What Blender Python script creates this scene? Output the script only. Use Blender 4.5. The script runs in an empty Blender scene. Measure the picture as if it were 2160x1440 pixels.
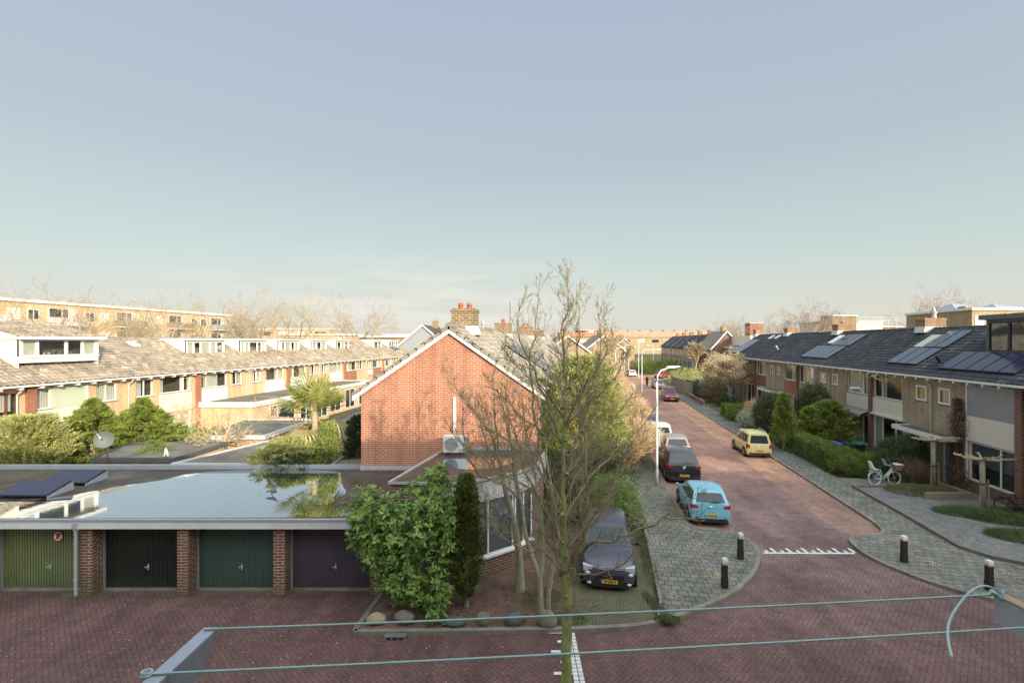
import bpy, math, random
import numpy as np
from mathutils import Vector, Matrix
R = math.radians
K = 0.1588                      # the street runs K metres to the side for every metre of depth
scene = bpy.context.scene
col = scene.collection
rnd = random.Random(7)

# ------------------------------------------------------------------ mesh builder
class MB:
    def __init__(s): s.v = []; s.f = []; s.m = []; s.mi = 0
    def face(s, *pts):
        b = len(s.v); s.v.extend([tuple(p) for p in pts]); s.f.append(tuple(range(b, b+len(pts)))); s.m.append(s.mi)
    def add(s, vs, fs):
        b = len(s.v); s.v.extend([tuple(p) for p in vs])
        for f in fs: s.f.append(tuple(i+b for i in f)); s.m.append(s.mi)
    def hexa(s, c):            # 8 corners: bottom 4 then top 4, both counter-clockwise
        s.add(c, [(3,2,1,0),(4,5,6,7),(0,1,5,4),(1,2,6,5),(2,3,7,6),(3,0,4,7)])
    def box(s, x0, x1, y0, y1, z0, z1):
        s.hexa([(x0,y0,z0),(x1,y0,z0),(x1,y1,z0),(x0,y1,z0),(x0,y0,z1),(x1,y0,z1),(x1,y1,z1),(x0,y1,z1)])
    def fbox(s, P, v0, v1, w0, w1, z0, z1):   # box in a facade frame P(v, w, z)
        s.hexa([P(v0,w0,z0),P(v1,w0,z0),P(v1,w1,z0),P(v0,w1,z0),P(v0,w0,z1),P(v1,w0,z1),P(v1,w1,z1),P(v0,w1,z1)])
    def tube(s, pts, rad, n=5, cap=True):
        pts = [Vector(p) for p in pts]; b = len(s.v); k = len(pts); up = None
        for i, p in enumerate(pts):
            t = (pts[min(i+1,k-1)]-pts[max(i-1,0)])
            t = t.normalized() if t.length > 1e-9 else Vector((0,0,1))
            if up is None: up = t.orthogonal().normalized()
            else:
                up = up - t*up.dot(t)
                up = up.normalized() if up.length > 1e-6 else t.orthogonal().normalized()
            q = t.cross(up); r = rad[i] if isinstance(rad,(list,tuple)) else rad
            for j in range(n):
                a = 2*math.pi*j/n; s.v.append(tuple(p+up*(r*math.cos(a))+q*(r*math.sin(a))))
        for i in range(k-1):
            for j in range(n):
                j2 = (j+1)%n; s.f.append((b+i*n+j,b+i*n+j2,b+(i+1)*n+j2,b+(i+1)*n+j)); s.m.append(s.mi)
        if cap:
            s.f.append(tuple(b+j for j in range(n))[::-1]); s.m.append(s.mi)
            s.f.append(tuple(b+(k-1)*n+j for j in range(n))); s.m.append(s.mi)
    def cyl(s, p0, p1, r, n=12, r2=None): s.tube([p0,p1],[r, r if r2 is None else r2], n)
    def lathe(s, prof, c=(0,0,0), n=16):      # profile (r, z)
        b = len(s.v)
        for r, z in prof:
            for j in range(n):
                a = 2*math.pi*j/n; s.v.append((c[0]+r*math.cos(a), c[1]+r*math.sin(a), c[2]+z))
        for i in range(len(prof)-1):
            for j in range(n):
                j2=(j+1)%n; s.f.append((b+i*n+j,b+i*n+j2,b+(i+1)*n+j2,b+(i+1)*n+j)); s.m.append(s.mi)
    def poly(s, pts, z0, z1):                 # extruded polygon with a top (and sides when z1>z0)
        n=len(pts)
        area=sum(pts[i][0]*pts[(i+1)%n][1]-pts[(i+1)%n][0]*pts[i][1] for i in range(n))
        if area<0: pts=pts[::-1]
        s.face(*[(p[0],p[1],z1) for p in pts])
        if z0 is not None:
            for i in range(n):
                a=pts[i]; c=pts[(i+1)%n]
                s.face((a[0],a[1],z0),(c[0],c[1],z0),(c[0],c[1],z1),(a[0],a[1],z1))
    def build(s, name, mats, parent=None, local=False, uv=True, smooth=False, **props):
        """ONE mesh object. local=False: the vertices are world points, moved into the parent's frame."""
        me = bpy.data.meshes.new(name)
        V = np.array(s.v, dtype=np.float64).reshape(-1,3)
        W = V.copy()
        if parent is not None and not local:
            V = V - np.array(world_loc(parent))
        me.from_pydata([tuple(x) for x in V], [], s.f)
        if not isinstance(mats,(list,tuple)): mats=[mats]
        for m in mats: me.materials.append(m)
        if len(mats) > 1: me.polygons.foreach_set('material_index', np.array(s.m, dtype=np.int32))
        if smooth: me.polygons.foreach_set('use_smooth', np.ones(len(s.f), dtype=bool))
        if uv and len(s.f):
            nf=len(s.f); nrm=np.empty(nf*3); me.polygons.foreach_get('normal', nrm); nrm=nrm.reshape(-1,3)
            t=np.stack([-nrm[:,1], nrm[:,0], np.zeros(nf)],1)
            ln=np.linalg.norm(t,axis=1); flat=ln<0.02
            t[flat]=(1,0,0); ln[flat]=1; t/=ln[:,None]
            b=np.cross(nrm,t)
            lt=np.empty(nf,dtype=np.int32); me.polygons.foreach_get('loop_total', lt)
            li=np.empty(len(me.loops),dtype=np.int32); me.loops.foreach_get('vertex_index', li)
            pi=np.repeat(np.arange(nf), lt)
            P=W[li]; U=np.stack([(P*t[pi]).sum(1),(P*b[pi]).sum(1)],1)
            ul=me.uv_layers.new(name='UVMap'); ul.data.foreach_set('uv', U.astype(np.float32).ravel())
        me.update()
        o = bpy.data.objects.new(name, me); col.objects.link(o)
        if parent is not None: o.parent = parent
        for k, v in props.items(): o[k] = v
        return o

def world_loc(o):
    x=Vector((0,0,0))
    while o is not None: x = x + o.location; o=o.parent
    return x
def tag(o, label=None, category=None, group=None, kind=None):
    if label: o['label']=label
    if category: o['category']=category
    if group: o['group']=group
    if kind: o['kind']=kind
    return o
def thing(name, label, category, loc=(0,0,0), rz=0, group=None):
    o=bpy.data.objects.new(name,None); col.objects.link(o); o.empty_display_size=.3
    o.location=loc; o.rotation_euler=(0,0,rz)
    return tag(o,label,category,group)
def copy_tree(o, parent=None):
    c=o.copy(); col.objects.link(c)
    if parent is not None: c.parent=parent
    for ch in list(o.children): copy_tree(ch,c)
    return c
def text_mesh(name, txt, size, mat, parent, loc, rot, extrude=0.002, bold=0.0):
    cu=bpy.data.curves.new('tmp','FONT'); cu.body=txt; cu.size=size; cu.align_x='CENTER'; cu.align_y='CENTER'; cu.extrude=extrude; cu.offset=bold
    t=bpy.data.objects.new('tmp',cu); col.objects.link(t)
    me=bpy.data.meshes.new_from_object(t.evaluated_get(bpy.context.evaluated_depsgraph_get()))
    bpy.data.objects.remove(t); bpy.data.curves.remove(cu)
    me.materials.clear(); me.materials.append(mat)
    o=bpy.data.objects.new(name,me); col.objects.link(o); o.parent=parent; o.location=loc; o.rotation_euler=rot
    return o

# ------------------------------------------------------------------ materials
class NT:
    def __init__(s, name):
        s.mat=bpy.data.materials.new(name); s.mat.use_nodes=True; s.nt=s.mat.node_tree; s.n=s.nt.nodes; s.l=s.nt.links
        s.bsdf=s.n['Principled BSDF']; s.out=s.n['Material Output']
    def node(s,t,**kw):
        x=s.n.new(t)
        for k,v in kw.items(): setattr(x,k,v)
        return x
    def link(s,a,b): s.l.new(a,b)
    def put(s,sock,val):
        if hasattr(val,'is_linked') or isinstance(val,bpy.types.NodeSocket): s.l.new(val,sock)
        else:
            if isinstance(val,(tuple,list)) and len(val)==3 and sock.type=='RGBA': val=(*val,1)
            sock.default_value=val
    def math(s,op,a,b=None,c=None):
        x=s.node('ShaderNodeMath',operation=op); s.put(x.inputs[0],a)
        if b is not None: s.put(x.inputs[1],b)
        if c is not None: s.put(x.inputs[2],c)
        return x.outputs[0]
    def mix(s,f,a,b,bt='MIX'):
        x=s.node('ShaderNodeMix',data_type='RGBA',blend_type=bt); s.put(x.inputs[0],f); s.put(x.inputs[6],a); s.put(x.inputs[7],b); return x.outputs[2]
    def uv(s): return s.node('ShaderNodeUVMap').outputs[0]
    def pos(s): return s.node('ShaderNodeNewGeometry').outputs['Position']
    def obj(s): return s.node('ShaderNodeTexCoord').outputs['Object']
    def mapv(s,v,scale=(1,1,1),rot=(0,0,0),loc=(0,0,0)):
        x=s.node('ShaderNodeMapping'); s.link(v,x.inputs[0]); x.inputs['Scale'].default_value=scale; x.inputs['Rotation'].default_value=rot; x.inputs['Location'].default_value=loc; return x.outputs[0]
    def noise(s,v,scale,detail=4,rough=.55,w=None):
        x=s.node('ShaderNodeTexNoise'); s.link(v,x.inputs['Vector']); x.inputs['Scale'].default_value=scale; x.inputs['Detail'].default_value=detail; x.inputs['Roughness'].default_value=rough; return x.outputs[0]
    def voro(s,v,scale,feature='F1',out=0):
        x=s.node('ShaderNodeTexVoronoi',feature=feature); s.link(v,x.inputs['Vector']); x.inputs['Scale'].default_value=scale; return x.outputs[out]
    def white(s,v):
        x=s.node('ShaderNodeTexWhiteNoise',noise_dimensions='2D'); s.link(v,x.inputs['Vector']); return x.outputs[0]
    def ramp(s,f,stops,interp='LINEAR'):
        x=s.node('ShaderNodeValToRGB'); x.color_ramp.interpolation=interp; e=x.color_ramp.elements
        while len(e)<len(stops): e.new(.5)
        for i,(p,c) in enumerate(stops):
            e[i].position=p
            if not isinstance(c,(tuple,list)): c=(c,c,c)
            e[i].color=(*c[:3],1)
        s.put(x.inputs[0],f); return x.outputs[0]
    def bump(s,h,strength=.5,dist=.02):
        x=s.node('ShaderNodeBump'); s.put(x.inputs['Height'],h); x.inputs['Strength'].default_value=strength; x.inputs['Distance'].default_value=dist
        s.link(x.outputs[0],s.bsdf.inputs['Normal']); return x.outputs[0]
    def set(s,col=None,rough=None,metal=None,spec=None,**kw):
        b=s.bsdf.inputs
        if col is not None: s.put(b['Base Color'],col)
        if rough is not None: s.put(b['Roughness'],rough)
        if metal is not None: b['Metallic'].default_value=metal
        if spec is not None: s.put(b['Specular IOR Level'],spec)
        for k,v in kw.items(): s.put(b[k.replace('_',' ')],v)
        return s.mat

def m_plain(name, c, rough=.6, var=.12, scale=3., spec=.4, metal=0, bump=0, coord='obj', coat=0):
    t=NT(name); v=t.obj() if coord=='obj' else t.pos()
    n=t.noise(v,scale,5,.6); n2=t.noise(v,scale*9,3,.6)
    f=t.math('ADD',t.math('MULTIPLY',n,.7),t.math('MULTIPLY',n2,.3))
    lo=tuple(x*(1-var) for x in c); hi=tuple(min(1,x*(1+var)) for x in c)
    cc=t.ramp(f,[(.3,lo),(.7,hi)])
    if bump: t.bump(n2,bump,.01)
    t.set(cc,t.math('ADD',rough-.06,t.math('MULTIPLY',n2,.12)),metal,spec)
    if coat: t.bsdf.inputs['Coat Weight'].default_value=coat; t.bsdf.inputs['Coat Roughness'].default_value=.04
    return t.mat

def m_brick(name, c1, c2, mortar, h=.1, l=.3, ms=.018, dirt=.25, green=0.0):
    t=NT(name); uv=t.uv()
    b=t.node('ShaderNodeTexBrick'); b.offset=.5; t.link(uv,b.inputs['Vector'])
    b.inputs['Scale'].default_value=1; b.inputs['Brick Width'].default_value=l; b.inputs['Row Height'].default_value=h
    b.inputs['Mortar Size'].default_value=ms; b.inputs['Mortar Smooth'].default_value=.25; b.inputs['Bias'].default_value=0
    b.inputs['Color1'].default_value=(*c1,1); b.inputs['Color2'].default_value=(*c2,1); b.inputs['Mortar'].default_value=(*mortar,1)
    p=t.pos(); n=t.noise(p,.45,5,.6); n3=t.noise(p,14,3,.7)
    d=t.ramp(n,[(.3,(1-dirt,)*3),(.7,(1.08,1.06,1.03))])
    c=t.mix(1,b.outputs[0],d,'MULTIPLY')
    c=t.mix(1,c,t.ramp(n3,[(.3,(.88,.88,.88)),(.7,(1.08,1.08,1.08))]),'MULTIPLY')
    c=t.mix(1,c,t.ramp(t.noise(t.mapv(p,(2.2,2.2,.22)),1.0,5,.65),[(.35,(.80,.78,.77)),(.6,(1.05,1.05,1.05))]),'MULTIPLY')
    if green:
        z=t.node('ShaderNodeSeparateXYZ'); t.link(p,z.inputs[0])
        g=t.math('MULTIPLY',t.ramp(z.outputs[2],[(0.0,1.0),(1.0,0.0)]),t.ramp(n,[(.35,0),(.65,green)]))
        c=t.mix(g,c,(.07,.09,.035))
    t.bump(t.math('SUBTRACT',1,b.outputs[1]),.6,.01)
    return t.set(c,.88,0,.25)

def m_herring(name, size, rot, c1, c2, joint, moss=.4, wear=(1,1,1), light=.25):
    """herringbone clay pavers worked out in nodes from the ground position"""
    t=NT(name); p=t.pos(); v=t.mapv(p,(1/size,1/size,1),(0,0,rot)); s=t.node('ShaderNodeSeparateXYZ'); t.link(v,s.inputs[0])
    x,y=s.outputs[0],s.outputs[1]
    i=t.math('FLOOR',x); j=t.math('FLOOR',y); fx=t.math('FRACT',x); fy=t.math('FRACT',y)
    m=t.math('FLOORED_MODULO',t.math('SUBTRACT',i,j),4)
    def eq(k): return t.math('COMPARE',m,float(k),.1)
    e0,e1,e2,e3=[eq(k) for k in range(4)]
    dl=t.math('ADD',fx,e1); dr=t.math('ADD',t.math('SUBTRACT',1,fx),e0)
    db=t.math('ADD',fy,e2); dt=t.math('ADD',t.math('SUBTRACT',1,fy),e3)
    d=t.math('MINIMUM',t.math('MINIMUM',dl,dr),t.math('MINIMUM',db,dt))
    idx=t.node('ShaderNodeCombineXYZ'); t.link(t.math('SUBTRACT',i,e1),idx.inputs[0]); t.link(t.math('SUBTRACT',j,e2),idx.inputs[1])
    w=t.white(idx.outputs[0])
    jm=t.ramp(d,[(.035,1),(.11,0)])
    n=t.noise(p,.35,6,.6); n2=t.noise(p,2.2,5,.65); n3=t.noise(p,40,3,.7)
    c=t.ramp(w,[(0,c1),(.5,tuple((a+b)/2 for a,b in zip(c1,c2))),(1,c2)])
    c=t.mix(1,c,t.ramp(n3,[(.3,(.85,)*3),(.7,(1.12,)*3)]),'MULTIPLY')
    c=t.mix(jm,c,joint)
    c=t.mix(1,c,t.ramp(n,[(.3,(1-light,)*3),(.7,(1+light,)*3)]),'MULTIPLY')
    c=t.mix(t.math('MULTIPLY',t.ramp(n2,[(.5,0),(.75,moss)]),1),c,(.05,.055,.03))
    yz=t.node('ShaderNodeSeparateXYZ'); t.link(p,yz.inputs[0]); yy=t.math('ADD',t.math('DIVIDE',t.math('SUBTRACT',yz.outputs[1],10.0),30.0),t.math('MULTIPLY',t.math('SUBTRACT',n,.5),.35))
    c=t.mix(1,c,t.ramp(yy,[(.10,(.66,.58,.58)),(.32,(.95,.97,1.02)),(.56,(1.15,1.15,1.12)),(.68,(1.75,1.6,1.32)),(1,(1.75,1.6,1.3))]),'MULTIPLY')  # far pavers gained towards orange: the sunlit stretch of road put into the colour
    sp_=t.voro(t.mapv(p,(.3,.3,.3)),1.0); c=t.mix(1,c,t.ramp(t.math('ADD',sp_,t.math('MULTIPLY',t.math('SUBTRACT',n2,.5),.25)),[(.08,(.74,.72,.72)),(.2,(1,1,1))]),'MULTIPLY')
    tr1=t.noise(t.mapv(p,(1.1,.12,1),(0,0,math.atan(K))),1.0,4,.6); c=t.mix(1,c,t.ramp(tr1,[(.35,(.82,.80,.80)),(.62,(1.1,1.08,1.06))]),'MULTIPLY')
    t.bump(t.math('SUBTRACT',1,jm),.35,.008)
    return t.set(c,t.ramp(n2,[(.3,.62),(.7,.85)]),0,.35)

def m_tiles(name, c1, c2, joint, w=.3, h=.3, moss=.5, debris=0., rotD=True, off=.5):
    """rectangular paving slabs lying along the street"""
    t=NT(name); p=t.pos(); v=t.mapv(p,(1,1,1),(0,0,math.atan(K) if rotD else 0))
    b=t.node('ShaderNodeTexBrick'); b.offset=off; t.link(v,b.inputs['Vector'])
    b.inputs['Scale'].default_value=1; b.inputs['Brick Width'].default_value=w; b.inputs['Row Height'].default_value=h
    b.inputs['Mortar Size'].default_value=.016; b.inputs['Mortar Smooth'].default_value=.2
    b.inputs['Color1'].default_value=(*c1,1); b.inputs['Color2'].default_value=(*c2,1); b.inputs['Mortar'].default_value=(*joint,1)
    n=t.noise(p,.6,6,.65); n2=t.noise(p,30,4,.7); n4=t.noise(p,3.,5,.7)
    c=t.mix(1,b.outputs[0],t.ramp(n2,[(.3,(.86,)*3),(.7,(1.12,)*3)]),'MULTIPLY')
    c=t.mix(t.ramp(n4,[(.42,0),(.7,moss)]),c,(.055,.065,.035))
    c=t.mix(1,c,t.ramp(n,[(.3,(.8,)*3),(.7,(1.2,)*3)]),'MULTIPLY')
    if debris:
        vo=t.voro(p,26); f=t.math('MULTIPLY',t.math('LESS_THAN',vo,.16),t.ramp(t.noise(p,1.3,4),[(.42,0),(.6,1)]))
        c=t.mix(t.math('MULTIPLY',f,debris),c,(.42,.38,.3))
    t.bump(t.math('ADD',b.outputs[1],n2),-.3,.008)
    return t.set(c,.9,0,.2)

def m_rooftile(name, c1, c2, c3, tw=.3, th=.34, lichen=.4):
    t=NT(name); uv=t.uv(); s=t.node('ShaderNodeSeparateXYZ'); t.link(uv,s.inputs[0])
    ix=t.math('FLOOR',t.math('DIVIDE',s.outputs[0],tw)); iy=t.math('FLOOR',t.math('DIVIDE',s.outputs[1],th))
    cb=t.node('ShaderNodeCombineXYZ'); t.link(ix,cb.inputs[0]); t.link(iy,cb.inputs[1]); w=t.white(cb.outputs[0])
    p=t.pos(); n=t.noise(p,.5,5,.65); n2=t.noise(p,9,5,.7)
    c=t.ramp(w,[(0,c1),(.45,c2),(.85,c2),(1,c3)])
    c=t.mix(t.ramp(n2,[(.45,0),(.75,lichen)]),c,tuple(min(1,x*1.5) for x in c3))
    c=t.mix(1,c,t.ramp(n,[(.3,(.75,)*3),(.7,(1.2,)*3)]),'MULTIPLY')
    t.bump(n2,.4,.01)
    return t.set(c,.9,0,.2)

def m_leaf(name, c1, c2, c3=None, rough=.55, trans=.25, scale=2.0):
    """leaves: light and dark clumps by position, each leaf a bit different"""
    t=NT(name); p=t.pos(); n=t.noise(p,scale,3,.6); w=t.noise(p,38,2,.5)
    f=t.math('ADD',t.math('MULTIPLY',n,.6),t.math('MULTIPLY',w,.4))
    c=t.ramp(f,[(.34,c1),(.52,c2),(.68,c3 or tuple(min(1,x*1.35) for x in c2))])
    t.set(c,rough,0,.35)
    tr=t.node('ShaderNodeBsdfTranslucent'); t.link(c,tr.inputs[0])
    mx=t.node('ShaderNodeMixShader'); mx.inputs[0].default_value=trans
    t.link(t.bsdf.outputs[0],mx.inputs[1]); t.link(tr.outputs[0],mx.inputs[2]); t.link(mx.outputs[0],t.out.inputs[0])
    return t.mat

def m_bark(name, c1, c2, moss, mossamt=.5):
    t=NT(name); p=t.pos(); v=t.mapv(p,(1,1,.35)); n=t.noise(v,14,5,.7); n2=t.noise(p,2.3,4,.6); n3=t.noise(p,25,3,.7)
    c=t.ramp(n,[(.3,c1),(.7,c2)])
    g=t.math('MULTIPLY',t.ramp(n2,[(.42,0),(.6,1)]),t.ramp(n3,[(.35,.2),(.65,1)]))
    c=t.mix(t.math('MULTIPLY',g,mossamt),c,moss)
    t.bump(n,.6,.02)
    return t.set(c,.9,0,.2)

def m_glass(name, tint=(.86,.89,.89), reflect=.14, through=True):
    t=NT(name)
    if through:
        tr=t.node('ShaderNodeBsdfTransparent'); tr.inputs[0].default_value=(*tint,1)
        gl=t.node('ShaderNodeBsdfGlossy'); gl.inputs['Roughness'].default_value=.02; gl.inputs[0].default_value=(.95,.97,1,1)
        p=t.pos(); n=t.noise(p,1.2,2,.5); bp=t.node('ShaderNodeBump'); t.link(n,bp.inputs['Height']); bp.inputs['Strength'].default_value=.05; bp.inputs['Distance'].default_value=.05
        t.link(bp.outputs[0],gl.inputs['Normal'])
        lw=t.node('ShaderNodeLayerWeight'); lw.inputs[0].default_value=.5
        f=t.math('ADD',t.math('MULTIPLY',t.math('POWER',lw.outputs['Facing'],4.0),.8),reflect)
        mx=t.node('ShaderNodeMixShader'); t.link(f,mx.inputs[0]); t.link(tr.outputs[0],mx.inputs[1]); t.link(gl.outputs[0],mx.inputs[2])
        t.link(mx.outputs[0],t.out.inputs[0]); return t.mat
    p=t.pos(); n=t.noise(p,1.2,2,.5); t.bump(n,.1,.05)
    return t.set(tint,.05,0,.45)

def m_carpaint(name, c, rough=.32):
    t=NT(name); p=t.obj(); n=t.noise(p,3,5,.6); n2=t.noise(p,60,3,.6)
    z=t.node('ShaderNodeSeparateXYZ'); t.link(p,z.inputs[0])
    cc=t.mix(1,c,t.ramp(n,[(.3,(.93,)*3),(.7,(1.04,)*3)]),'MULTIPLY')
    low=t.ramp(z.outputs[2],[(.2,.35),(.55,0)])
    cc=t.mix(t.math('MULTIPLY',low,n),cc,(.14,.12,.1))
    m=t.set(cc,t.math('ADD',rough-.03,t.math('MULTIPLY',n2,.08)),0,.5)
    t.bsdf.inputs['Coat Weight'].default_value=.6; t.bsdf.inputs['Coat Roughness'].default_value=.05
    return m

M={}
# brickwork
M['brick_orange']=m_brick('orange_red_brick',(.50,.195,.115),(.42,.16,.095),(.60,.44,.33),.088,.26,.011,.16)
M['brick_garage']=m_brick('dark_red_brick',(.27,.11,.08),(.18,.08,.06),(.56,.47,.40),.09,.27,.012,.3,.8)
M['brick_yellow']=m_brick('sand_brick',(.76,.50,.29),(.66,.42,.24),(.72,.56,.38),.09,.26,.012,.12)
M['brick_tan']=m_brick('brown_tan_brick',(.46,.375,.255),(.36,.29,.20),(.44,.37,.28),.085,.26,.012,.18,.4)
M['brick_red']=m_brick('red_brick',(.44,.13,.07),(.33,.10,.06),(.46,.32,.24),.09,.26,.012,.2)
M['brick_brown']=m_brick('brown_red_brick',(.24,.10,.065),(.16,.075,.05),(.34,.27,.22),.09,.26,.012,.25)
M['brick_buff']=m_brick('buff_brick',(.42,.33,.21),(.36,.28,.18),(.40,.33,.24),.1,.3,.012,.1)
M['brick_rust']=m_brick('rust_brown_brick',(.40,.22,.12),(.28,.15,.085),(.42,.33,.24),.1,.28,.016,.3)
M['brick_chimney']=m_brick('weathered_chimney_brick',(.32,.2,.11),(.20,.12,.07),(.45,.38,.26),.105,.3,.02,.35)
# roofs
M['tile_old']=m_rooftile('weathered_grey_pantile',(.16,.13,.10),(.29,.235,.175),(.44,.37,.28))
M['tile_dark']=m_rooftile('anthracite_pantile',(.035,.037,.042),(.055,.058,.062),(.10,.10,.10),.3,.34,.12)
M['tile_mid']=m_rooftile('brown_grey_pantile',(.18,.155,.13),(.27,.235,.19),(.38,.33,.27))
M['tile_far']=m_rooftile('dark_far_tile',(.05,.05,.05),(.075,.075,.072),(.11,.10,.09))
M['tile_orange']=m_rooftile('orange_tile',(.50,.22,.14),(.56,.26,.17),(.60,.30,.20))
# trim
M['white']=m_plain('white_paint',(.76,.74,.70),.45,.06,2)
M['white_dull']=m_plain('aged_white_paint',(.56,.56,.53),.5,.12,2)
M['cream']=m_plain('cream_panel',(.70,.64,.53),.5,.06,2)
M['palegreen']=m_plain('pale_green_panel',(.52,.56,.43),.5,.05,2)
M['fascia']=m_plain('grey_white_fascia',(.60,.60,.585),.5,.14,1.5)
M['grey_panel']=m_plain('grey_panel',(.30,.31,.33),.5,.1,2)
M['anthracite']=m_plain('anthracite_cladding',(.10,.11,.115),.5,.12,2)
M['dark']=m_plain('near_black',(.02,.02,.022),.5,.2,3)
M['room']=m_plain('dark_room_interior',(.13,.12,.10),.9,.5,.8)
M['curtain']=m_plain('net_curtain',(.62,.58,.50),.9,.12,5)
M['curtain_green']=m_plain('pale_green_curtain',(.42,.48,.40),.9,.1,4)
M['curtain_ochre']=m_plain('ochre_blind',(.55,.36,.12),.8,.1,4)
M['blind_dark']=m_plain('dark_blind',(.09,.12,.125),.6,.2,3)
M['brownframe']=m_plain('brown_window_frame',(.16,.07,.045),.5,.12,3)
M['metal']=m_plain('galvanised_metal',(.55,.57,.58),.4,.1,3,.5,.35)
M['zinc']=m_plain('grey_zinc_pipe',(.40,.42,.45),.45,.12,3,.5,.2)
M['lead']=m_plain('lead_flashing',(.40,.43,.47),.5,.2,2,.4,.2)
M['concrete']=m_plain('kerb_concrete',(.20,.19,.15),.9,.45,1.6,.2,0,.4,'pos')
M['concrete_dark']=m_plain('dark_kerb_concrete',(.17,.155,.135),.9,.3,2,.2,0,.4,'pos')
M['glass']=m_glass('window_glass')
M['glass_dark']=m_glass('dark_glass',(.03,.035,.04),.15,False)
M['glass_car']=m_glass('car_glass',(.035,.045,.055),.2,False)
M['solar']=None
def m_solar(name,c,line=(.10,.12,.15)):
    t=NT(name); uv=t.uv(); b=t.node('ShaderNodeTexBrick'); b.offset=0; t.link(uv,b.inputs['Vector'])
    b.inputs['Scale'].default_value=1; b.inputs['Brick Width'].default_value=.165; b.inputs['Row Height'].default_value=.165; b.inputs['Mortar Size'].default_value=.004
    b.inputs['Color1'].default_value=(*c,1); b.inputs['Color2'].default_value=(*[x*1.1 for x in c],1); b.inputs['Mortar'].default_value=(*line,1)
    n=t.noise(t.pos(),1.5,5,.6)
    return t.set(b.outputs[0],t.ramp(n,[(.3,.12),(.7,.17)]),0,.5)
M['solar']=m_solar('solar_cells',(.055,.075,.10),(.052,.071,.095))
M['solar_blue']=m_solar('solar_cells_violet',(.030,.031,.060),(.033,.034,.064))

def m_flatroof():
    t=NT('bitumen_flat_roof'); p=t.pos(); n=t.noise(p,.55,6,.6); n2=t.noise(p,22,4,.7); n3=t.noise(t.mapv(p,(1,1,1),(0,0,0),(7,3,0)),1.1,6,.65)
    c=t.ramp(n,[(.3,(.035,.030,.028)),(.55,(.075,.055,.042)),(.75,(.11,.09,.05))])
    c=t.mix(t.ramp(n3,[(.55,0),(.75,.55)]),c,(.10,.115,.04))
    b=t.node('ShaderNodeTexBrick'); b.offset=.4; t.link(t.mapv(p,(1,1,1),(0,0,R(90))),b.inputs['Vector']); b.inputs['Scale'].default_value=1; b.inputs['Brick Width'].default_value=4.2; b.inputs['Row Height'].default_value=1.0; b.inputs['Mortar Size'].default_value=.012; c=t.mix(t.math('MULTIPLY',b.outputs[1],.75),c,(.012,.011,.01))
    t.bump(t.math('ADD',n2,t.math('MULTIPLY',b.outputs[1],-1.5)),.3,.01)
    return t.set(c,t.ramp(n3,[(.35,.22),(.6,.75)]),0,.5)
M['bitumen']=m_flatroof()
def m_feltroof():
    t=NT('dry_roofing_felt'); p=t.pos(); n=t.noise(p,.8,6,.6); n2=t.noise(p,22,4,.7)
    c=t.ramp(n,[(.3,(.10,.092,.08)),(.5,(.16,.145,.12)),(.75,(.26,.23,.12))])
    t.bump(n2,.25,.01); return t.set(c,.8,0,.3)
M['felt']=m_feltroof()
def m_water():
    t=NT('shallow_rainwater'); p=t.pos(); n=t.noise(t.mapv(p,(1,2.2,1)),2.2,3,.5); n2=t.noise(p,.5,4)
    t.bump(n,.035,.02)
    t.set((.035,.032,.028),.015,0,.5); t.bsdf.inputs['IOR'].default_value=1.33
    gl=t.node('ShaderNodeBsdfGlossy'); gl.inputs['Roughness'].default_value=.035; gl.inputs[0].default_value=(.88,.94,1.0,1)
    nb=[x for x in t.n if x.type=='BUMP'][0]; t.link(nb.outputs[0],gl.inputs['Normal'])
    fr=t.node('ShaderNodeFresnel'); fr.inputs[0].default_value=1.5
    mx=t.node('ShaderNodeMixShader'); t.link(t.math('MINIMUM',t.math('ADD',t.math('MULTIPLY',fr.outputs[0],.7),.52),1),mx.inputs[0]); t.link(t.bsdf.outputs[0],mx.inputs[1]); t.link(gl.outputs[0],mx.inputs[2]); t.link(mx.outputs[0],t.out.inputs[0])
    return t.mat
M['water']=m_water()
def m_corr(name,c,c2,w=.075,green=0):
    """vertical ribs of an up-and-over garage door"""
    t=NT(name); p=t.pos(); n=t.noise(p,1.2,5,.6); n2=t.noise(t.mapv(p,(6,6,.6)),1.2,4,.6); n3=t.noise(p,14,4,.7)
    cc=t.ramp(n,[(.3,c),(.7,c2)])
    cc=t.mix(t.ramp(n2,[(.55,0),(.8,.35)]),cc,tuple(x*.5 for x in c))
    z=t.node('ShaderNodeSeparateXYZ'); t.link(p,z.inputs[0])
    low=t.ramp(z.outputs[2],[(.05,.7),(.5,0)])
    cc=t.mix(t.math('MULTIPLY',low,n3),cc,(.06,.055,.035))
    if green: cc=t.mix(t.ramp(n3,[(.6,0),(.8,.5)]),cc,(.30,.28,.10))
    return t.set(cc,.5,0,.4)
M['door_olive']=m_corr('olive_green_door',(.115,.145,.06),(.175,.205,.095),green=1)
M['door_black']=m_corr('black_green_door',(.014,.019,.014),(.020,.028,.020))
M['door_teal']=m_corr('dark_green_door',(.05,.085,.068),(.065,.11,.086))
M['door_violet']=m_corr('aubergine_door',(.075,.062,.078),(.10,.084,.105))
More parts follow.
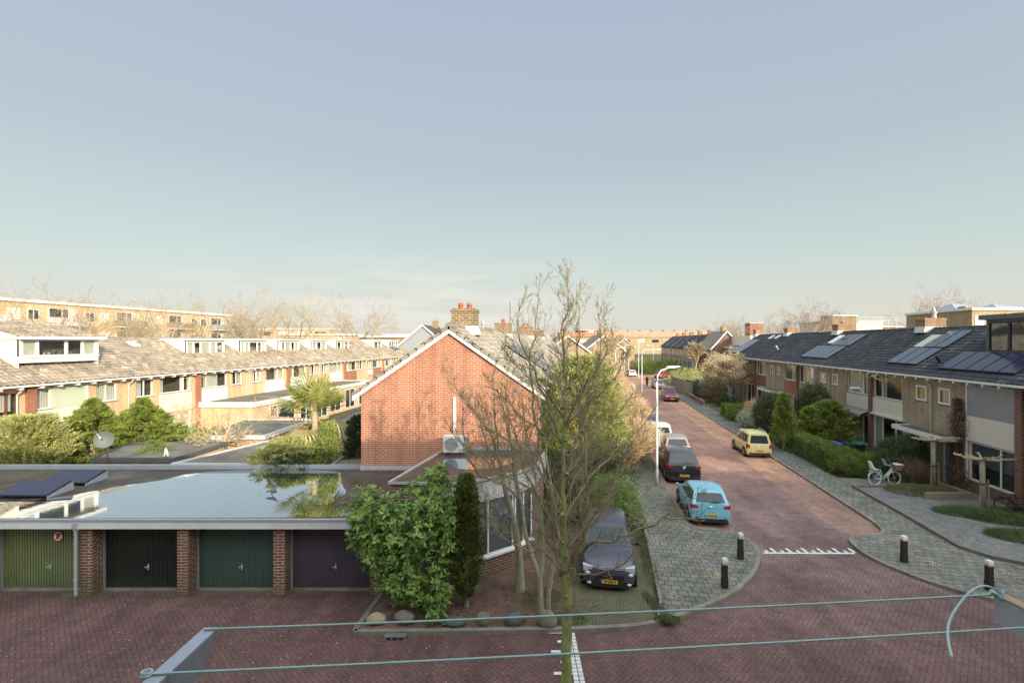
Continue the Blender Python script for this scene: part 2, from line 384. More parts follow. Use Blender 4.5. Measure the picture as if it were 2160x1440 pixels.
# ground
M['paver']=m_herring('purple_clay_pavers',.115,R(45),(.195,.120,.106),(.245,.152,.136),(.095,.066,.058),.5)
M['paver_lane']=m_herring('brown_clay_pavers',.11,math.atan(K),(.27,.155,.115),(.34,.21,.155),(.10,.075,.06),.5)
M['slabs']=m_tiles('grey_green_slabs',(.165,.165,.14),(.22,.215,.185),(.06,.06,.048),.3,.3,.7,.25)
M['slabs_lit']=m_tiles('grey_slabs',(.2,.19,.16),(.25,.235,.2),(.08,.075,.06),.3,.3,.3,.2)
M['drive']=m_tiles('mossy_clinker_drive',(.15,.13,.08),(.20,.165,.10),(.06,.065,.035),.2,.07,.6,.15)
def m_ground(name,stops,scale,bumps=.5,peb=0):
    t=NT(name); p=t.pos(); n=t.noise(p,scale,7,.7); n2=t.noise(p,scale*14,4,.7)
    f=t.math('ADD',t.math('MULTIPLY',n,.6),t.math('MULTIPLY',n2,.4)); c=t.ramp(f,stops)
    if peb:
        vo=t.node('ShaderNodeTexVoronoi'); t.link(p,vo.inputs['Vector']); vo.inputs['Scale'].default_value=peb
        hs=t.ramp(t.math('MULTIPLY',vo.outputs[1],1.0),[(0,(.55,)*3),(1,(1.5,)*3)]); c=t.mix(1,c,hs,'MULTIPLY')
        t.bump(vo.outputs[0],-.8,.02)
    else: t.bump(n2,bumps,.03)
    return t.set(c,.95,0,.15)
M['soil']=m_ground('brown_mulch',[(.3,(.07,.045,.032)),(.5,(.15,.095,.07)),(.7,(.30,.21,.16))],3.5)
M['gravel']=m_ground('grey_gravel',[(.3,(.09,.09,.085)),(.5,(.15,.148,.138)),(.7,(.26,.25,.225))],2.5,peb=32)
M['earth']=m_ground('garden_earth',[(.3,(.05,.05,.025)),(.5,(.10,.09,.05)),(.7,(.17,.15,.08))],1.2)
M['grassy']=m_ground('mown_grass',[(.3,(.05,.07,.02)),(.5,(.09,.12,.035)),(.7,(.15,.18,.06))],1.6)
M['paint']=m_plain('worn_white_road_paint',(.62,.62,.58),.8,.25,5,.2,0,.2,'pos')
M['paint_blue']=m_plain('white_paving_brick',(.50,.50,.50),.8,.2,5,.2,0,.2,'pos')
# plants
M['bark_moss']=m_bark('mossy_green_bark',(.13,.13,.07),(.36,.36,.20),(.34,.38,.05),.85)
M['bark_twig']=m_bark('grey_brown_twig_bark',(.15,.12,.08),(.34,.29,.19),(.32,.33,.10),.45)
M['bark_grey']=m_bark('grey_green_bark',(.19,.17,.12),(.42,.38,.29),(.24,.27,.09),.45)
M['bark_tan']=m_bark('sunlit_tan_bark',(.42,.31,.19),(.62,.50,.34),(.5,.42,.2),.3)
M['bark_pale']=m_bark('pale_bark',(.30,.235,.155),(.46,.37,.25),(.42,.36,.22),.2)
M['bark_pink']=m_bark('pinkish_far_bark',(.32,.25,.19),(.48,.385,.31),(.42,.36,.26),.2)
M['twig_orange']=m_leaf('dry_orange_twigs',(.40,.27,.15),(.58,.42,.26),(.74,.60,.42),.8,.1)
M['bud_cream']=m_leaf('cream_buds',(.46,.34,.18),(.66,.52,.33),(.80,.68,.50),.8,.15)
M['leaf_laurel']=m_leaf('glossy_laurel_leaf',(.085,.15,.035),(.21,.33,.07),(.38,.50,.14),.38,.2)
M['leaf_cypress']=m_leaf('olive_cypress_needles',(.05,.075,.018),(.13,.17,.035),(.22,.27,.055),.7,.15)
M['leaf_dark']=m_leaf('dark_yew_needles',(.032,.048,.020),(.075,.10,.036),(.135,.165,.055),.7,.1)
M['leaf_conifer']=m_leaf('green_conifer_needles',(.085,.125,.025),(.26,.31,.06),(.46,.49,.13),.7,.25)
M['leaf_yellow']=m_leaf('yellow_green_conifer',(.20,.23,.07),(.44,.44,.15),(.64,.60,.28),.7,.25)
M['leaf_bamboo']=m_leaf('bright_bamboo_leaf',(.09,.15,.035),(.21,.30,.075),(.35,.44,.13),.5,.25)
M['leaf_hedge']=m_leaf('hedge_leaf',(.06,.092,.018),(.155,.21,.035),(.28,.34,.07),.6,.15)
M['leaf_ivy']=m_leaf('sunlit_ivy_leaf',(.12,.17,.04),(.32,.38,.09),(.52,.55,.18),.6,.25)
M['leaf_varieg']=m_leaf('variegated_pale_leaf',(.18,.22,.11),(.44,.46,.31),(.65,.65,.52),.6,.2)
M['leaf_gold']=m_leaf('gold_edged_leaf',(.10,.12,.03),(.30,.31,.10),(.55,.52,.26),.6,.2)
M['leaf_palm']=m_leaf('palm_frond',(.15,.18,.05),(.38,.39,.12),(.60,.57,.23),.5,.2)
M['leaf_palmdry']=m_leaf('dry_palm_frond',(.36,.28,.12),(.55,.45,.21),(.68,.58,.3),.7,.2)
M['leaf_brown']=m_leaf('dead_brown_leaf',(.10,.06,.04),(.19,.125,.08),(.30,.21,.15),.8,.1)
M['door_lilac']=m_plain('lilac_grey_door_paint',(.45,.46,.52),.5,.08,3)
M['grass']=m_leaf('grass_blade',(.07,.09,.035),(.13,.17,.06),(.22,.26,.10),.7,.2)
M['grass_dry']=m_leaf('dry_grass_blade',(.10,.10,.045),(.19,.18,.08),(.32,.29,.16),.8,.15)
M['stone']=m_plain('boulder',(.20,.175,.14),.85,.35,5,.2,0,.6)
M['stone_dark']=m_plain('dark_boulder',(.10,.11,.095),.85,.35,5,.2,0,.6)
M['stone_pale']=m_plain('pale_boulder',(.33,.27,.18),.85,.35,5,.2,0,.6)
M['wood_fence']=m_plain('grey_wood_fence',(.26,.21,.15),.8,.25,3)
M['wood_tan']=m_plain('tan_wood_fence',(.42,.31,.19),.8,.2,3)
M['pole']=m_plain('light_grey_pole',(.62,.61,.57),.4,.08,2,.5)
M['rubber']=m_plain('tyre_rubber',(.015,.015,.016),.8,.2,8,.3)
M['alloy']=m_plain('alloy_rim',(.38,.39,.40),.35,.1,6,.6,.6)
M['trim']=m_plain('black_plastic_trim',(.022,.022,.024),.55,.2,6,.4)
M['plate']=m_plain('yellow_plate',(.80,.50,.03),.5,.05,6,.4)
M['plate_eu']=m_plain('blue_plate_strip',(.02,.08,.45),.5,.05,6,.4)
M['lamp_red']=m_plain('red_tail_lamp',(.35,.012,.012),.15,.1,9,.8)
M['lamp_clear']=m_plain('clear_lamp',(.55,.57,.60),.12,.2,12,.9)
M['chrome']=m_plain('chrome',(.72,.73,.75),.18,.03,6,.6,.9)
M['cord']=m_plain('pale_turquoise_cord',(.42,.60,.58),.6,.12,60,.4)
M['bracket']=m_plain('grey_painted_steel',(.42,.46,.52),.45,.15,6,.5)
M['bracket_dark']=m_plain('shaded_steel',(.22,.23,.26),.5,.2,6,.4)
M['bollard']=m_plain('dark_brown_bollard',(.030,.022,.020),.6,.2,6,.4)
M['red_band']=m_plain('red_band',(.45,.05,.03),.5,.1,6)
M['sign_white']=m_plain('sign_white',(.8,.79,.76),.4,.04,6)
M['sign_red']=m_plain('sign_red',(.55,.07,.03),.4,.1,6)
M['skin']=m_plain('skin',(.45,.28,.2),.6,.05,6)
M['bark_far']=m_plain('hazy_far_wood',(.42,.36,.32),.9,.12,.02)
M['cloth_black']=m_plain('black_coat',(.012,.012,.014),.8,.2,6)
M['cloth_blue']=m_plain('dark_jeans',(.03,.04,.07),.8,.2,6)
M['bin_blue']=m_plain('blue_bin',(.02,.12,.55),.5,.1,5)
M['bin_black']=m_plain('black_bin',(.025,.02,.022),.5,.1,5)
M['bin_green']=m_plain('green_bin',(.02,.14,.07),.5,.1,5)
M['mint']=m_plain('mint_bike_paint',(.42,.56,.53),.35,.08,6,.5)
M['basket']=m_plain('rattan_basket',(.30,.19,.11),.8,.25,20)
M['teracotta']=m_plain('terracotta',(.40,.13,.06),.8,.15,6)
M['dish']=m_plain('grey_dish',(.12,.13,.12),.5,.12,4)
M['green_shed']=m_plain('green_boards',(.02,.13,.10),.6,.15,3)
M['awning']=m_plain('awning_cloth',(.5,.5,.48),.8,.05,3)
M['fur_white']=m_plain('white_fur',(.7,.66,.6),.9,.1,20)
M['feather']=m_plain('grey_feather',(.16,.15,.15),.8,.35,40)

# ------------------------------------------------------------------ facade frames, walls, windows, roofs
def frame(a, sg):
    """P(v, w, z): v metres deep along the street, w metres out from the facade whose line is x = a + K v"""
    return lambda v,w,z: (a+K*v+sg*w, v, z)
def plain_frame(y, sg=-1, x0=0):
    """a facade parallel to the picture plane: v is x, w goes towards the camera"""
    return lambda v,w,z: (x0+v, y+sg*w, z)

def wall_holes(mb, P, v0,v1,z0,z1, holes, flip, depth=.12):
    """a wall sheet with true openings and reveals"""
    vs=sorted(set([v0,v1]+[h[0] for h in holes]+[h[1] for h in holes])); zs=sorted(set([z0,z1]+[h[2] for h in holes]+[h[3] for h in holes]))
    vs=[v for v in vs if v0-1e-6<=v<=v1+1e-6]; zs=[z for z in zs if z0-1e-6<=z<=z1+1e-6]
    def q(a,b,c,d): mb.face(*( (a,b,c,d) if not flip else (d,c,b,a)))
    for i in range(len(vs)-1):
        for j in range(len(zs)-1):
            cv=(vs[i]+vs[i+1])/2; cz=(zs[j]+zs[j+1])/2
            if any(h[0]<cv<h[1] and h[2]<cz<h[3] for h in holes): continue
            q(P(vs[i],0,zs[j]),P(vs[i+1],0,zs[j]),P(vs[i+1],0,zs[j+1]),P(vs[i],0,zs[j+1]))
    for a,b,c,d in holes:
        if b<=v0 or a>=v1: continue
        a2=max(a,v0); b2=min(b,v1)
        for e,g in (((a2,c),(b2,c)),((b2,c),(b2,d)),((b2,d),(a2,d)),((a2,d),(a2,c))):
            q(P(e[0],0,e[1]),P(g[0],0,g[1]),P(g[0],-depth,g[1]),P(e[0],-depth,e[1]))

def window(P, v0,v1,z0,z1, parent, name='window', splits=(), hsplits=(), fm=None, gm=None, curtain=None, cmat=None, fw=.07, inset=.07, sill=True, room=True, label=None, blind=None):
    """frame with posts; children: pane (one sheet), curtain, sill; a dark room behind"""
    fm=fm or M['white']; gm=gm or M['glass']
    mb=MB(); d0=-inset-.05; d1=-inset+.015
    mb.fbox(P,v0,v1,d0,d1,z0,z0+fw); mb.fbox(P,v0,v1,d0,d1,z1-fw,z1)
    mb.fbox(P,v0,v0+fw,d0,d1-.002,z0+fw,z1-fw); mb.fbox(P,v1-fw,v1,d0,d1-.002,z0+fw,z1-fw)
    for s_ in splits:
        c=v0+(v1-v0)*s_; mb.fbox(P,c-fw*.5,c+fw*.5,d0,d1-.004,z0+fw,z1-fw)
    for (sa,sb,h) in hsplits:
        c=z0+(z1-z0)*h; mb.fbox(P,v0+(v1-v0)*sa+fw*.3,v0+(v1-v0)*sb-fw*.3,d0,d1-.006,c-fw*.4,c+fw*.4)
    w=mb.build(name,fm,parent)
    if label: w['label']=label
    g=MB(); y=-inset-.02; g.face(P(v0+.02,y,z0+.02),P(v1-.02,y,z0+.02),P(v1-.02,y,z1-.02),P(v0+.02,y,z1-.02)); g.build('pane',gm,w)
    if gm is M['glass']:
        if room:
            r=MB(); y=-.9
            r.face(P(v0-.1,y,z0-.3),P(v1+.1,y,z0-.3),P(v1+.1,y,z1+.1),P(v0-.1,y,z1+.1))
            r.face(P(v0-.1,y,z0-.3),P(v1+.1,y,z0-.3),P(v1+.1,-.13,z0-.02),P(v0-.1,-.13,z0-.02))
            r.face(P(v0-.1,y,z1+.1),P(v1+.1,y,z1+.1),P(v1+.1,-.13,z1+.02),P(v0-.1,-.13,z1+.02))
            r.face(P(v0-.1,y,z0-.3),P(v0-.1,y,z1+.1),P(v0-.1,-.13,z1+.02),P(v0-.1,-.13,z0-.02)); r.face(P(v1+.1,y,z0-.3),P(v1+.1,y,z1+.1),P(v1+.1,-.13,z1+.02),P(v1+.1,-.13,z0-.02))
            r.build('room',M['room'],w)
        for (ca,cb,za,zb) in (curtain or ()):
            c=MB(); a=v0+(v1-v0)*ca; b=v0+(v1-v0)*cb; n=max(4,int((b-a)/.06)); y0=-inset-.09; zz0=z0+(z1-z0)*za; zz1=z0+(z1-z0)*zb
            for i in range(n):
                p=a+(b-a)*i/n; q=a+(b-a)*(i+1)/n; u=y0-.03*(i%2); v_=y0-.03*((i+1)%2)
                c.face(P(p,u,zz0),P(q,v_,zz0),P(q,v_,zz1),P(p,u,zz1))
            c.build('curtain',cmat or M['curtain'],w)
    if blind:                                    # venetian or roller slats behind the glass
        za,zb,bm=blind; c=MB(); n=int((zb-za)*(z1-z0)/.07)
        for i in range(n):
            z=z0+(z1-z0)*za+i*.07; c.face(P(v0+fw,-inset-.06,z),P(v1-fw,-inset-.06,z),P(v1-fw,-inset-.085,z+.055),P(v0+fw,-inset-.085,z+.055))
        c.build('blind',bm,w)
    if sill:
        s_=MB(); s_.fbox(P,v0-.04,v1+.04,-inset,.05,z0-.05,z0-.004); s_.build('sill',M['concrete'],w)
    return w

def tile_roof(mb, A,B,C,D, tw=.3, th=.34, seg=4, amp=.028, step=.03):
    """pantile sheet: eave A->B, ridge C (above A) -> D (above B); real waves and steps"""
    A,B,C,D=[Vector(p) for p in (A,B,C,D)]
    L=(B-A).length; S=(C-A).length; n=(B-A).cross(C-A).normalized()
    if n.z<0: n=-n
    nc=max(2,int(round(L/tw)))*seg; nr=max(1,int(round(S/th)))
    b=len(mb.v); off=[amp*math.cos(2*math.pi*(i%seg)/seg) for i in range(nc+1)]
    for k in range(nr):
        for e in (0,1):
            r=(k+e)/nr
            for i in range(nc+1):
                s_=i/nc; p=A.lerp(B,s_).lerp(C.lerp(D,s_),r)+n*(off[i]+(step if e==0 else 0)); mb.v.append(tuple(p))
    row=nc+1; flip=((B-A).cross(C-A)).z<0
    for k in range(2*nr-1):
        for i in range(nc):
            f=(b+k*row+i,b+k*row+i+1,b+(k+1)*row+i+1,b+(k+1)*row+i)
            mb.f.append(f[::-1] if flip else f); mb.m.append(mb.mi)

def chimney(x,y,z0,z1,sx,sy,parent,name='chimney',mat=None,pots=2,lab=None,lead=True):
    mb=MB(); hx,hy=sx/2,sy/2
    def ring(s_,z): return [(x-hx*s_,y-hy*s_,z),(x+hx*s_,y-hy*s_,z),(x+hx*s_,y+hy*s_,z),(x-hx*s_,y+hy*s_,z)]
    mb.hexa(ring(1,z0)+ring(1,z1-.16)); mb.hexa(ring(1.06,z1-.16)+ring(1.06,z1-.04)); mb.hexa(ring(.98,z1-.04)+ring(.9,z1))
    o=mb.build(name,mat or M['brick_chimney'],parent)
    if lead:
        l=MB(); l.hexa([(x-hx-.12,y-hy-.02,z0),(x+hx+.12,y-hy-.02,z0),(x+hx+.12,y+hy+.02,z0),(x-hx-.12,y+hy+.02,z0)]+ring(1.02,z0+.42)); l.build('lead_flashing',M['white_dull'],o)
    for i in range(pots):
        p=MB(); px=x+(i-(pots-1)/2)*min(.4,sx*.45); p.lathe([(.12,0),(.11,.12),(.13,.14),(.13,.2),(.10,.27),(.03,.3)],(px,y,z1),10); p.build('chimney_pot',M['teracotta'],o,smooth=True)
    return o

def gutter_run(P, v0,v1,w,z, parent, sgn_n=8, spacing=.95, mat=None):
    """white eaves gutter and the little rafter ends under it"""
    g=MB(); g.fbox(P,v0,v1,w-.02,w+.10,z-.10,z+.0); g.fbox(P,v0,v1,.0,w-.022,z-.03,z-.006)
    o=g.build('gutter',mat or M['white'],parent)
    n=int((v1-v0)/spacing)
    for i in range(n):
        v=v0+spacing*(i+.5); b=MB()
        b.hexa([P(v-.07,0,z-.26),P(v+.07,0,z-.26),P(v+.07,w+.03,z-.24),P(v-.07,w+.03,z-.24),P(v-.07,0,z-.034),P(v+.07,0,z-.034),P(v+.07,w+.03,z-.104),P(v-.07,w+.03,z-.104)])
        b.build('rafter_end',M['white'],parent)
    return o
def downpipe(P, v, z0,z1,parent,w=.08,mat=None,r=.045):
    d=MB(); d.tube([P(v,.42,z1),P(v,.34,z1-.18),P(v,w+.02,z1-.42),P(v,w,z1-.6),P(v,w,z0)],r,8); return d.build('downpipe',mat or M['white_dull'],parent,smooth=True)

def solar_array(Proof, panels, parent, mat):
    """panels: (v0,v1,t0,t1) on a roof given by Proof(v,t,h)"""
    for (v0,v1,t0,t1) in panels:
        g=.015
        f=MB(); f.hexa([Proof(v0+g,t0,.07),Proof(v1-g,t0,.07),Proof(v1-g,t1,.07),Proof(v0+g,t1,.07),Proof(v0+g,t0,.115),Proof(v1-g,t0,.115),Proof(v1-g,t1,.115),Proof(v0+g,t1,.115)])
        o=f.build('solar_panel',M['dark'],parent)
        c=MB(); e=.03; te=.008; c.face(Proof(v0+g+e,t0+te,.119),Proof(v1-g-e,t0+te,.119),Proof(v1-g-e,t1-te,.119),Proof(v0+g+e,t1-te,.119)); c.build('cell_sheet',mat,o)
SKY_SAT=.6; SKY_MIX=.86; SKY_STR=.15; SUN_E=5.0; CLOUD=(5.7,5.6,5.1)
SKY_COLS=[(0,(5.7,5.35,4.6)),(.05,(5.2,5.15,4.55)),(.155,(4.15,4.85,4.6)),(.33,(3.25,3.95,4.35)),(.577,(3.0,3.55,4.45)),(.8,(2.6,3.1,4.1))]
GLOW=(6.6,6.0,5.0,1)
# ================================================================== THE SETTING: ground, roads, pavements
def S(name, mb, mat, **kw): return tag(mb.build(name,mat,**kw),kind='structure')
def D(a,v): return (a+K*v, v)
g=MB(); g.face((-2500,-400,0),(2500,-400,0),(2500,4000,0),(-2500,4000,0)); S('ground',g,M['earth'])
# main street and side street
r=MB(); r.face(*[(*p,.012) for p in [D(3.9,12.6),D(13.6,12.6),D(12.6,17),D(12.6,103),D(3.9,103)]])
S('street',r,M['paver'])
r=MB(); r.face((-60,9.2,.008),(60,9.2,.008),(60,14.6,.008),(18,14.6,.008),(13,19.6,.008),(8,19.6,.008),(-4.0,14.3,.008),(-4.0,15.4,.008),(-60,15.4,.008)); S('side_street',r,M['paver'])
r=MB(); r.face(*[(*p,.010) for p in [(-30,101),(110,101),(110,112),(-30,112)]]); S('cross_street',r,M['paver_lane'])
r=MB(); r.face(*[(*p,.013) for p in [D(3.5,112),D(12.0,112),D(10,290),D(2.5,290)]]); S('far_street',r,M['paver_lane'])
# parking lanes
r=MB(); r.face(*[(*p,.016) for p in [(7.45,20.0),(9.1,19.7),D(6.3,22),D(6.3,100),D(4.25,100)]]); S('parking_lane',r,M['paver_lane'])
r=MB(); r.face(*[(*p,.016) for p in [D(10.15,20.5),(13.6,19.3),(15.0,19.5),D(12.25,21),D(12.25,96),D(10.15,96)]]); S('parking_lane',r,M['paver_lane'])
def strip(pts,w,z0,z1,mb):
    n=len(pts); L=[];Rr=[]
    for i in range(n):
        a=Vector(pts[max(i-1,0)]);b=Vector(pts[min(i+1,n-1)]); d=(b-a).normalized(); q=Vector((-d.y,d.x)); p=Vector(pts[i]); L.append(p+q*w/2); Rr.append(p-q*w/2)
    for i in range(n-1):
        # each kerb stone a bit its own height
        mb.hexa([(*Rr[i],z0),(*Rr[i+1],z0),(*L[i+1],z0),(*L[i],z0),(*Rr[i],z1),(*Rr[i+1],z1),(*L[i+1],z1),(*L[i],z1)])
def densify(pts,d=1.0):
    o=[]
    for a,b in zip(pts[:-1],pts[1:]):
        n=max(1,int(math.dist(a,b)/d)); o+= [(a[0]+(b[0]-a[0])*i/n,a[1]+(b[1]-a[1])*i/n) for i in range(n)]
    return o+[pts[-1]]
def smooth2(pts,it=2):
    for _ in range(it):
        o=[pts[0]]
        for a,b in zip(pts[:-1],pts[1:]): o+=[(a[0]*.75+b[0]*.25,a[1]*.75+b[1]*.25),(a[0]*.25+b[0]*.75,a[1]*.25+b[1]*.75)]
        pts=o+[pts[-1]]
    return pts
left_k=smooth2([(-4.2,12.88),(1.02,12.98),(3.1,13.1),(3.94,13.3),(4.63,13.6),(5.27,13.96),(6.01,14.36),(6.88,14.95),(7.64,15.7),(8.27,16.4),(9.03,17.64),(9.24,18.5),(8.97,19.3),(8.5,19.75),(7.6,19.95),(7.38,20.4),D(4.15,22),D(4.15,60),D(4.15,99)])
right_k=smooth2([(60,13.2),(24,13.2),(17,13.4),(14.5,14.4),(13.6,15.3),(13.2,16.1),(12.9,17.04),(12.86,17.8),(13.1,18.8),(13.7,19.25),(14.6,19.3),(15.25,19.7),D(12.3,21.5),D(12.3,60),D(12.3,94)])
k=MB(); strip(densify(left_k,1.5),.14,0,.115,k); strip(densify([(-4.2,12.88),(-3.95,15.3)],.8),.14,0,.115,k); S('kerb',k,M['concrete'])
k=MB(); strip(densify(right_k,1.5),.14,0,.115,k); S('kerb',k,M['concrete'])
pk=MB(); pk.poly([p for p in left_k if p[0]>3.7]+[D(2.2,99),D(2.2,40),D(2.2,20),(4.45,14.2),(3.95,13.3)],None,.10); S('pavement',pk,M['slabs'])
pk=MB(); pk.poly(right_k[:]+[D(14.15,94),D(14.1,40),D(14.0,24),(16.75,18),(17.7,16.6),(24,15.0),(60,15.0)],None,.10); S('pavement',pk,M['slabs'])
# driveway of the corner house, garden beds on both sides of the street
dv=MB(); dv.poly([(1.45,12.98),(3.9,13.2),(4.28,14.4),(5.1,19.2),(3.2,19.2),(1.6,15)],None,.095); S('driveway',dv,M['drive'])
bd=MB(); bd.poly([(-4.15,12.9),(1.45,12.98),(1.7,15),(3.2,19.3),(5.2,19.3),D(2.15,24),D(2.15,97),D(-2.0,97),(1.3,20.2),(-4,20),(-4,15)],None,.085); S('front_garden_bed',bd,M['soil'])
e=MB(); strip(densify([(4.0,13.25),(4.4,14.3),(5.35,19.2),D(2.25,24),D(2.25,97)],1.2),.10,0,.16,e); S('garden_edging',e,M['concrete'])
gd=MB(); gd.poly([D(14.1,29),D(14.1,94),D(19.6,94),D(19.6,29)],None,.09); S('front_garden_soil',gd,M['earth'])
gv=MB(); gv.poly([(18.0,25.6),(16.75,18),(17.7,16.6),(24,15),(60,15.1),(60,18),(23.1,18),(24.4,25.6)],None,.105); S('gravel_bed',gv,M['gravel'])
gp=MB(); gp.poly([(18.3,27.2),(18.05,25.7),(22.6,25.7),(22.8,23.6),(21.9,20.0),(22.2,17.2),(23.2,17.2),(24.7,26.6),(24.3,27.2)],None,.115); S('garden_path',gp,M['concrete_dark'])
e=MB(); strip(densify([(22.5,25.55),(18.05,25.6),(17.4,21.5),(16.7,18.0),(17.05,17.2),(17.7,16.65),(20,15.9),(24,15.05),(60,15.05)],.9),.16,0,.22,e); S('garden_edging',e,M['concrete_dark'])
# ground behind the garages
yd=MB(); yd.poly([(-30,20.5),(-6.4,20.5),(-4.3,34),(-9.8+K*70,70),(-26+K*90+6,90),(-31+K*90,90),(-31+K*20.5,20.5)],None,.02); S('back_garden_soil',yd,M['earth'])
# painted markings (white comb lines across the hump)
def comb(name,p0,p1,side,n,w=.12,lng=.36,sht=.17):
    mb=MB(); a=Vector(p0); b=Vector(p1); d=(b-a).normalized(); q=Vector((-d.y,d.x))*side; L=(b-a).length
    def quad(o,u,lu,lq): mb.face(*[(p.x,p.y,.022) for p in (o,o+u*lu,o+u*lu+q*lq,o+q*lq)])
    m=int(L/.21)
    for i in range(m): quad(a+d*(i*.21+.006),d,.198,w)
    for i in range(n): quad(a+d*(L*(i+.5)/n)+q*(w+.008),d,.10,(lng if i%2 else sht))
    tag(mb.build(name,M['paint_blue' if 0 else 'paint']),kind='structure')
comb('road_marking',(9.25,17.75),(12.75,17.72),1,12)
mb=MB()
for i in range(22):
    y=10.0+i*.14
    mb.face((1.42,y+.006,.024),(1.54,y+.006,.024),(1.54,y+.128,.024),(1.42,y+.128,.024)); mb.face((1.56,y+.006,.024),(1.67,y+.006,.024),(1.67,y+.128,.024),(1.56,y+.128,.024))
for i in range(8):
    y=10.1+i*.40; mb.face((1.40-(.42 if i%2 else .22),y,.024),(1.40,y,.024),(1.40,y+.10,.024),(1.40-(.42 if i%2 else .22),y+.10,.024))
tag(mb.build('road_marking',M['paint']),kind='structure')
mh=MB(); mh.box(13.05,13.45,20.1,20.45,.0,.024); S('drain_cover',mh,M['concrete_dark'])
gu=MB(); gu.box(-3.35,-2.78,12.62,12.8,.0,.10); gu.mi=1
for i in range(3): gu.box(-3.28+i*.165,-3.17+i*.165,12.612,12.622,.02,.08)
tag(gu.build('street_gully',[M['concrete_dark'],M['dark']]),'rusty brown street gully with three openings in the kerb below the boulders','gully')

# ================================================================== HOUSES
def Proof_of(P,e,rise,run=4.75,ov=.45):
    nz=run/math.hypot(run,rise); nw=rise/math.hypot(run,rise)
    return lambda v,t,h=0: P(v, ov-run*t+h*nw, e+rise*t+h*nz)
def row_house(label,P,v0,v1,e,rz,brick,tile,wins=(),panels=(),bricks=(),pier=None,pipe=None,group=None,run=4.75,gut=True,endwall=None,trimm=None,ridge=True,name='terraced_house'):
    vc=(v0+v1)/2; base=P(vc,-2,0)
    t=thing(name,label,'house',base,0,group)
    holes=[(w[0],w[1],w[2],w[3]) for w in wins]
    wb=MB(); wall_holes(wb,P,v0,v1,0,e+.2,holes,False); wb.build('wall',brick,t)
    bw=MB(); bw.face(P(v0,-9,0),P(v1,-9,0),P(v1,-9,e+.1),P(v0,-9,e+.1)); bw.build('back_wall',brick,t)
    for ve in (endwall or ()):
        ew=MB(); ew.face(P(ve,0,0),P(ve,-9,0),P(ve,-9,e+.2),P(ve,-4.4,rz-.05),P(ve,0,e+.2)); ew.build('gable_wall',brick,t)
    for w in wins:
        kw=w[4] if len(w)>4 else {}
        window(P,w[0],w[1],w[2],w[3],t,**kw)
    for (a,b,c,d,m,nm,pr) in panels:
        pm=MB()
        if nm=='shutter':
            z=c
            while z<d-.05: pm.fbox(P,a,b,-.03,pr,z,z+.065); z+=.115
            pm.fbox(P,a,b,-.03,pr-.02,c,d)
        elif nm=='boards':
            z=c
            while z<d-.03: pm.fbox(P,a,b,-.02,pr,z,min(d,z+.155)); z+=.16
            nm='panel'
        else: pm.fbox(P,a,b,-.02,pr,c,d)
        pm.build(nm,m,t)
    if pier:
        pb=MB(); pb.fbox(P,pier[0],pier[1],0,.16,0,e+.1); pb.build('pier',pier[2],t)
    rise=rz-e
    rf=MB(); tile_roof(rf,P(v0,.45,e),P(v1,.45,e),P(v0,.45-run,rz),P(v1,.45-run,rz)); ro=rf.build('roof',tile,t,smooth=False)
    bk=MB(); bk.face(P(v0,.45-run,rz-.03),P(v1,.45-run,rz-.03),P(v1,-9.4,e),P(v0,-9.4,e)); bk.build('back_roof',tile,t)
    if ridge:
        n=int((v1-v0)/.38); rc=MB()
        for i in range(n):
            a=v0+(v1-v0)*i/n; b=v0+(v1-v0)*(i+1)/n+.03
            rc.tube([P(a,.45-run,rz-.03),P(b,.45-run,rz-.05)],[.13,.105],7)
        rc.build('ridge_tiles',tile,ro)
    if gut: gutter_run(P,v0,v1,.44,e-.02,t)
    if pipe is not None: downpipe(P,pipe,0 if pipe>0 else 0,e-.12,t,mat=trimm)
    return t
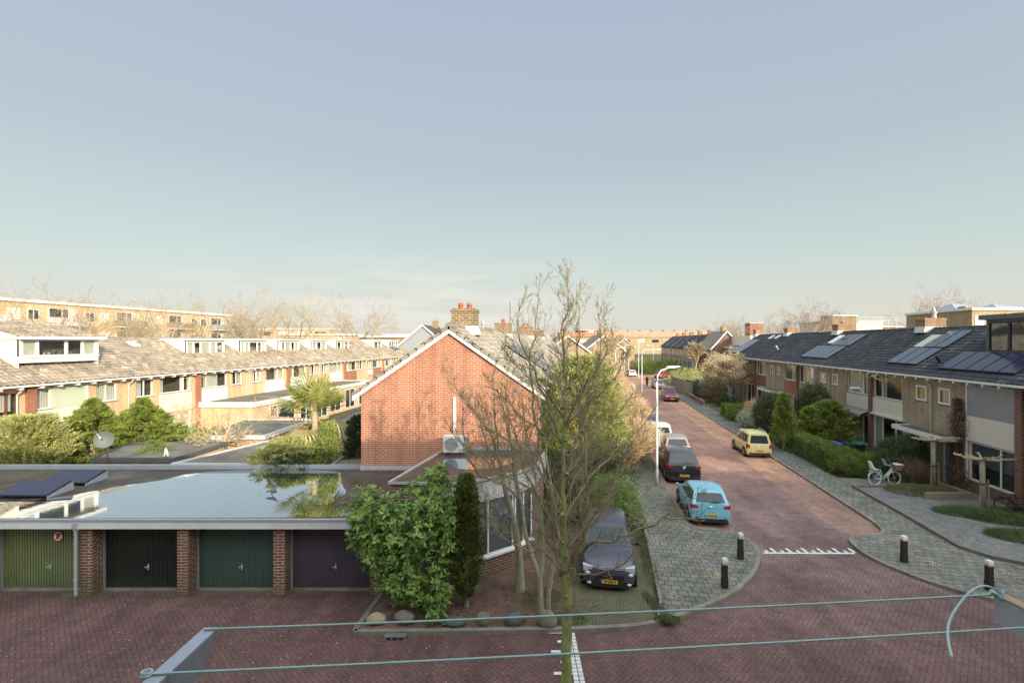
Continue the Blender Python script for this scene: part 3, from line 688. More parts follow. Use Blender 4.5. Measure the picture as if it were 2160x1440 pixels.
def dormer(P,v0,v1,wf,zb,zt,parent,e,rise,side,front,splits,tile=None,flat=True,run=4.75,gm=None,slab=.14,cur=(),zroof=None,fm=None,over=.12,inside=None):
    """box dormer standing on the slope: cladding, roof slab, windows"""
    Pr=lambda w: e+rise*(.45-w)/run
    d=MB(); wb=.45-run*min(1,(zt-e)/rise) if zt<e+rise else .45-run
    # cheeks
    for v in (v0,v1):
        d.face(P(v,wf,Pr(wf)-.1),P(v,wf,zt),P(v,wb,zt),P(v,wb,min(zt,Pr(wb))-.1))
    d.mi=1; d.face(P(v0,wf,zb-.35),P(v1,wf,zb-.35),P(v1,wf,zb),P(v0,wf,zb)); d.fbox(P,v0,v0+.14,wf-.1,wf+.012,zb,zt); d.fbox(P,v1-.14,v1,wf-.1,wf+.012,zb,zt); d.fbox(P,v0+.14,v1-.14,wf-.1,wf+.010,zt-.12,zt)
    d.fbox(P,v0-.03,v1+.03,wf-.05,wf+.06,zb-.06,zb)
    Pf=lambda v,w,z: P(v,wf+w,z)
    d.mi=2; d.face(Pf(v0,-.8,zb-.1),Pf(v1,-.8,zb-.1),Pf(v1,-.8,zt-.1),Pf(v0,-.8,zt-.1))
    o=d.build('dormer',[side,front,M['room']],parent)
    n=len(splits)-1
    for i in range(n):
        a=v0+.14+(v1-v0-.28)*splits[i]; b=v0+.14+(v1-v0-.28)*splits[i+1]
        # one mesh per window: frame and pane together
        m=MB(); fw=.08
        m.fbox(Pf,a,b,-.08,.0,zb,zb+fw); m.fbox(Pf,a,b,-.08,.0,zt-.12-fw,zt-.12); m.fbox(Pf,a,a+fw,-.08,-.002,zb+fw,zt-.12-fw); m.fbox(Pf,b-fw,b,-.08,-.002,zb+fw,zt-.12-fw)
        m.mi=1; m.face(Pf(a+.02,-.04,zb+.02),Pf(b-.02,-.04,zb+.02),Pf(b-.02,-.04,zt-.14),Pf(a+.02,-.04,zt-.14))
        if i in cur: m.mi=2; m.face(Pf(a+.05,-.06,zb+.05),Pf(b-.05,-.06,zb+.05),Pf(b-.05,-.06,zt-.15),Pf(a+.05,-.06,zt-.15))
        m.build('window',[fm or M['white'],gm or M['glass'],M['curtain']],o)
    r_=MB()
    if zroof is None: r_.fbox(P,v0-over,v1+over,wb-.1,wf+.25,zt+.002,zt+slab)
    else:
        tile_roof(r_,P(v0-.2,wf+.3,zt+.02),P(v1+.2,wf+.3,zt+.02),P(v0-.2,.45-run,zroof),P(v1+.2,.45-run,zroof))
        r_.mi=1; r_.fbox(P,v0-.22,v1+.22,wf+.24,wf+.36,zt-.12,zt+.05)
        for v in (v0-.1,v1+.1): r_.face(P(v,wf+.2,zt-.1),P(v,.45-run,zt-.1),P(v,.45-run,zroof-.02),P(v,wf+.2,zt))
    r_.build('dormer_roof',[tile or front,front],o)
    if inside:                                   # plants and boxes on the sill
        rr=random.Random(3)
        for i in range(12):
            v=v0+.9+(v1-v0-2.0)*rr.random(); h=.08+.2*rr.random(); mm=MB(); mm.fbox(Pf,v,v+.08+.15*rr.random(),-.3,-.2,zb+.09,zb+.09+h); mm.build('sill_pot',M[rr.choice(['basket','white','leaf_conifer'])],o)
    return o

C=lambda *a:[a] if a and not isinstance(a[0],tuple) else list(a)
# ---------- left row: back facades in the sun
PL=frame(-31.0,1); EL=5.45; RL=8.07; LB=26.6
zA,zB=3.95,5.2
def wn(v0,v1,z0,z1,**kw):
    kw.setdefault('curtain',[(0,.3,0,1),(.72,1,0,1)]); return (v0,v1,z0,z1,kw)
curt=dict(curtain=[(0,.45,0,1)]); curtf=dict(curtain=[(0,1,0,1)]); curt2=dict(curtain=[(0,.2,0,1),(.8,1,0,1)])
grpL='terraced houses in the sunlit row behind the garages'
def pair_far(v):      # pier, bay, wall half (starting at v)
    return dict(bay=(v+.45,v+3.35),win=(v+3.95,v+5.1),pipe=v+5.7)
YB=M['brick_yellow']
# house at the picture's left edge
row_house('sand brick terraced house with the brown framed window, cut off by the picture edge',PL,LB-5.75,LB,EL,RL,YB,M['tile_old'],
   wins=[wn(LB-1.35,LB-.3,3.85,5.05,fm=M['brownframe'],curtain=[(0,.8,.15,1)],splits=(.5,)),wn(LB-5.3,LB-3.6,3.85,5.05,splits=(.5,),**curt),wn(LB-1.9,LB-.5,.6,2.4,splits=(.5,))],
   pipe=LB-.45,group=grpL)
v=LB
h1=row_house('sand brick terraced house with wide tiled-roof dormer and pale green bay panel',PL,v,v+5.75,EL,RL,YB,M['tile_old'],
   wins=[wn(v+.45,v+1.3,zA,zB,fm=M['white'],**curtf),wn(v+3.85,v+5.15,zA,zB-.05,splits=(.5,),curtain=[(0,.5,0,1),(.55,1,0,1)]),wn(v+.6,v+3.0,.5,2.4,splits=(.5,),**curt)],
   panels=[(v+1.32,v+3.2,zA,zB+.05,M['palegreen'],'panel',.03),(v+.45,v+3.25,2.55,zA-.02,M['cream'],'panel',.05),(v+3.2,v+3.3,2.55,zB+.1,M['white'],'panel_post',.06)],
   pier=(v,v+.42,M['brick_red']),group=grpL)
dormer(PL,v+.55,v+4.95,-1.0,6.93,8.04,h1,EL,RL-EL,M['cream'],M['white'],(0,.19,.57,.8,1),tile=M['tile_old'],zroof=9.05,cur=(0,3),inside=True)
v=LB+5.75
h2=row_house('sand brick terraced house with small skylight, third house from the picture edge',PL,v,v+5.75,EL,RL,YB,M['tile_old'],
   wins=[wn(v+.75,v+2.05,zA,zB-.05,splits=(.5,),**curt),wn(v+2.6,v+4.5,4.0,5.25,curtain=[(0,.25,0,1)]),wn(v+4.6,v+5.3,2.9+1.1,5.25,hsplits=[(0,1,.78)]),wn(v+2.7,v+4.3,.4,2.4),wn(v+4.5,v+5.3,.15,2.5,hsplits=[(0,1,.8)],**curtf)],
   panels=[(v+2.55,v+5.35,2.6,3.97,M['cream'],'panel',.05),(v+4.52,v+4.58,4.0,5.25,M['white'],'panel_post',.06)],pipe=v+.15,group=grpL)
sk=MB(); PRL=Proof_of(PL,EL,RL-EL); sk.hexa([PRL(36.2,.74,.02),PRL(36.75,.74,.02),PRL(36.75,.86,.02),PRL(36.2,.86,.02),PRL(36.2,.74,.12),PRL(36.75,.74,.12),PRL(36.75,.86,.12),PRL(36.2,.86,.12)]); sk.build('skylight',M['white'],h2)
specs=[  # per house from LB+11.5: label, bay panel materials and dormer
 ('sand brick terraced house with long cheeked white dormer of five casements',M['white'],dict(n=(0,.17,.36,.62,.8,1),d=(1.5,5.7),cur=(0,2,3)),0),
 ('sand brick terraced house with white dormer holding one dark middle pane',M['white'],dict(n=(0,.15,.33,.67,.85,1),d=(1.9,5.6),cur=(0,1,4)),1),
 ('sand brick terraced house with curtained dormer and violet bay blind',M['white'],dict(n=(0,.13,.28,.6,.8,1),d=(1.8,5.5),cur=(0,2,4)),0),
 ('sand brick terraced house with dormer and pale aqua shaded windows',M['white'],dict(n=(0,.33,.66,1),d=(2.2,5.5),cur=(0,2)),1),
 ('sand brick terraced house with red bay panel behind the palm, narrower dormer',M['brick_red'],dict(n=(0,.33,.66,1),d=(2.2,5.4),cur=(1,)),0),
 ('sand brick terraced house without dormer, with an air conditioner on its wall',M['brick_red'],None,1),
 ('sand brick terraced house with the small two-casement dormer',M['cream'],dict(n=(0,.5,1),d=(1.8,4.4),cur=()),0),
 ('sand brick terraced house at the far end with dormer and blue roof panel',M['cream'],dict(n=(0,.25,.5,.75,1),d=(1.6,5.2),cur=()),1)]
for i,(lab,pm,dm,mir) in enumerate(specs):
    v=LB+11.5+5.75*i
    if not mir:
        wins=[wn(v+.5,v+1.15,4.0,5.25,hsplits=[(0,1,.78)]),wn(v+1.2,v+3.3,4.0,5.25,curtain=[(.55,1,0,1)] if i%4 else [(0,.6,0,1)]),wn(v+3.9,v+5.1,4.0,5.15,splits=(.5,),**(curt if i else {})),
              wn(v+.6,v+3.2,.4,2.4,splits=(.35,.7),**curt2)]
        pans=[(v+.45,v+3.35,2.7,3.97,pm,'panel',.05)]; pier=(v,v+.42,M['brick_red']); pipe=v+5.6
    else:
        wins=[wn(v+.7,v+1.9,4.0,5.15,splits=(.5,),curtain=[(.05,.45,0,1),(.62,.95,0,1)]),wn(v+2.5,v+4.4,4.0,5.25,**(curtf if i==3 else curt2)),wn(v+4.5,v+5.3,4.0,5.25,**curtf),wn(v+2.6,v+5.2,.4,2.4,splits=(.5,))]
        pans=[(v+2.45,v+5.35,2.7,3.97,pm,'panel',.05)]; pier=None; pipe=v+.15
    h=row_house(lab,PL,v,v+5.75,EL,RL,YB,M['tile_old'],wins,pans,pier=pier,pipe=pipe,group=grpL,endwall=(v+5.75,) if i==7 else None)
    if dm: dormer(PL,v+dm['d'][0],v+dm['d'][1],-2.0,6.75,7.9,h,EL,RL-EL,M['white'],M['white'],dm['n'],cur=dm['cur'],over=.1)
    if i==5:
        ac=MB(); ac.fbox(PL,v+1.0,v+1.9,.0,.35,3.1,3.8); ac.build('air_conditioner',M['white_dull'],h)
    if i==7: solar_array(PRL,[(v+2.0,v+3.0,.35,.65),(v+3.0,v+4.0,.35,.65)],h,M['solar'])
# ground-floor extensions in the back gardens
def flat_box(name,label,cat,plan,z1,wallm,roofm,fascia,fh=.22,z0=0,over=.12,wins=None,lip=.05,group=None):
    cx=sum(p[0] for p in plan)/len(plan); cy=sum(p[1] for p in plan)/len(plan)
    t=thing(name,label,cat,(cx,cy,z0),0,group)
    w=MB(); n=len(plan)
    for i in range(n):
        a=plan[i]; b=plan[(i+1)%n]; w.face((*a,z0),(*b,z0),(*b,z1-fh+.02),(*a,z1-fh+.02))
    w.build('wall',wallm,t)
    big=[(cx+(p[0]-cx)*(1+over/max(.5,abs(p[0]-cx)) if abs(p[0]-cx)>.3 else 1),cy+(p[1]-cy)*(1+over/max(.5,abs(p[1]-cy)) if abs(p[1]-cy)>.3 else 1)) for p in plan]
    r_=MB(); r_.poly(big,z1-.06,z1-.02); ro=r_.build('roof',roofm,t)
    f=MB(); strip([*big,big[0]],.10,z1-fh,z1+lip,f); f.build('fascia',fascia,ro)
    return t
def skew(a0,a1,v0,v1): return [D(a0,v0),D(a1,v0),D(a1,v1),D(a0,v1)]
x1=flat_box('house_extension','long flat roofed extension with deep white fascia and glazed doors behind the small bare tree','extension',skew(-31,-26.6,38.4,49.5),2.95,YB,M['felt'],M['white'],.34)
PX=frame(-26.6,1); PXs=lambda v,w,z:(-31+K*38.4+v, 38.4-w, z)
for (a,b,c,d,s_) in [(40.2,43.6,.35,2.45,(.3,)),(44.4,46.3,.1,2.45,(.5,)),(47.0,49.0,.35,2.45,(.5,))]:
    m=MB(); 
    Pq=lambda v,w,z: PX(v,w+.16,z)
    window(Pq,a,b,c,d,x1,splits=s_,room=False,gm=M['glass_dark'],sill=False,inset=.06)
x2=flat_box('house_extension','sunlit flat roofed extension with white fascia right behind the palm','extension',skew(-31,-27.4,50.2,60.5),2.9,YB,M['felt'],M['white'],.3)
for (a,b) in [(51,53.2),(54.2,56.4),(57.4,59.6)]:
    Pq=lambda v,w,z: (-27.4+K*v+.16+w,v,z); window(Pq,a,b,.3,2.4,x2,splits=(.5,),room=False,gm=M['glass_dark'],sill=False,inset=.06)
flat_box('garden_shed','low brick shed with mossy flat roof where the cat sits','shed',[(-19.6,22.8),(-16.0,22.8),(-15.6,26.2),(-20.6,26.2)],2.3,M['brick_yellow'],M['felt'],M['anthracite'],.16)
flat_box('garden_shed','brick shed with black felt roof and white edge behind the bare tree','shed',[(-17.6,28.0),(-14.4,28.0),(-14.2,33.6),(-18.6,33.6)],2.35,M['brick_yellow'],M['felt'],M['white'],.2)
flat_box('garden_shed','shed with grey felt roof sloping past the yellow conifer tops','shed',[(-15.3,22.0),(-11.2,22.0),(-10.8,27.6),(-13.2,27.6)],2.25,M['cream'],M['felt'],M['white_dull'],.25)
flat_box('garden_shed','narrow pale shed with weathered boards beside the garage roof','shed',[(-18.2+3.2,20.9),(-12.6,20.9),(-12.6,21.8),(-15.4,21.8)],2.1,M['cream'],M['felt'],M['cream'],.12)
flat_box('garden_shed','dark flat roofed shed at the foot of the brick gable','shed',[(-11.4,30.0),(-6.4,30.0),(-5.8,36),(-11.6,36)],2.6,M['wood_fence'],M['felt'],M['anthracite'],.18)
flat_box('garden_shed','small green-grey shed squeezed between dark yew and brick gable','shed',[(-7.6,20.8),(-6.45,20.8),(-6.4,22.6),(-7.6,22.6)],2.5,M['grey_panel'],M['felt'],M['grey_panel'],.1)
def board_fence(name,label,p0,p1,h,mat,bw=.14,cat='fence'):
    a=Vector(p0); b=Vector(p1); L=(b-a).length; d=(b-a)/L; q=Vector((-d.y,d.x)); t=thing(name,label,cat,(*p0,0)); n=int(L/bw); rr=random.Random(5); m=MB()
    for i in range(n):
        s0=a+d*(i*L/n+.008); s1=a+d*((i+1)*L/n-.008); hh=h+rr.uniform(-.015,.015)
        m.hexa([(*s0,.05),(*s1,.05),(*(s1+q*.02),.05),(*(s0+q*.02),.05),(*s0,hh),(*s1,hh),(*(s1+q*.02),hh),(*(s0+q*.02),hh)])
    m.build('boards',mat,t)
    for i in range(int(L/1.9)+1):
        s0=a+d*min(L-.05,i*1.9); p=MB(); p.box(s0.x-.05,s0.x+.05,s0.y-.05,s0.y+.05,0,h+.06); p.build('post',mat,t)
    return t
board_fence('garden_fence','tan board fence in front of the far back facades, by the gable eaves',D(-25.0,62),D(-17.5,62),2.0,M['wood_tan'])
board_fence('garden_fence','sunlit low board fence below the glazed extension',D(-26.2,39.6),D(-22.6,38.6),1.7,M['wood_tan'])
board_fence('garden_fence','weathered board fence running back between the sheds',(-14.0,28.4),(-9.6,46),1.8,M['wood_fence'])

# ---------- the middle row with the brick gable
AR=-5.776; RZm=8.44; EZm=5.65
PMr=lambda v,w,z:(AR+3.946+K*v-.31+w, v, z)     # street side facade (w outwards to the right)
PMl=lambda v,w,z:(AR-3.946+K*v+.31-w, v, z)
grpM='terraced houses of the middle row behind the gable'
labM=['end terraced house with big sunlit orange brick gable','middle-row house directly behind the gable house, blue solar panels on its roof','middle-row house with the second brick chimney','middle-row house just past the second chimney','middle-row house with the third chimney behind twigs','middle-row house with a long strip of solar panels','middle-row house half hidden behind the conifer','last house of the middle row, dim behind twigs']
midh=[]
for i in range(8):
    v0=20.0+5.75*i; v1=v0+5.75
    t=thing('terraced_house',labM[i],'house',(AR+K*(v0+v1)/2,(v0+v1)/2,0),0,grpM if i else None); midh.append(t)
    va=v0+(.22 if i==0 else 0)
    for P_,nm in ((PMr,'wall'),(PMl,'garden_wall')):
        wins=[(va+.8,va+2.8,3.6,5.0),(va+3.6,va+5.0,3.7,5.0),(va+.8,va+2.8,.6,2.4)]
        w=MB(); wall_holes(w,P_,va,v1,0,EZm+.15,wins,False); w.build(nm,M['brick_orange'] if i<1 else M['brick_buff'],t)
        for q in wins: window(P_,*q,t,splits=(.5,),**(curt if i%2 else {}))
    for s_,nm in ((1,'roof'),(-1,'roof')):
        r_=MB(); ov=-.10 if i==0 else 0
        E=lambda v:(AR+s_*3.95+K*v,v,EZm); Rg=lambda v:(AR+K*v,v,RZm)
        tile_roof(r_,E(v0+ov),E(v1),Rg(v0+ov),Rg(v1)); r_.build(nm,M['tile_mid'],t)
    n=15; rc=MB()
    for j in range(n):
        a=v0+5.75*j/n-(.1 if i==0 and j==0 else 0); b=v0+5.75*(j+1)/n+.03; rc.tube([(AR+K*a,a,RZm),(AR+K*b,b,RZm-.02)],[.15,.12],8)
    rc.build('ridge_tiles',M['tile_mid'],t)
gh=midh[0]
gx0,gx1,gy=-6.24,1.04,20.0
gw=MB(); gw.face((gx0,gy,0),(gx1,gy,0),(gx1,gy,EZm+.12),(AR+K*gy,gy,RZm-.16),(gx0,gy,EZm+.12)); gw.build('gable_wall',M['brick_orange'],gh)
cr=MB(); ax=AR+K*gy
for s_ in (-1,1):
    e0=Vector((ax+s_*3.98,gy,EZm-.06)); a0=Vector((ax,gy,RZm-.06)); dz=Vector((0,0,-.24))
    p=[e0,a0]; y0,y1=gy-.13,gy-.09
    q=MB(); q.hexa([(e0.x,y0,e0.z-.24),(a0.x,y0,a0.z-.24),(a0.x,y1,a0.z-.24),(e0.x,y1,e0.z-.24),(e0.x,y0,e0.z),(a0.x,y0,a0.z),(a0.x,y1,a0.z),(e0.x,y1,e0.z)]); q.build('bargeboard',M['white'],gh)
    q=MB(); q.hexa([(e0.x,y1,e0.z-.2),(a0.x,y1,a0.z-.2),(a0.x,gy,a0.z-.2),(e0.x,gy,e0.z-.2),(e0.x,y1,e0.z-.17),(a0.x,y1,a0.z-.17),(a0.x,gy,a0.z-.17),(e0.x,gy,e0.z-.17)]); q.build('soffit',M['white_dull'],gh)
    n=12; vt=MB()                       # verge tiles
    for j in range(n):
        u=e0.lerp(a0,j/n); w_=e0.lerp(a0,(j+1.12)/n); vt.hexa([(u.x,y0-.03,u.z-.04),(w_.x,y0-.03,w_.z-.09),(w_.x,gy+.1,w_.z-.09),(u.x,gy+.1,u.z-.04),(u.x,y0-.03,u.z+.11),(w_.x,y0-.03,w_.z+.04),(w_.x,gy+.1,w_.z+.04),(u.x,gy+.1,u.z+.11)])
    vt.build('verge_tiles',M['tile_mid'],gh)
fl=MB(); fl.box(gx0-.03,-2.78,gy-.05,gy-.003,2.5,2.66); fl.build('lead_flashing',M['lead'],gh)
fl=MB(); fl.box(-2.78,.95,gy-.05,gy-.003,3.32,3.45); fl.build('lead_flashing',M['lead'],gh)
pc=MB(); pc.box(-2.42,-2.31,gy-.07,gy-.003,4.0,5.5); pc.build('pipe_cover',M['white'],gh)
chimney(AR+K*22.6,22.6,8.1,9.32,1.2,.85,gh,pots=2)
chimney(AR+K*32.7,32.7,7.9,9.05,1.15,.8,midh[2],pots=1,mat=M['brick_chimney'])
chimney(AR+K*44.4,44.4,7.9,9.2,1.3,.8,midh[4],pots=2)
chimney(AR+K*55.6,55.6,7.9,9.1,1.2,.8,midh[6],pots=1)
vp=MB(); vp.tube([(AR+K*26.4,26.4,8.1),(AR+K*26.4,26.4,8.75)],.07,8); vp.lathe([(.07,0),(.13,.05),(.10,.2),(.02,.26)],(AR+K*26.4,26.4,8.7),8); vp.build('flue',M['zinc'],midh[1])
an=MB(); an.tube([(AR+K*32.9+.42,32.9,9.0),(AR+K*32.9+.42,32.9,10.5)],.02,5); an.build('antenna',M['dark'],midh[2])
PRm=lambda v,t,h=0:(AR+3.95*(1-t)+K*v+h*.56,v,EZm+2.79*t+h*.83)
solar_array(PRm,[(25.9+1.05*j,26.92+1.05*j,.42,.66) for j in range(4)]+[(27.0+1.05*j,28.02+1.05*j,.16,.40) for j in range(3)],midh[1],M['solar'])
solar_array(PRm,[(48.9+1.05*j,49.92+1.05*j,.3,.62) for j in range(5)],midh[5],M['solar'])
# ---------- white extension of the corner house
ex=thing('house_extension','flat roofed brick and white extension with angled blind-shaded window at the gable foot','extension',(-1.6,17.5,0))
plan=[(-3.85,15.4),(-1.64,15.3),(.08,16.6),(.75,17.4),(1.3,19.94),(-2.76,19.94)]
w=MB()
for a,b in ((0,1),(3,4),(5,0)): w.face((*plan[a],0),(*plan[b],0),(*plan[b],2.75),(*plan[a],2.75))
for a,b in ((1,2),(2,3)): w.face((*plan[a],0),(*plan[b],0),(*plan[b],.68),(*plan[a],.68))
w.face((*plan[0],2.7),(*plan[1],2.7),(*plan[1],3.22),(*plan[0],3.22)); w.build('wall',M['brick_garage'],ex)
ff=MB(); c0=Vector(plan[1]); pl=[(-2.55,15.28),(-1.60,15.22),(.14,16.52),(.83,17.35),(1.4,19.9)]
for a,b in zip(pl[:-1],pl[1:]): ff.hexa([(*a,2.62),(*b,2.62),(b[0]-.1,b[1]+.14,2.62),(a[0]-.1,a[1]+.14,2.62),(*a,3.24),(*b,3.24),(b[0]-.1,b[1]+.14,3.24),(a[0]-.1,a[1]+.14,3.24)])
ff.build('fascia',M['fascia'],ex)
rf=MB(); rf.poly([(-3.9,15.34),(-1.6,15.2),(.16,16.5),(.85,17.3),(1.42,19.94),(-2.8,19.94)],3.244,3.30); ro=rf.build('roof',M['bitumen'],ex)
tr=MB(); strip([(-2.8,19.94),(-3.9,15.34),(-1.6,15.2),(.16,16.5),(.85,17.3),(1.42,19.94)],.07,3.28,3.36,tr); tr.build('roof_trim',M['metal'],ro)
pud=MB(); rr=random.Random(4); pts=[]
for i in range(26):
    a=2*math.pi*i/26; rx=1.25*(1+.18*math.sin(3*a)+.12*rr.uniform(-1,1)); pts.append((-1.2+rx*math.cos(a),17.9+1.0*(1+.2*math.sin(2*a+1)+.15*rr.uniform(-1,1))*math.sin(a)))
pud.poly(pts,None,3.308); tag(pud.build('roof_puddle',M['water']),kind='structure')
for (a,b) in ((1,2),(2,3)):
    A=Vector(plan[a]);B=Vector(plan[b]); Lw=(B-A).length; d=(B-A)/Lw; q=Vector((d.y,-d.x))
    Pw=lambda v,w_,z,A=A,d=d,q=q:(A.x+d.x*v+q.x*w_,A.y+d.y*v+q.y*w_,z)
    window(Pw,.04,Lw-.03,.74,2.62,ex,splits=(.5,),blind=(.02,.98,M['anthracite']),fw=.06,inset=.02,sill=False,label='wide angled window with half closed dark venetian blind' if a==1 else None)
    s_=MB(); s_.fbox(Pw,0,Lw,-.05,.07,.68,.745); s_.build('window_ledge',M['white'],ex)
Pf_=lambda v,w_,z:(-3.85+v,15.4-w_-.045*v,z)
window(Pf_,1.2,2.1,.8,2.6,ex,gm=M['glass_dark'],room=False,splits=(.5,),inset=-.05)

# ---------- garages
ga=thing('garage_row','row of low brick garages with dark up-and-over doors and a flooded flat roof','garages',(-13,17,0))
gfy=14.8; pitch=2.95; pw=.35; xs=[-4.35-pitch*i-(.28 if i>3 else 0) for i in range(7)]
for i,x in enumerate(xs):
    pb=MB(); pb.box(x,x+(.45 if i==0 else pw),gfy,15.3,0,2.2); pb.build('brick_pier',M['brick_garage'],ga)
pb=MB(); pb.box(xs[-1]-.02,xs[-1]+.2,15.302,20.098,0,2.3); pb.build('side_wall',M['brick_garage'],ga)
bw=MB(); bw.box(xs[-1],-3.9,20.1,20.35,0,2.3); bw.build('back_wall',M['brick_garage'],ga)
ln=MB(); ln.box(xs[-1]-.05,-3.85,gfy-.02,15.25,2.2,2.235); ln.build('lintel',M['dark'],ga)
fa=MB()
for i in range(4):
    a=xs[-1]-.1+i*4.4; fa.box(a+.004,min(a+4.4,-3.88),gfy-.24,gfy-.18,2.16-.002*i,2.38)
fa.build('fascia',M['fascia'],ga)
sf=MB(); sf.box(xs[-1]-.1,-3.88,gfy-.18,gfy+.3,2.19,2.198); sf.build('soffit',M['white_dull'],ga)
rt=MB(); rt.box(xs[-1]-.1,-3.88,gfy-.26,gfy-.14,2.38,2.445); rt.box(xs[-1]-.1,-3.88,20.35,20.5,2.36,2.60); rt.build('roof_trim',M['grey_panel'],ga)
rr_=MB(); rr_.box(xs[-1]-.1,-3.88,gfy-.14,20.36,2.30,2.425); rr_.build('roof',M['bitumen'],ga)
up=MB(); up.box(-3.88,-3.8,15.45,20.0,2.425,2.46); up.build('roof_edge',M['lead'],ga)
doorm=[('door_violet','aubergine garage door partly behind the leafy shrub'),('door_teal','dark green ribbed garage door'),('door_black','nearly black ribbed garage door'),('door_olive','faded olive green garage door with round sign'),('door_teal',None),('door_black',None)]
for i,(dm,lb) in enumerate(doorm):
    xr=xs[i]-.05; xl=xs[i+1]+pw+.05; d=MB(); y=15.24; n=32
    for j in range(n):
        a=xl+(xr-xl)*j/n; b=xl+(xr-xl)*(j+1)/n; m1=a+(b-a)*.62
        d.face((a,y,.06),(m1,y,.06),(m1,y,2.14),(a,y,2.14)); d.face((m1,y,.06),(m1+.006,y+.022,.06),(m1+.006,y+.022,2.14),(m1,y,2.14)); d.face((m1+.006,y+.022,.06),(b-.006,y+.022,.06),(b-.006,y+.022,2.14),(m1+.006,y+.022,2.14)); d.face((b-.006,y+.022,.06),(b,y,.06),(b,y,2.14),(b-.006,y+.022,2.14))
    o=d.build('garage_door',M[dm],ga)
    if lb: o['label']=lb
    fr=MB(); fr.box(xl-.05,xl,15.2,15.26,0,2.19); fr.box(xr,xr+.05,15.2,15.26,0,2.19); fr.box(xl,xr,15.205,15.26,2.14,2.19); fr.build('door_frame',M['grey_panel'],o)
    hd=MB(); cx=(xl+xr)/2+.1; hd.box(cx-.018,cx+.018,y-.02,y-.002,.62,.80); hd.box(cx-.09,cx+.05,y-.06,y-.022,.705,.73); hd.build('handle',M['metal'],o)
    th=MB(); th.box(xl,xr,15.12,15.3,.0,.055); th.build('threshold',M['concrete'],ga)
dp=MB(); dp.tube([(-13.17,14.60,.12),(-13.17,14.60,2.1)],.042,10); dp.lathe([(.06,0),(.12,.1),(.15,.26)],(-13.17,14.60,2.08),4)
for z in (.6,1.7): dp.lathe([(.052,0),(.062,0),(.062,.03),(.052,.03)],(-13.17,14.60,z),10)
dp.build('downpipe',M['metal'],ga)
# round no-parking sign on the olive door
sg=thing('no_parking_sign','small round white sign with red ring and struck-through P on olive garage door','sign',(-14.27,15.21,1.68))
def disc(mb,c,r,y,n=24,r0=0):
    for j in range(n):
        a=2*math.pi*j/n; b=2*math.pi*(j+1)/n
        if r0: mb.face((c[0]+r0*math.cos(a),y,c[1]+r0*math.sin(a)),(c[0]+r*math.cos(a),y,c[1]+r*math.sin(a)),(c[0]+r*math.cos(b),y,c[1]+r*math.sin(b)),(c[0]+r0*math.cos(b),y,c[1]+r0*math.sin(b)))
        else: mb.face((c[0],y,c[1]),(c[0]+r*math.cos(a),y,c[1]+r*math.sin(a)),(c[0]+r*math.cos(b),y,c[1]+r*math.sin(b)))
m=MB(); disc(m,(-14.27,1.68),.155,15.20); m.build('disc',M['sign_white'],sg)
m=MB(); disc(m,(-14.27,1.68),.155,15.196,24,.128); m.face((-14.27-.10,15.190,1.68+.085),(-14.27-.085,15.190,1.68+.10),(-14.27+.10,15.190,1.68-.085),(-14.27+.085,15.190,1.68-.10)); m.build('red_ring',M['sign_red'],sg)
text_mesh('letter','P',.25,M['dark'],sg,(0.01,-.012,0),(R(90),0,0),bold=.012)
# rain water standing on the garage roof
wp=[(-21.5,14.72),(-21.5,15.4),(-19.0,15.75),(-17.4,16.1),(-16.0,16.35),(-15.1,17.2),(-14.6,18.0),(-13.6,18.6),(-13.3,19.5),(-12.2,20.2),(-9.6,20.27),(-7.6,20.2),(-6.9,19.7),(-6.6,18.6),(-6.1,17.6),(-5.7,16.9),(-6.1,16.2),(-5.5,15.6),(-5.1,15.1),(-5.2,14.72)]
o2=[]
wp=smooth2(wp+[wp[0]],2); rr=random.Random(9)
for i,(x,y) in enumerate(wp[:-1]): o2.append((x+(rr.uniform(-.08,.08) if 14.8<y<20 else 0),y+(rr.uniform(-.05,.05) if 14.8<y<20 else 0)))
wm=MB(); wm.poly(o2,None,2.432); tag(wm.build('rainwater',M['water']),kind='structure')
# low solar units on the garage roof
for k_,(y0,lb) in enumerate([(16.55,'front one of the two tilted solar panels on the garage roof'),(18.0,'rear one of the two tilted solar panels on the garage roof')]):
    x0=-17.65+.03*k_; x1=x0+1.72; t=thing('solar_unit',lb,'solar panel',((x0+x1)/2,y0+.45,2.43))
    p=MB(); p.hexa([(x0,y0,2.50),(x1,y0,2.50),(x1,y0+.95,2.74),(x0,y0+.95,2.74),(x0,y0,2.54),(x1,y0,2.54),(x1,y0+.95,2.78),(x0,y0+.95,2.78)]); f=p.build('panel_frame',M['dark'],t)
    c=MB(); c.face((x0+.03,y0+.02,2.549),(x1-.03,y0+.02,2.549),(x1-.03,y0+.93,2.779),(x0+.03,y0+.93,2.779)); c.build('cell_sheet',M['solar_blue'],f)
    s_=MB(); s_.face((x1+.004,y0,2.43),(x1+.004,y0+1.05,2.43),(x1+.004,y0+1.0,2.74),(x1+.004,y0,2.5)); s_.face((x0-.004,y0,2.43),(x0-.004,y0+1.05,2.43),(x0-.004,y0+1.0,2.74),(x0-.004,y0,2.5)); s_.face((x0,y0+1.05,2.43),(x1,y0+1.05,2.43),(x1,y0+.96,2.75),(x0,y0+.96,2.75)); s_.build('wind_skirt',M['zinc'],t)
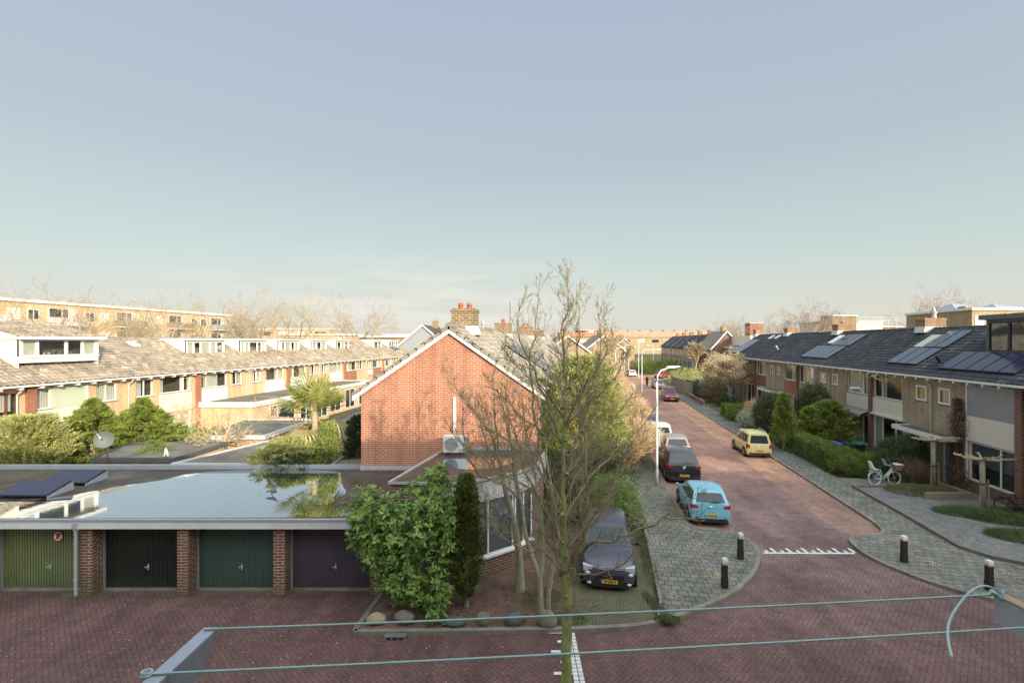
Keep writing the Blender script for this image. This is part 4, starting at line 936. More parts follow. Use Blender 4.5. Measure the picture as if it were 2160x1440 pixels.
# ---------- right row, fronts in the shade
PR=frame(19.6,-1); ER=5.85; RR=8.71; BT=M['brick_tan']; TD=M['tile_dark']
PRR=Proof_of(PR,ER,RR-ER)
grpR='terraced houses in the shaded row along the street'
def small(v0,v1,z0=4.33,z1=5.22,m='curtain_ochre'): return (v0,v1,z0,z1,dict(fw=.1,inset=-.01,curtain=[(.2,.8,.1,.9)],cmat=M[m]))
def door(P,v0,v1,z0,z1,par,mat,glassy=True,name='front_door'):
    d=MB(); d.fbox(P,v0,v1,-.06,.0,z0,z1); o=d.build(name,mat,par)
    f=MB(); f.fbox(P,v0-.07,v0-.002,-.05,.03,z0,z1+.07); f.fbox(P,v1+.002,v1+.07,-.05,.03,z0,z1+.07); f.fbox(P,v0,v1,-.05,.03,z1+.004,z1+.07); f.build('door_frame',M['white'],o)
    if glassy: g=MB(); g.fbox(P,v0+.12,v0+.38,.001,.008,z0+.8,z1-.2); g.build('glass_panel',M['glass_dark'],o)
    h=MB(); h.fbox(P,v1-.14,v1-.11,.0,.05,z0+.95,z0+1.1); h.build('handle',M['metal'],o)
    return o
def canopy(P,v0,v1,z,par,w=1.05):
    c=MB(); c.fbox(P,v0,v1,.002,w,z,z+.06); c.mi=1; c.fbox(P,v0-.03,v1+.03,w,w+.06,z-.08,z+.16); c.fbox(P,v0-.06,v0-.0,.0,w+.06,z-.08,z+.16); c.fbox(P,v1,v1+.06,.0,w+.06,z-.08,z+.16); c.mi=0; c.fbox(P,v0,v1,.004,w-.01,z+.062,z+.09)
    return c.build('porch_canopy',[M['felt'],M['white']],par)
r0=row_house('brown brick terraced house at the near end, mostly outside the picture',PR,18.8,22.1,ER,RR,BT,TD,
   wins=[(19.2,21.5,4.0,5.7,dict(splits=(.5,),**curt)),(19.2,21.5,.6,2.75,dict(splits=(.5,)))],panels=[(19.2,21.6,2.8,3.98,M['white_dull'],'boards',.04)],pier=(21.72,22.1,M['brick_brown']),group=grpR,endwall=(18.8,))
r1=row_house('tan brick terraced house with grey roller shutter, dark loft dormer and bare pollards before it',PR,22.1,27.85,ER,RR,BT,TD,
   wins=[(22.2,24.95,.72,2.68,dict(splits=(.32,),blind=(.42,.98,M['blind_dark']),label='large ground floor window behind striped dark blind')),small(26.2,27.1,m='curtain')],
   panels=[(22.15,25.0,4.02,5.68,M['grey_panel'],'shutter',.05),(22.15,25.0,2.72,4.0,M['cream'],'boards',.04),(25.0,25.08,.6,5.7,M['white'],'panel_post',.06)],pipe=27.6,group=grpR)
pl=MB(); pl.fbox(PR,22.1,25.08,.001,.03,0,.66); pl.build('brick_plinth',M['brick_brown'],r1)
bx=MB(); bx.fbox(PR,22.12,25.12,.0,.12,5.69,5.83); bx.build('shutter_box',M['zinc'],r1)
door(PR,25.75,26.6,.12,2.35,r1,M['door_lilac'])
canopy(PR,25.4,29.5,2.62,r1)
dormer(PR,22.6,25.95,-1.75,7.28,8.95,r1,ER,RR-ER,M['anthracite'],M['anthracite'],(0,.16,.6,1),fm=M['dark'],slab=.26,over=.25,cur=())
solar_array(PRR,[(22.35+1.01*j,23.34+1.01*j,.13,.455) for j in range(5)],r1,M['solar_blue'])
r2=row_house('tan brick terraced house with white bay panel, open top casement and awning box',PR,27.85,33.6,ER,RR,BT,TD,
   wins=[(30.2,33.25,4.02,5.72,dict(splits=(.72,),hsplits=[(.72,1,.72)],curtain=[(0,.12,0,1),(.6,.78,0,1)],cmat=M['curtain_green'])),(30.2,33.25,.55,2.8,dict(splits=(.25,.7),curtain=[(.75,1,0,1)],cmat=M['curtain_green'])),small(28.05,28.95)],
   panels=[(30.15,33.3,2.98,4.0,M['cream'],'panel',.05)],pier=(33.32,33.68,M['brick_brown']),group=grpR)
ab=MB(); ab.fbox(PR,30.0,33.35,.0,.2,2.84,2.97); ab.build('awning_box',M['white'],r2)
cs=MB(); cs.fbox(PR,32.5,33.15,.05,.1,5.3,5.34); cs.hexa([PR(32.5,-.05,5.7),PR(33.15,-.05,5.7),PR(33.15,.0,5.7),PR(32.5,.0,5.7),PR(32.5,.28,5.38),PR(33.15,.28,5.38),PR(33.15,.32,5.40),PR(32.5,.32,5.40)]); cs.build('open_casement',M['white'],r2)
door(PR,28.3,29.2,.12,2.35,r2,M['white_dull'])
solar_array(PRR,[(29.35+1.0*j,30.33+1.0*j,.165,.51) for j in range(3)]+[(29.3+1.0*j,30.28+1.0*j,.525,.90) for j in range(2)],r2,M['solar'])
sk=MB(); sk.hexa([PRR(31.4,.53,.03),PRR(32.2,.53,.03),PRR(32.2,.80,.03),PRR(31.4,.80,.03),PRR(31.4,.53,.13),PRR(32.2,.53,.13),PRR(32.2,.80,.13),PRR(31.4,.80,.13)]); sk.build('skylight',M['curtain_green'],r2)
fl=MB(); fl.tube([PRR(28.0,.25,0),PRR(28.0,.25,.45)],.07,8); fl.build('roof_vent',M['dark'],r1)
r3=row_house('tan brick terraced house with striped awning and green curtains',PR,33.6,39.35,ER,RR,BT,TD,
   wins=[(33.8,36.65,4.02,5.72,dict(splits=(.28,),curtain=[(0,.25,0,1),(.35,1,0,1)],cmat=M['curtain_green'])),(33.8,36.65,.5,2.6,dict(splits=(.3,),gm=M['glass'],curtain=[(.3,1,0,1)],cmat=M['curtain_green'])),small(38.0,38.9)],
   panels=[(33.75,36.7,2.98,4.0,M['cream'],'boards',.04)],pipe=39.3,group=grpR)
aw=MB()
for j in range(20):
    a=33.75+3.0*j/20; b=33.75+3.0*(j+1)/20; aw.mi=j%2
    aw.face(PR(a,.06,2.95),PR(b,.06,2.95),PR(b,.75,2.72),PR(a,.75,2.72)); aw.face(PR(a,.75,2.72),PR(b,.75,2.72),PR(b,.76,2.55),PR(a,.76,2.55))
aw.build('striped_awning',[M['awning'],M['dark']],r3)
canopy(PR,37.2,41.2,2.62,r3,.8); door(PR,37.6,38.5,.12,2.3,r3,M['white_dull'])
r4=row_house('tan brick terraced house with tan bay panel and patterned upstairs window',PR,39.35,45.1,ER,RR,BT,TD,
   wins=[(42.0,45.0,4.02,5.6,dict(splits=(.72,),curtain=[(0,.7,0,1)])),(42.0,45.0,.5,2.7,dict(splits=(.3,),curtain=[(0,.3,0,1)])),small(39.95,40.85)],
   panels=[(41.95,45.05,2.9,3.98,BT,'panel',.03)],pier=(45.1,45.5,M['brick_brown']),group=grpR)
door(PR,40.0,40.9,.12,2.3,r4,M['white_dull'])
solar_array(PRR,[(40.35+1.02*j,41.35+1.02*j,.16,.52) for j in range(5)]+[(40.2+1.02*j,41.2+1.02*j,.535,.87) for j in range(3)],r4,M['solar'])
sk=MB(); sk.hexa([PRR(43.7,.6,.03),PRR(44.5,.6,.03),PRR(44.5,.85,.03),PRR(43.7,.85,.03),PRR(43.7,.6,.13),PRR(44.5,.6,.13),PRR(44.5,.85,.13),PRR(43.7,.85,.13)]); sk.build('skylight',M['white'],r4)
r5=row_house('tan brick terraced house with bright red brick bay panel',PR,45.1,50.85,ER,RR,BT,TD,
   wins=[(45.65,48.4,4.02,5.6,dict(curtain=[(0,.5,0,1)],cmat=M['curtain_green'])),(45.65,48.4,.4,2.7,dict(splits=(.3,),curtain=[(.3,1,0,1)],cmat=M['curtain_green'])),small(49.6,50.3)],
   panels=[(45.6,48.5,2.8,3.98,M['brick_red'],'panel',.03)],pipe=50.8,group=grpR)
canopy(PR,48.8,53.4,2.62,r5,.9); door(PR,49.2,50.1,.12,2.3,r5,M['white_dull'])
r6=row_house('tan brick terraced house with dull red bay panel and white porch canopy',PR,50.85,56.6,ER,RR,BT,TD,
   wins=[(53.6,56.4,4.02,5.6,dict(splits=(.75,),curtain=[(0,.6,0,1)])),(53.6,56.4,.4,2.7,dict(splits=(.5,),curtain=[(0,.4,0,1)],cmat=M['curtain_green'])),small(51.4,52.2)],
   panels=[(53.55,56.45,2.8,3.98,M['brick_brown'],'panel',.03)],pier=(56.6,57.0,M['brick_brown']),group=grpR)
vn=MB(); vn.tube([PRR(53.2,.36,0),PRR(53.2,.36,.5)],.09,8); vn.build('roof_vent',M['white'],r6)
r7=row_house('tan brick terraced house behind the cream flowering tree, two white skylights',PR,56.6,62.35,ER,RR,BT,TD,
   wins=[(57.1,59.9,4.02,5.6,dict(splits=(.5,),**curt)),(57.1,59.9,.4,2.7,dict(splits=(.5,)))],panels=[(57.05,59.95,2.8,3.98,M['brick_brown'],'panel',.03)],pipe=62.3,group=grpR)
for vv in (59.0,61.0):
    sk=MB(); sk.hexa([PRR(vv,.78,.03),PRR(vv+.7,.78,.03),PRR(vv+.7,.93,.03),PRR(vv,.93,.03),PRR(vv,.78,.13),PRR(vv+.7,.78,.13),PRR(vv+.7,.93,.13),PRR(vv,.93,.13)]); sk.build('skylight',M['white'],r7)
door(PR,60.4,61.3,.12,2.3,r7,M['white'])
r8=row_house('tan brick end house of the shaded row with a large solar sheet',PR,62.35,68.1,ER,RR,BT,TD,
   wins=[(65.0,67.8,4.02,5.6,dict(splits=(.5,),**curt)),(65.0,67.8,.4,2.7,dict(splits=(.5,)))],panels=[(64.95,67.85,2.8,3.98,M['brick_brown'],'panel',.03)],group=grpR,endwall=(68.1,))
solar_array(PRR,[(63.6+1.02*j,64.6+1.02*j,.12,.75) for j in range(4)],r8,M['solar'])
def ridge_ch(v,par,w=1.3,h=1.0,pots=1):
    x=19.6+K*v+4.3; return chimney(x,v,RR-.3,RR+h,w,.8,par,pots=pots,mat=M['brick_rust'])
ridge_ch(33.8,r2,1.45,.72,1); ridge_ch(45.6,r4,1.35,.72,1); ridge_ch(57.2,r6,1.2,.7,0); ridge_ch(68.0,r8,1.2,.8,1)
cw=MB(); cx_,cy_=19.6+K*33.8+4.25,33.5; cw.lathe([(.16,0),(.14,.3),(.2,.32),(.2,.42),(.1,.46),(.12,.5),(.03,.75)],(cx_,cy_,RR+.72),10); cw.build('cowl',M['zinc'],r2)

# ---------- buildings further off
def gable_house(label,x0,x1,y0,y1,e,rz,brick,tile,axis='y',chim=(),wins=(),name='gabled_house',group=None,sk=0.0,front_wins=(),solar=None):
    """two-slope house; ridge along y (axis 'y') or along x; sk shears it along the street"""
    T=lambda x,y,z:(x+sk*(y-y0),y,z)
    t=thing(name,label,'house',((x0+x1)/2,(y0+y1)/2,0),0,group)
    xm=(x0+x1)/2; ym=(y0+y1)/2; w=MB()
    if axis=='y':
        w.face(T(x0,y0,0),T(x1,y0,0),T(x1,y0,e),T(xm,y0,rz-.1),T(x0,y0,e)); w.face(T(x0,y1,0),T(x1,y1,0),T(x1,y1,e),T(xm,y1,rz-.1),T(x0,y1,e))
        w.face(T(x0,y0,0),T(x0,y1,0),T(x0,y1,e),T(x0,y0,e)); w.face(T(x1,y0,0),T(x1,y1,0),T(x1,y1,e),T(x1,y0,e))
    else:
        w.face(T(x0,y0,0),T(x1,y0,0),T(x1,y0,e),T(x0,y0,e)); w.face(T(x0,y1,0),T(x1,y1,0),T(x1,y1,e),T(x0,y1,e))
        w.face(T(x0,y0,0),T(x0,y1,0),T(x0,y1,e),T(x0,ym,rz-.1),T(x0,y0,e)); w.face(T(x1,y0,0),T(x1,y1,0),T(x1,y1,e),T(x1,ym,rz-.1),T(x1,y0,e))
    w.build('wall',brick,t)
    r_=MB(); o=.3
    if axis=='y':
        for s_ in (-1,1):
            xe=xm+s_*((x1-x0)/2+.35); r_.hexa([T(xe,y0-o,e-.15),T(xe,y1+o,e-.15),T(xm,y1+o,rz-.12),T(xm,y0-o,rz-.12),T(xe,y0-o,e),T(xe,y1+o,e),T(xm,y1+o,rz),T(xm,y0-o,rz)])
    else:
        for s_ in (-1,1):
            ye=ym+s_*((y1-y0)/2+.35); r_.hexa([T(x0-o,ye,e-.15),T(x1+o,ye,e-.15),T(x1+o,ym,rz-.12),T(x0-o,ym,rz-.12),T(x0-o,ye,e),T(x1+o,ye,e),T(x1+o,ym,rz),T(x0-o,ym,rz)])
    r_.build('roof',tile,t)
    b=MB()
    if axis=='y':
        for s_ in (-1,1):
            xe=xm+s_*((x1-x0)/2+.4); b.hexa([T(xe,y0-o-.06,e-.32),T(xm,y0-o-.06,rz-.3),T(xm,y0-o-.004,rz-.3),T(xe,y0-o-.004,e-.32),T(xe,y0-o-.06,e+.02),T(xm,y0-o-.06,rz+.04),T(xm,y0-o-.004,rz+.04),T(xe,y0-o-.004,e+.02)])
    else:
        b.box(x0-o,x1+o,y0-.5,y0-.38,e-.28,e-.02)
    b.build('white_trim',M['white'],t)
    for (cx,cy) in chim: chimney(cx,cy,rz-.6,rz+1.0,1.1,.8,t,mat=M['brick_chimney'],pots=1,lead=False)
    for (a,b_,c,d) in front_wins:               # on the wall facing the camera
        m=MB(); m.fbox(lambda v,w_,z:(v,y0-w_,z),a,b_,-.05,.04,c,d); m.mi=1; m.face((a+.08,y0-.05,c+.08),(b_-.08,y0-.05,c+.08),(b_-.08,y0-.05,d-.08),(a+.08,y0-.05,d-.08)); m.build('window',[M['white'],M['glass_dark']],t)
    for (a,b_,c,d) in wins:                     # on the street side wall x0
        m=MB(); q=lambda v,w_,z:(x0+sk*(v-y0)-w_,v,z); m.fbox(q,a,b_,-.05,.05,c,d); m.mi=1; m.face(q(a+.1,.06,c+.1),q(b_-.1,.06,c+.1),q(b_-.1,.06,d-.1),q(a+.1,.06,d-.1)); m.build('window',[M['white'],M['glass_dark'] if rnd.random()<.6 else M['curtain']],t)
    return t
gable_house('brown brick gabled house with steep white bargeboards beyond the cream tree',44.6,51.4,108,122,6.0,10.2,M['brick_brown'],M['tile_mid'],sk=K,chim=[(48.6,111)],wins=[(110,112.5,3.6,5.4),(110,112.5,.6,2.4)])
for i in range(5):
    y0=124.5+i*11.6; xb=27.3+K*y0
    lab=['first','second','third','fourth','fifth'][i]
    gable_house(['dark roofed house with two skylights beyond the side street','dark roofed house with a blue solar sheet at its far end','sand brick house with scaffolding-like frames on its roof','grey roofed house further down the street','farthest small grey house at the street bend'][i],xb,xb+8.5,y0,y0+11.3,6.1,9.7,[M['brick_tan'],M['brick_tan'],M['brick_buff'],M['brick_tan'],M['brick_buff']][i],M['tile_dark'] if i<2 else M['tile_far'],sk=K,chim=[(xb+5.2,y0+3)],
       wins=[(y0+a,y0+b,c,d) for a,b in ((.8,2.8),(4,5.2),(6.4,8.4),(9.2,10.6)) for c,d in ((.6,2.5),(3.5,5.4))],group=None)
gable_house('low sunlit gabled house end with two white windows past the middle row',16.0,24.0,104,118,6.0,9.4,M['brick_buff'],M['tile_mid'],sk=0,chim=[(20,110)],front_wins=[(17.5,19.2,3.4,5.0),(20.4,22.2,3.4,5.0)])
for (x0,x1,y0,lab,br) in [(6,13.5,84,'house with white rendered dormer just left of the twig tree tips','brick_buff'),(31.5,38,150,'small gabled house on the left side of the far street','brick_buff'),(36,43,178,'tiny gabled house near the bend, left side of the far street','brick_buff')]:
    gable_house(lab,x0,x1,y0,y0+10,5.9,8.9,M[br],M['tile_far'],sk=K,chim=[((x0+x1)/2,y0+3)],front_wins=[(x0+1,x0+2.6,3.3,4.9),(x1-2.8,x1-1,3.3,4.9)])
gable_house('grey rendered gable with white verge and small white dormer beyond the sunlit row',-22.4,-11.6,92,104,6.2,11.0,M['grey_panel'],M['tile_far'],sk=K*.6,chim=[(-15.7,99),(-12.6,103)])
gable_house('dark tiled house behind the grey gable, near the big chimney',-10.6,-2.0,96,106,6.0,9.6,M['grey_panel'],M['tile_far'],axis='x',chim=[(-7,101)])
dg=MB(); dg.box(-15.5,-13.4,93.0,96.5,8.6,9.9); t=bpy.data.objects['gabled_house.005'] if 'gabled_house.005' in bpy.data.objects else None
# flats
def slab_flats(name,label,P,v0,v1,h,brick,floors,bay=4.5,roofm=None,detail=True,loggia=True,depth=9):
    t=thing(name,label,'flats',P((v0+v1)/2,-4,0)); n=int((v1-v0)/bay); holes=[]; rr=random.Random(11)
    w=MB(); w.fbox(P,v0,v1,-depth,-.0,0,h); w.build('wall',brick,t)
    c=MB(); c.fbox(P,v0-.2,v1+.2,-depth-.2,.25,h+.002,h+.35); c.build('roof_edge',M['white'],t)
    for i in range(n):
        a=v0+i*bay
        for f in range(floors):
            z=h-2.75*(f+1)+.55
            if loggia and i%2==1:
                m=MB(); m.fbox(P,a+.3,a+bay-.5,.01,.06,z-.45,z+1.75); m.mi=1; m.fbox(P,a+.5,a+bay*.42,.062,.075,z+.15,z+1.6); m.fbox(P,a+bay*.46,a+bay*.6,.062,.075,z-.3,z+1.6); m.mi=2; m.fbox(P,a+bay*.66,a+bay-.7,.062,.08,z-.35,z+1.65); m.build('window',[M['white_dull'],M['glass_dark'],M['curtain']],t)
                b=MB(); b.fbox(P,a+.1,a+bay-.2,.0,1.2,z-.62,z-.47); b.mi=1; b.fbox(P,a+.1,a+bay-.2,1.15,1.2,z-.46,z+.45); b.fbox(P,a+.1,a+.15,.05,1.149,z-.46,z+.45); b.build('balcony',[M['white'],M[rr.choice(['brick_chimney','grey_panel','white_dull'])]],t)
            else:
                for (p,q) in ((.4,1.7),(2.5,3.8)):
                    m=MB(); m.fbox(P,a+p,a+q,.01,.07,z,z+1.4); m.mi=1; mid=(p+q)/2; m.fbox(P,a+p+.1,a+mid-.05,.071,.08,z+.1,z+1.3); m.fbox(P,a+mid+.05,a+q-.1,.071,.08,z+.1,z+1.3); m.build('window',[M['white'],M['glass_dark'] if rr.random()<.4 else M['curtain']],t)
        if i%3==0:
            b=MB(); b.fbox(P,a+1,a+3.4,-4,-2.5,h+.35,h+.75); b.build('roof_box',M['brick_chimney'],t)
    return t
slab_flats('apartment_building','long sunlit sand brick flats with balconies behind the bare trees',frame(-70.3,1),40,95,12.7,M['brick_yellow'],3)
ft=slab_flats('apartment_building','tan brick flats with glass roof pyramids beyond the dark roofs',lambda v,w,z:(v-K*w,70-w,z),66.6,95,12.35,M['brick_buff'],2,bay=4.6,loggia=True,depth=14.5)
for x in (70.0,76.4,82.8):
    p=MB(); p.face((x-2.5,73.5,12.72),(x+2.5,73.5,12.72),(x+1.3,75.6,13.7),(x-1.3,75.6,13.7)); p.face((x-2.5,73.5,12.72),(x-1.3,75.6,13.7),(x-2.5,78,12.72)); p.face((x+2.5,73.5,12.72),(x+2.5,78,12.72),(x+1.3,75.6,13.7)); p.face((x-2.5,78,12.72),(x-1.3,75.6,13.7),(x+1.3,75.6,13.7),(x+2.5,78,12.72))
    for j in range(7): u=x-2.5+j*5/6; u2=x-1.3+j*2.6/6; p.tube([(u,73.48,12.74),(u2,75.58,13.72)],.03,4)
    p.build('glass_pyramid',M['zinc'],ft)
def blockb(name,label,x0,x1,y0,y1,h,mat,roofmat=None,rows=0,cat='building',wincol='white'):
    t=thing(name,label,cat,((x0+x1)/2,(y0+y1)/2,0)); w=MB(); w.box(x0,x1,y0,y1,0,h); w.build('wall',mat,t)
    r_=MB(); r_.box(x0-.3,x1+.3,y0-.3,y1+.3,h+.002,h+.4); r_.build('roof_edge',roofmat or M['white_dull'],t)
    for k in range(rows):
        z=h-2.9*(k+1)+.8; n=int((x1-x0)/6)
        for i in range(n):
            m=MB(); a=x0+(x1-x0)*(i+.2)/n; m.box(a,a+(x1-x0)/n*.6,y0-.12,y0-.02,z,z+1.4); m.build('window',M[wincol] if i%3 else M['glass_dark'],t)
    return t
# long orange roof at the end of the view
oh=thing('terrace_block','long low building with a bright orange tiled roof across the end of the street','building',(70,305,0))
w=MB(); w.box(30,125,300,312,0,10.6); w.build('wall',M['brick_buff'],oh)
r_=MB(); r_.face((55,299.5,10.5),(125.5,299.5,10.5),(125.5,306,14.3),(55,306,14.3)); r_.face((55,306,14.3),(125.5,306,14.3),(125.5,312.5,10.5),(55,312.5,10.5)); r_.build('roof',M['tile_orange'],oh)
r_=MB(); r_.box(29.6,54.9,299.4,312,10.6,13.4); r_.build('attic_storey',M['brick_orange'],oh)
for i in range(9): c_=MB(); c_.box(58+i*7.4,59.2+i*7.4,305.4,306.6,14,15.1); c_.build('chimney',M['brick_chimney'],oh)
for i in range(10): m=MB(); m.box(33+i*9,37+i*9,299.85,299.97,7.2,8.9); m.build('window',M['white'] if i%2 else M['glass_dark'],oh)
tw=blockb('tower_block','pale pink high building with set back top far behind the twigs',60,76,440,460,18,M['brick_red'],rows=3); 
blockb('office_block','long pale office building beside the pink tower on the skyline',76.5,102,440,456,14.5,M['white_dull'],rows=3)
blockb('office_block','brick block on the skyline behind the bare trees at right',150,178,205,222,13.8,M['brick_brown'],rows=2)
blockb('brick_tower','brick stair tower rising above the scaffolded building',106,114,160,166,16.2,M['brick_chimney'])
blockb('brick_tower','smaller square brick tower further off over bare trees',128,135,260,266,17.5,M['brick_red'])
sb=blockb('office_block','pale building wrapped in white scaffolding behind the dark roofs',107,128,167,180,14.4,M['cream'],rows=2)
sf=MB()
for i in range(9):
    x=110+i*2.6; sf.tube([(x,164.6,0),(x,164.6,16)],.06,4)
for z in (9,11,13,15,16): sf.tube([(110,164.6,z),(131,164.6,z)],.06,4)
sf.build('scaffolding',M['white_dull'],sb)
blockb('flat_roofed_house','low tan building past the shaded row with a white top band',56,70,88,98,9.2,M['brick_buff'],rows=1)
dh=blockb('dormered_house','pale house with a broad three-window dormer behind the cream tree',47.5,60,100,112,6.3,M['brick_buff'])
dd=MB(); dd.box(49,58.5,99.4,108,6.9,9.0); dd.mi=1
for i in range(5): dd.box(49.6+i*1.75,51.1+i*1.75,99.28,99.38,7.2,8.6)
dd.build('dormer',[M['cream'],M['glass_dark']],dh)
for i,(x,y,w_,h_,lb) in enumerate([(-34,108,16,8.7,'low flat roofed brick block on the skyline left of the grey gable'),(-58,120,18,9.3,'flat roofed brick block under the round bare tree'),(-40,150,22,9.6,'distant flat roofed block with white band'),(-90,170,26,12,'distant pale flats behind the row of bare trees')]):
    blockb('flat_roofed_block',lb,x,x+w_,y,y+9,h_,M['brick_yellow'] if i%2 else M['brick_chimney'],M['white'],rows=1)

# ---------- our own building behind the camera
ap=thing('apartment_block','tall brick apartment block whose upper window looks out over the corner','apartment block',(20,-6,0))
w=MB(); w.box(-14,60,-12,-.55,0,11.65); w.build('wall',M['brick_tan'],ap)
r_=MB(); r_.box(-14.3,60.3,-12.3,-.25,11.65,11.95); r_.build('roof_edge',M['white'],ap)
for i in range(14):
    for f in range(4):
        a=-12.5+i*5.2
        m=MB(); m.box(a,a+2.4,-.54,-.48,1.0+2.8*f,2.5+2.8*f); m.mi=1; m.box(a+.1,a+1.15,-.475,-.465,1.1+2.8*f,2.4+2.8*f); m.box(a+1.25,a+2.3,-.475,-.465,1.1+2.8*f,2.4+2.8*f); m.build('window',[M['white'],M['glass_dark']],ap)
# ================================================================== small figures grown with skin
def skin_obj(name,verts,edges,rad,mat,parent,sub=2,root=0):
    me=bpy.data.meshes.new(name); me.from_pydata([tuple(v) for v in verts],edges,[])
    o=bpy.data.objects.new(name,me); col.objects.link(o)
    o.modifiers.new('s','SKIN'); 
    for i,sv in enumerate(me.skin_vertices[0].data):
        r=rad[i]; sv.radius=(r,r) if not isinstance(r,tuple) else r; sv.use_root=(i==root)
    if sub: m=o.modifiers.new('u','SUBSURF'); m.levels=sub; m.render_levels=sub
    dg=bpy.context.evaluated_depsgraph_get(); nm=bpy.data.meshes.new_from_object(o.evaluated_get(dg))
    bpy.data.objects.remove(o); bpy.data.meshes.remove(me)
    nm.materials.clear(); nm.materials.append(mat); nm.polygons.foreach_set('use_smooth',[True]*len(nm.polygons))
    q=bpy.data.objects.new(name,nm); col.objects.link(q); q.parent=parent; return q

# ================================================================== cars
def lerp(a,b,t): return a+(b-a)*t
def car(label,x,y,rz,paint,L=4.0,W=1.75,H=1.5,kind='hatch',plate=None,rear_lamps='tall',group=None,name='car',lod=0,rails=False,belt=.93,hood=.92,cladding=False,badge=True,glassm=None):
    t=thing(name,label,'car',(x,y,.014),rz,group); hw=W/2; hl=L/2
    zb=belt; hc=hood; mb=MB()
    st=[(-1.0,.30,.50,.86),(-.994,.24,.60,.90),(-.986,.22,zb-.12,.925),(-.965,.2,zb-.01,.95),(-.7,.19,zb+.01,.995),(-.2,.19,zb-.01,1.0),(.25,.19,zb-.03,1.0),(.42,.19,hc+.01,.99),(.60,.19,hc-.01,.98),(.80,.2,hc-.09,.95),(.93,.22,hc-.2,.88),(.985,.26,hc-.34,.78),(1.0,.32,.48,.70)]
    if kind=='van': st[7]=(.5,.19,hc+.03,.99); 
    def ring(s_):
        f,z0,zt,w=s_; w*=hw; yy=f*hl
        pts=[(0,z0),(w*.86,z0),(w*.97,z0+.10),(w,z0+(zt-z0)*.42),(w*.985,z0+(zt-z0)*.62),(w*.955,zt-.06),(w*.90,zt-.005),(w*.6,zt+.02),(0,zt+.03)]
        return [(px,yy,pz) for px,pz in pts]+[(-px,yy,pz) for px,pz in pts[-2:0:-1]]
    rings=[ring(s_) for s_ in st]; n=len(rings[0]); vs=[p for r_ in rings for p in r_]; fs=[]
    for i in range(len(rings)-1):
        for j in range(n): fs.append((i*n+j,i*n+(j+1)%n,(i+1)*n+(j+1)%n,(i+1)*n+j))
    fs.append(tuple(range(n))); fs.append(tuple((len(rings)-1)*n+j for j in range(n))[::-1]); mb.add(vs,fs)
    # greenhouse
    if kind=='hatch': yr0,yr1,yf1,yf0=-.965*hl,-.80*hl,.08*hl,.47*hl
    elif kind=='suv': yr0,yr1,yf1,yf0=-.955*hl,-.78*hl,.08*hl,.45*hl
    elif kind=='box': yr0,yr1,yf1,yf0=-.965*hl,-.90*hl,.22*hl,.50*hl
    elif kind=='sedan': yr0,yr1,yf1,yf0=-.72*hl,-.40*hl,.12*hl,.46*hl
    else: yr0,yr1,yf1,yf0=-.96*hl,-.88*hl,.30*hl,.56*hl
    wb=hw*.925; wt=hw*(.775 if kind!='box' else .81)
    def sec(yb,yt,zt,wb_,wt_):
        yy_=lambda z_: yb+(yt-yb)*(z_-zb+.03)/(zt-.02-zb)
        h_=[(wb_,zb-.03),(wt_,zt-.05),(wt_*.88,zt-.005),(wt_*.45,zt+.02)]
        h_=[(px,yy_(pz),pz) for px,pz in h_]; return h_+[(-px,py,pz) for px,py,pz in h_[::-1]]
    S_=[sec(yr0,yr1,H-.05,wb*.96,wt*.94),sec(lerp(yr1,yf1,.25),lerp(yr1,yf1,.25),H-.005,wb,wt),sec(lerp(yr1,yf1,.6),lerp(yr1,yf1,.6),H,wb,wt),sec(yf0,yf1,H-.06,wb*.97,wt*.92)]
    b=len(mb.v); m=8
    for s_ in S_: mb.v.extend(s_)
    for i in range(3):
        for j in range(m-1): mb.f.append((b+i*m+j,b+i*m+j+1,b+(i+1)*m+j+1,b+(i+1)*m+j)); mb.m.append(0)
    # rear and front closing faces
    for i0,rev in ((0,1),(3,0)):
        q=[b+i0*m+j for j in range(m)]; mb.f.append(tuple(q[::-1] if rev else q)); mb.m.append(0)
    body=mb.build('body',paint,t,local=True,uv=False,smooth=True)
    for e_ in (body,):
        try:
            me=e_.data; bm_ang=R(38)
            import bmesh
            bm=bmesh.new(); bm.from_mesh(me); bmesh.ops.remove_doubles(bm,verts=bm.verts,dist=.0005); bmesh.ops.recalc_face_normals(bm,faces=bm.faces)
            for ed in bm.edges:
                if len(ed.link_faces)==2 and ed.calc_face_angle(0)>bm_ang: ed.smooth=False
            bm.to_mesh(me); bm.free()
        except Exception: pass
    gm=glassm or M['glass_car']
    def quad(name,p,off,mat,par=t):
        a=[Vector(v) for v in p]; nn=(a[1]-a[0]).cross(a[2]-a[1]).normalized(); c=sum(a,Vector())/len(a)
        if nn.dot(c-Vector((0,-.2 if abs(c.y)<hl else 0,H*.5)))<0: nn=-nn
        q=MB(); k=len(a)
        # rounded corners
        pts=[]
        for i in range(k):
            p0,p1,p2=a[i-1],a[i],a[(i+1)%k]
            for f in (.10,.04):
                pts.append(p1.lerp(p0,f) if f==.10 else p1.lerp(p0,.03).lerp(p1.lerp(p2,.03),.5))
            pts.append(p1.lerp(p2,.10))
        q.face(*[v+nn*off for v in pts]); return q.build(name,mat,par,local=True,uv=False)
    def bl(A,B,C_,D_,u,v): return Vector(A).lerp(B,u).lerp(Vector(C_).lerp(D_,u),v)   # A,B bottom; C,D top
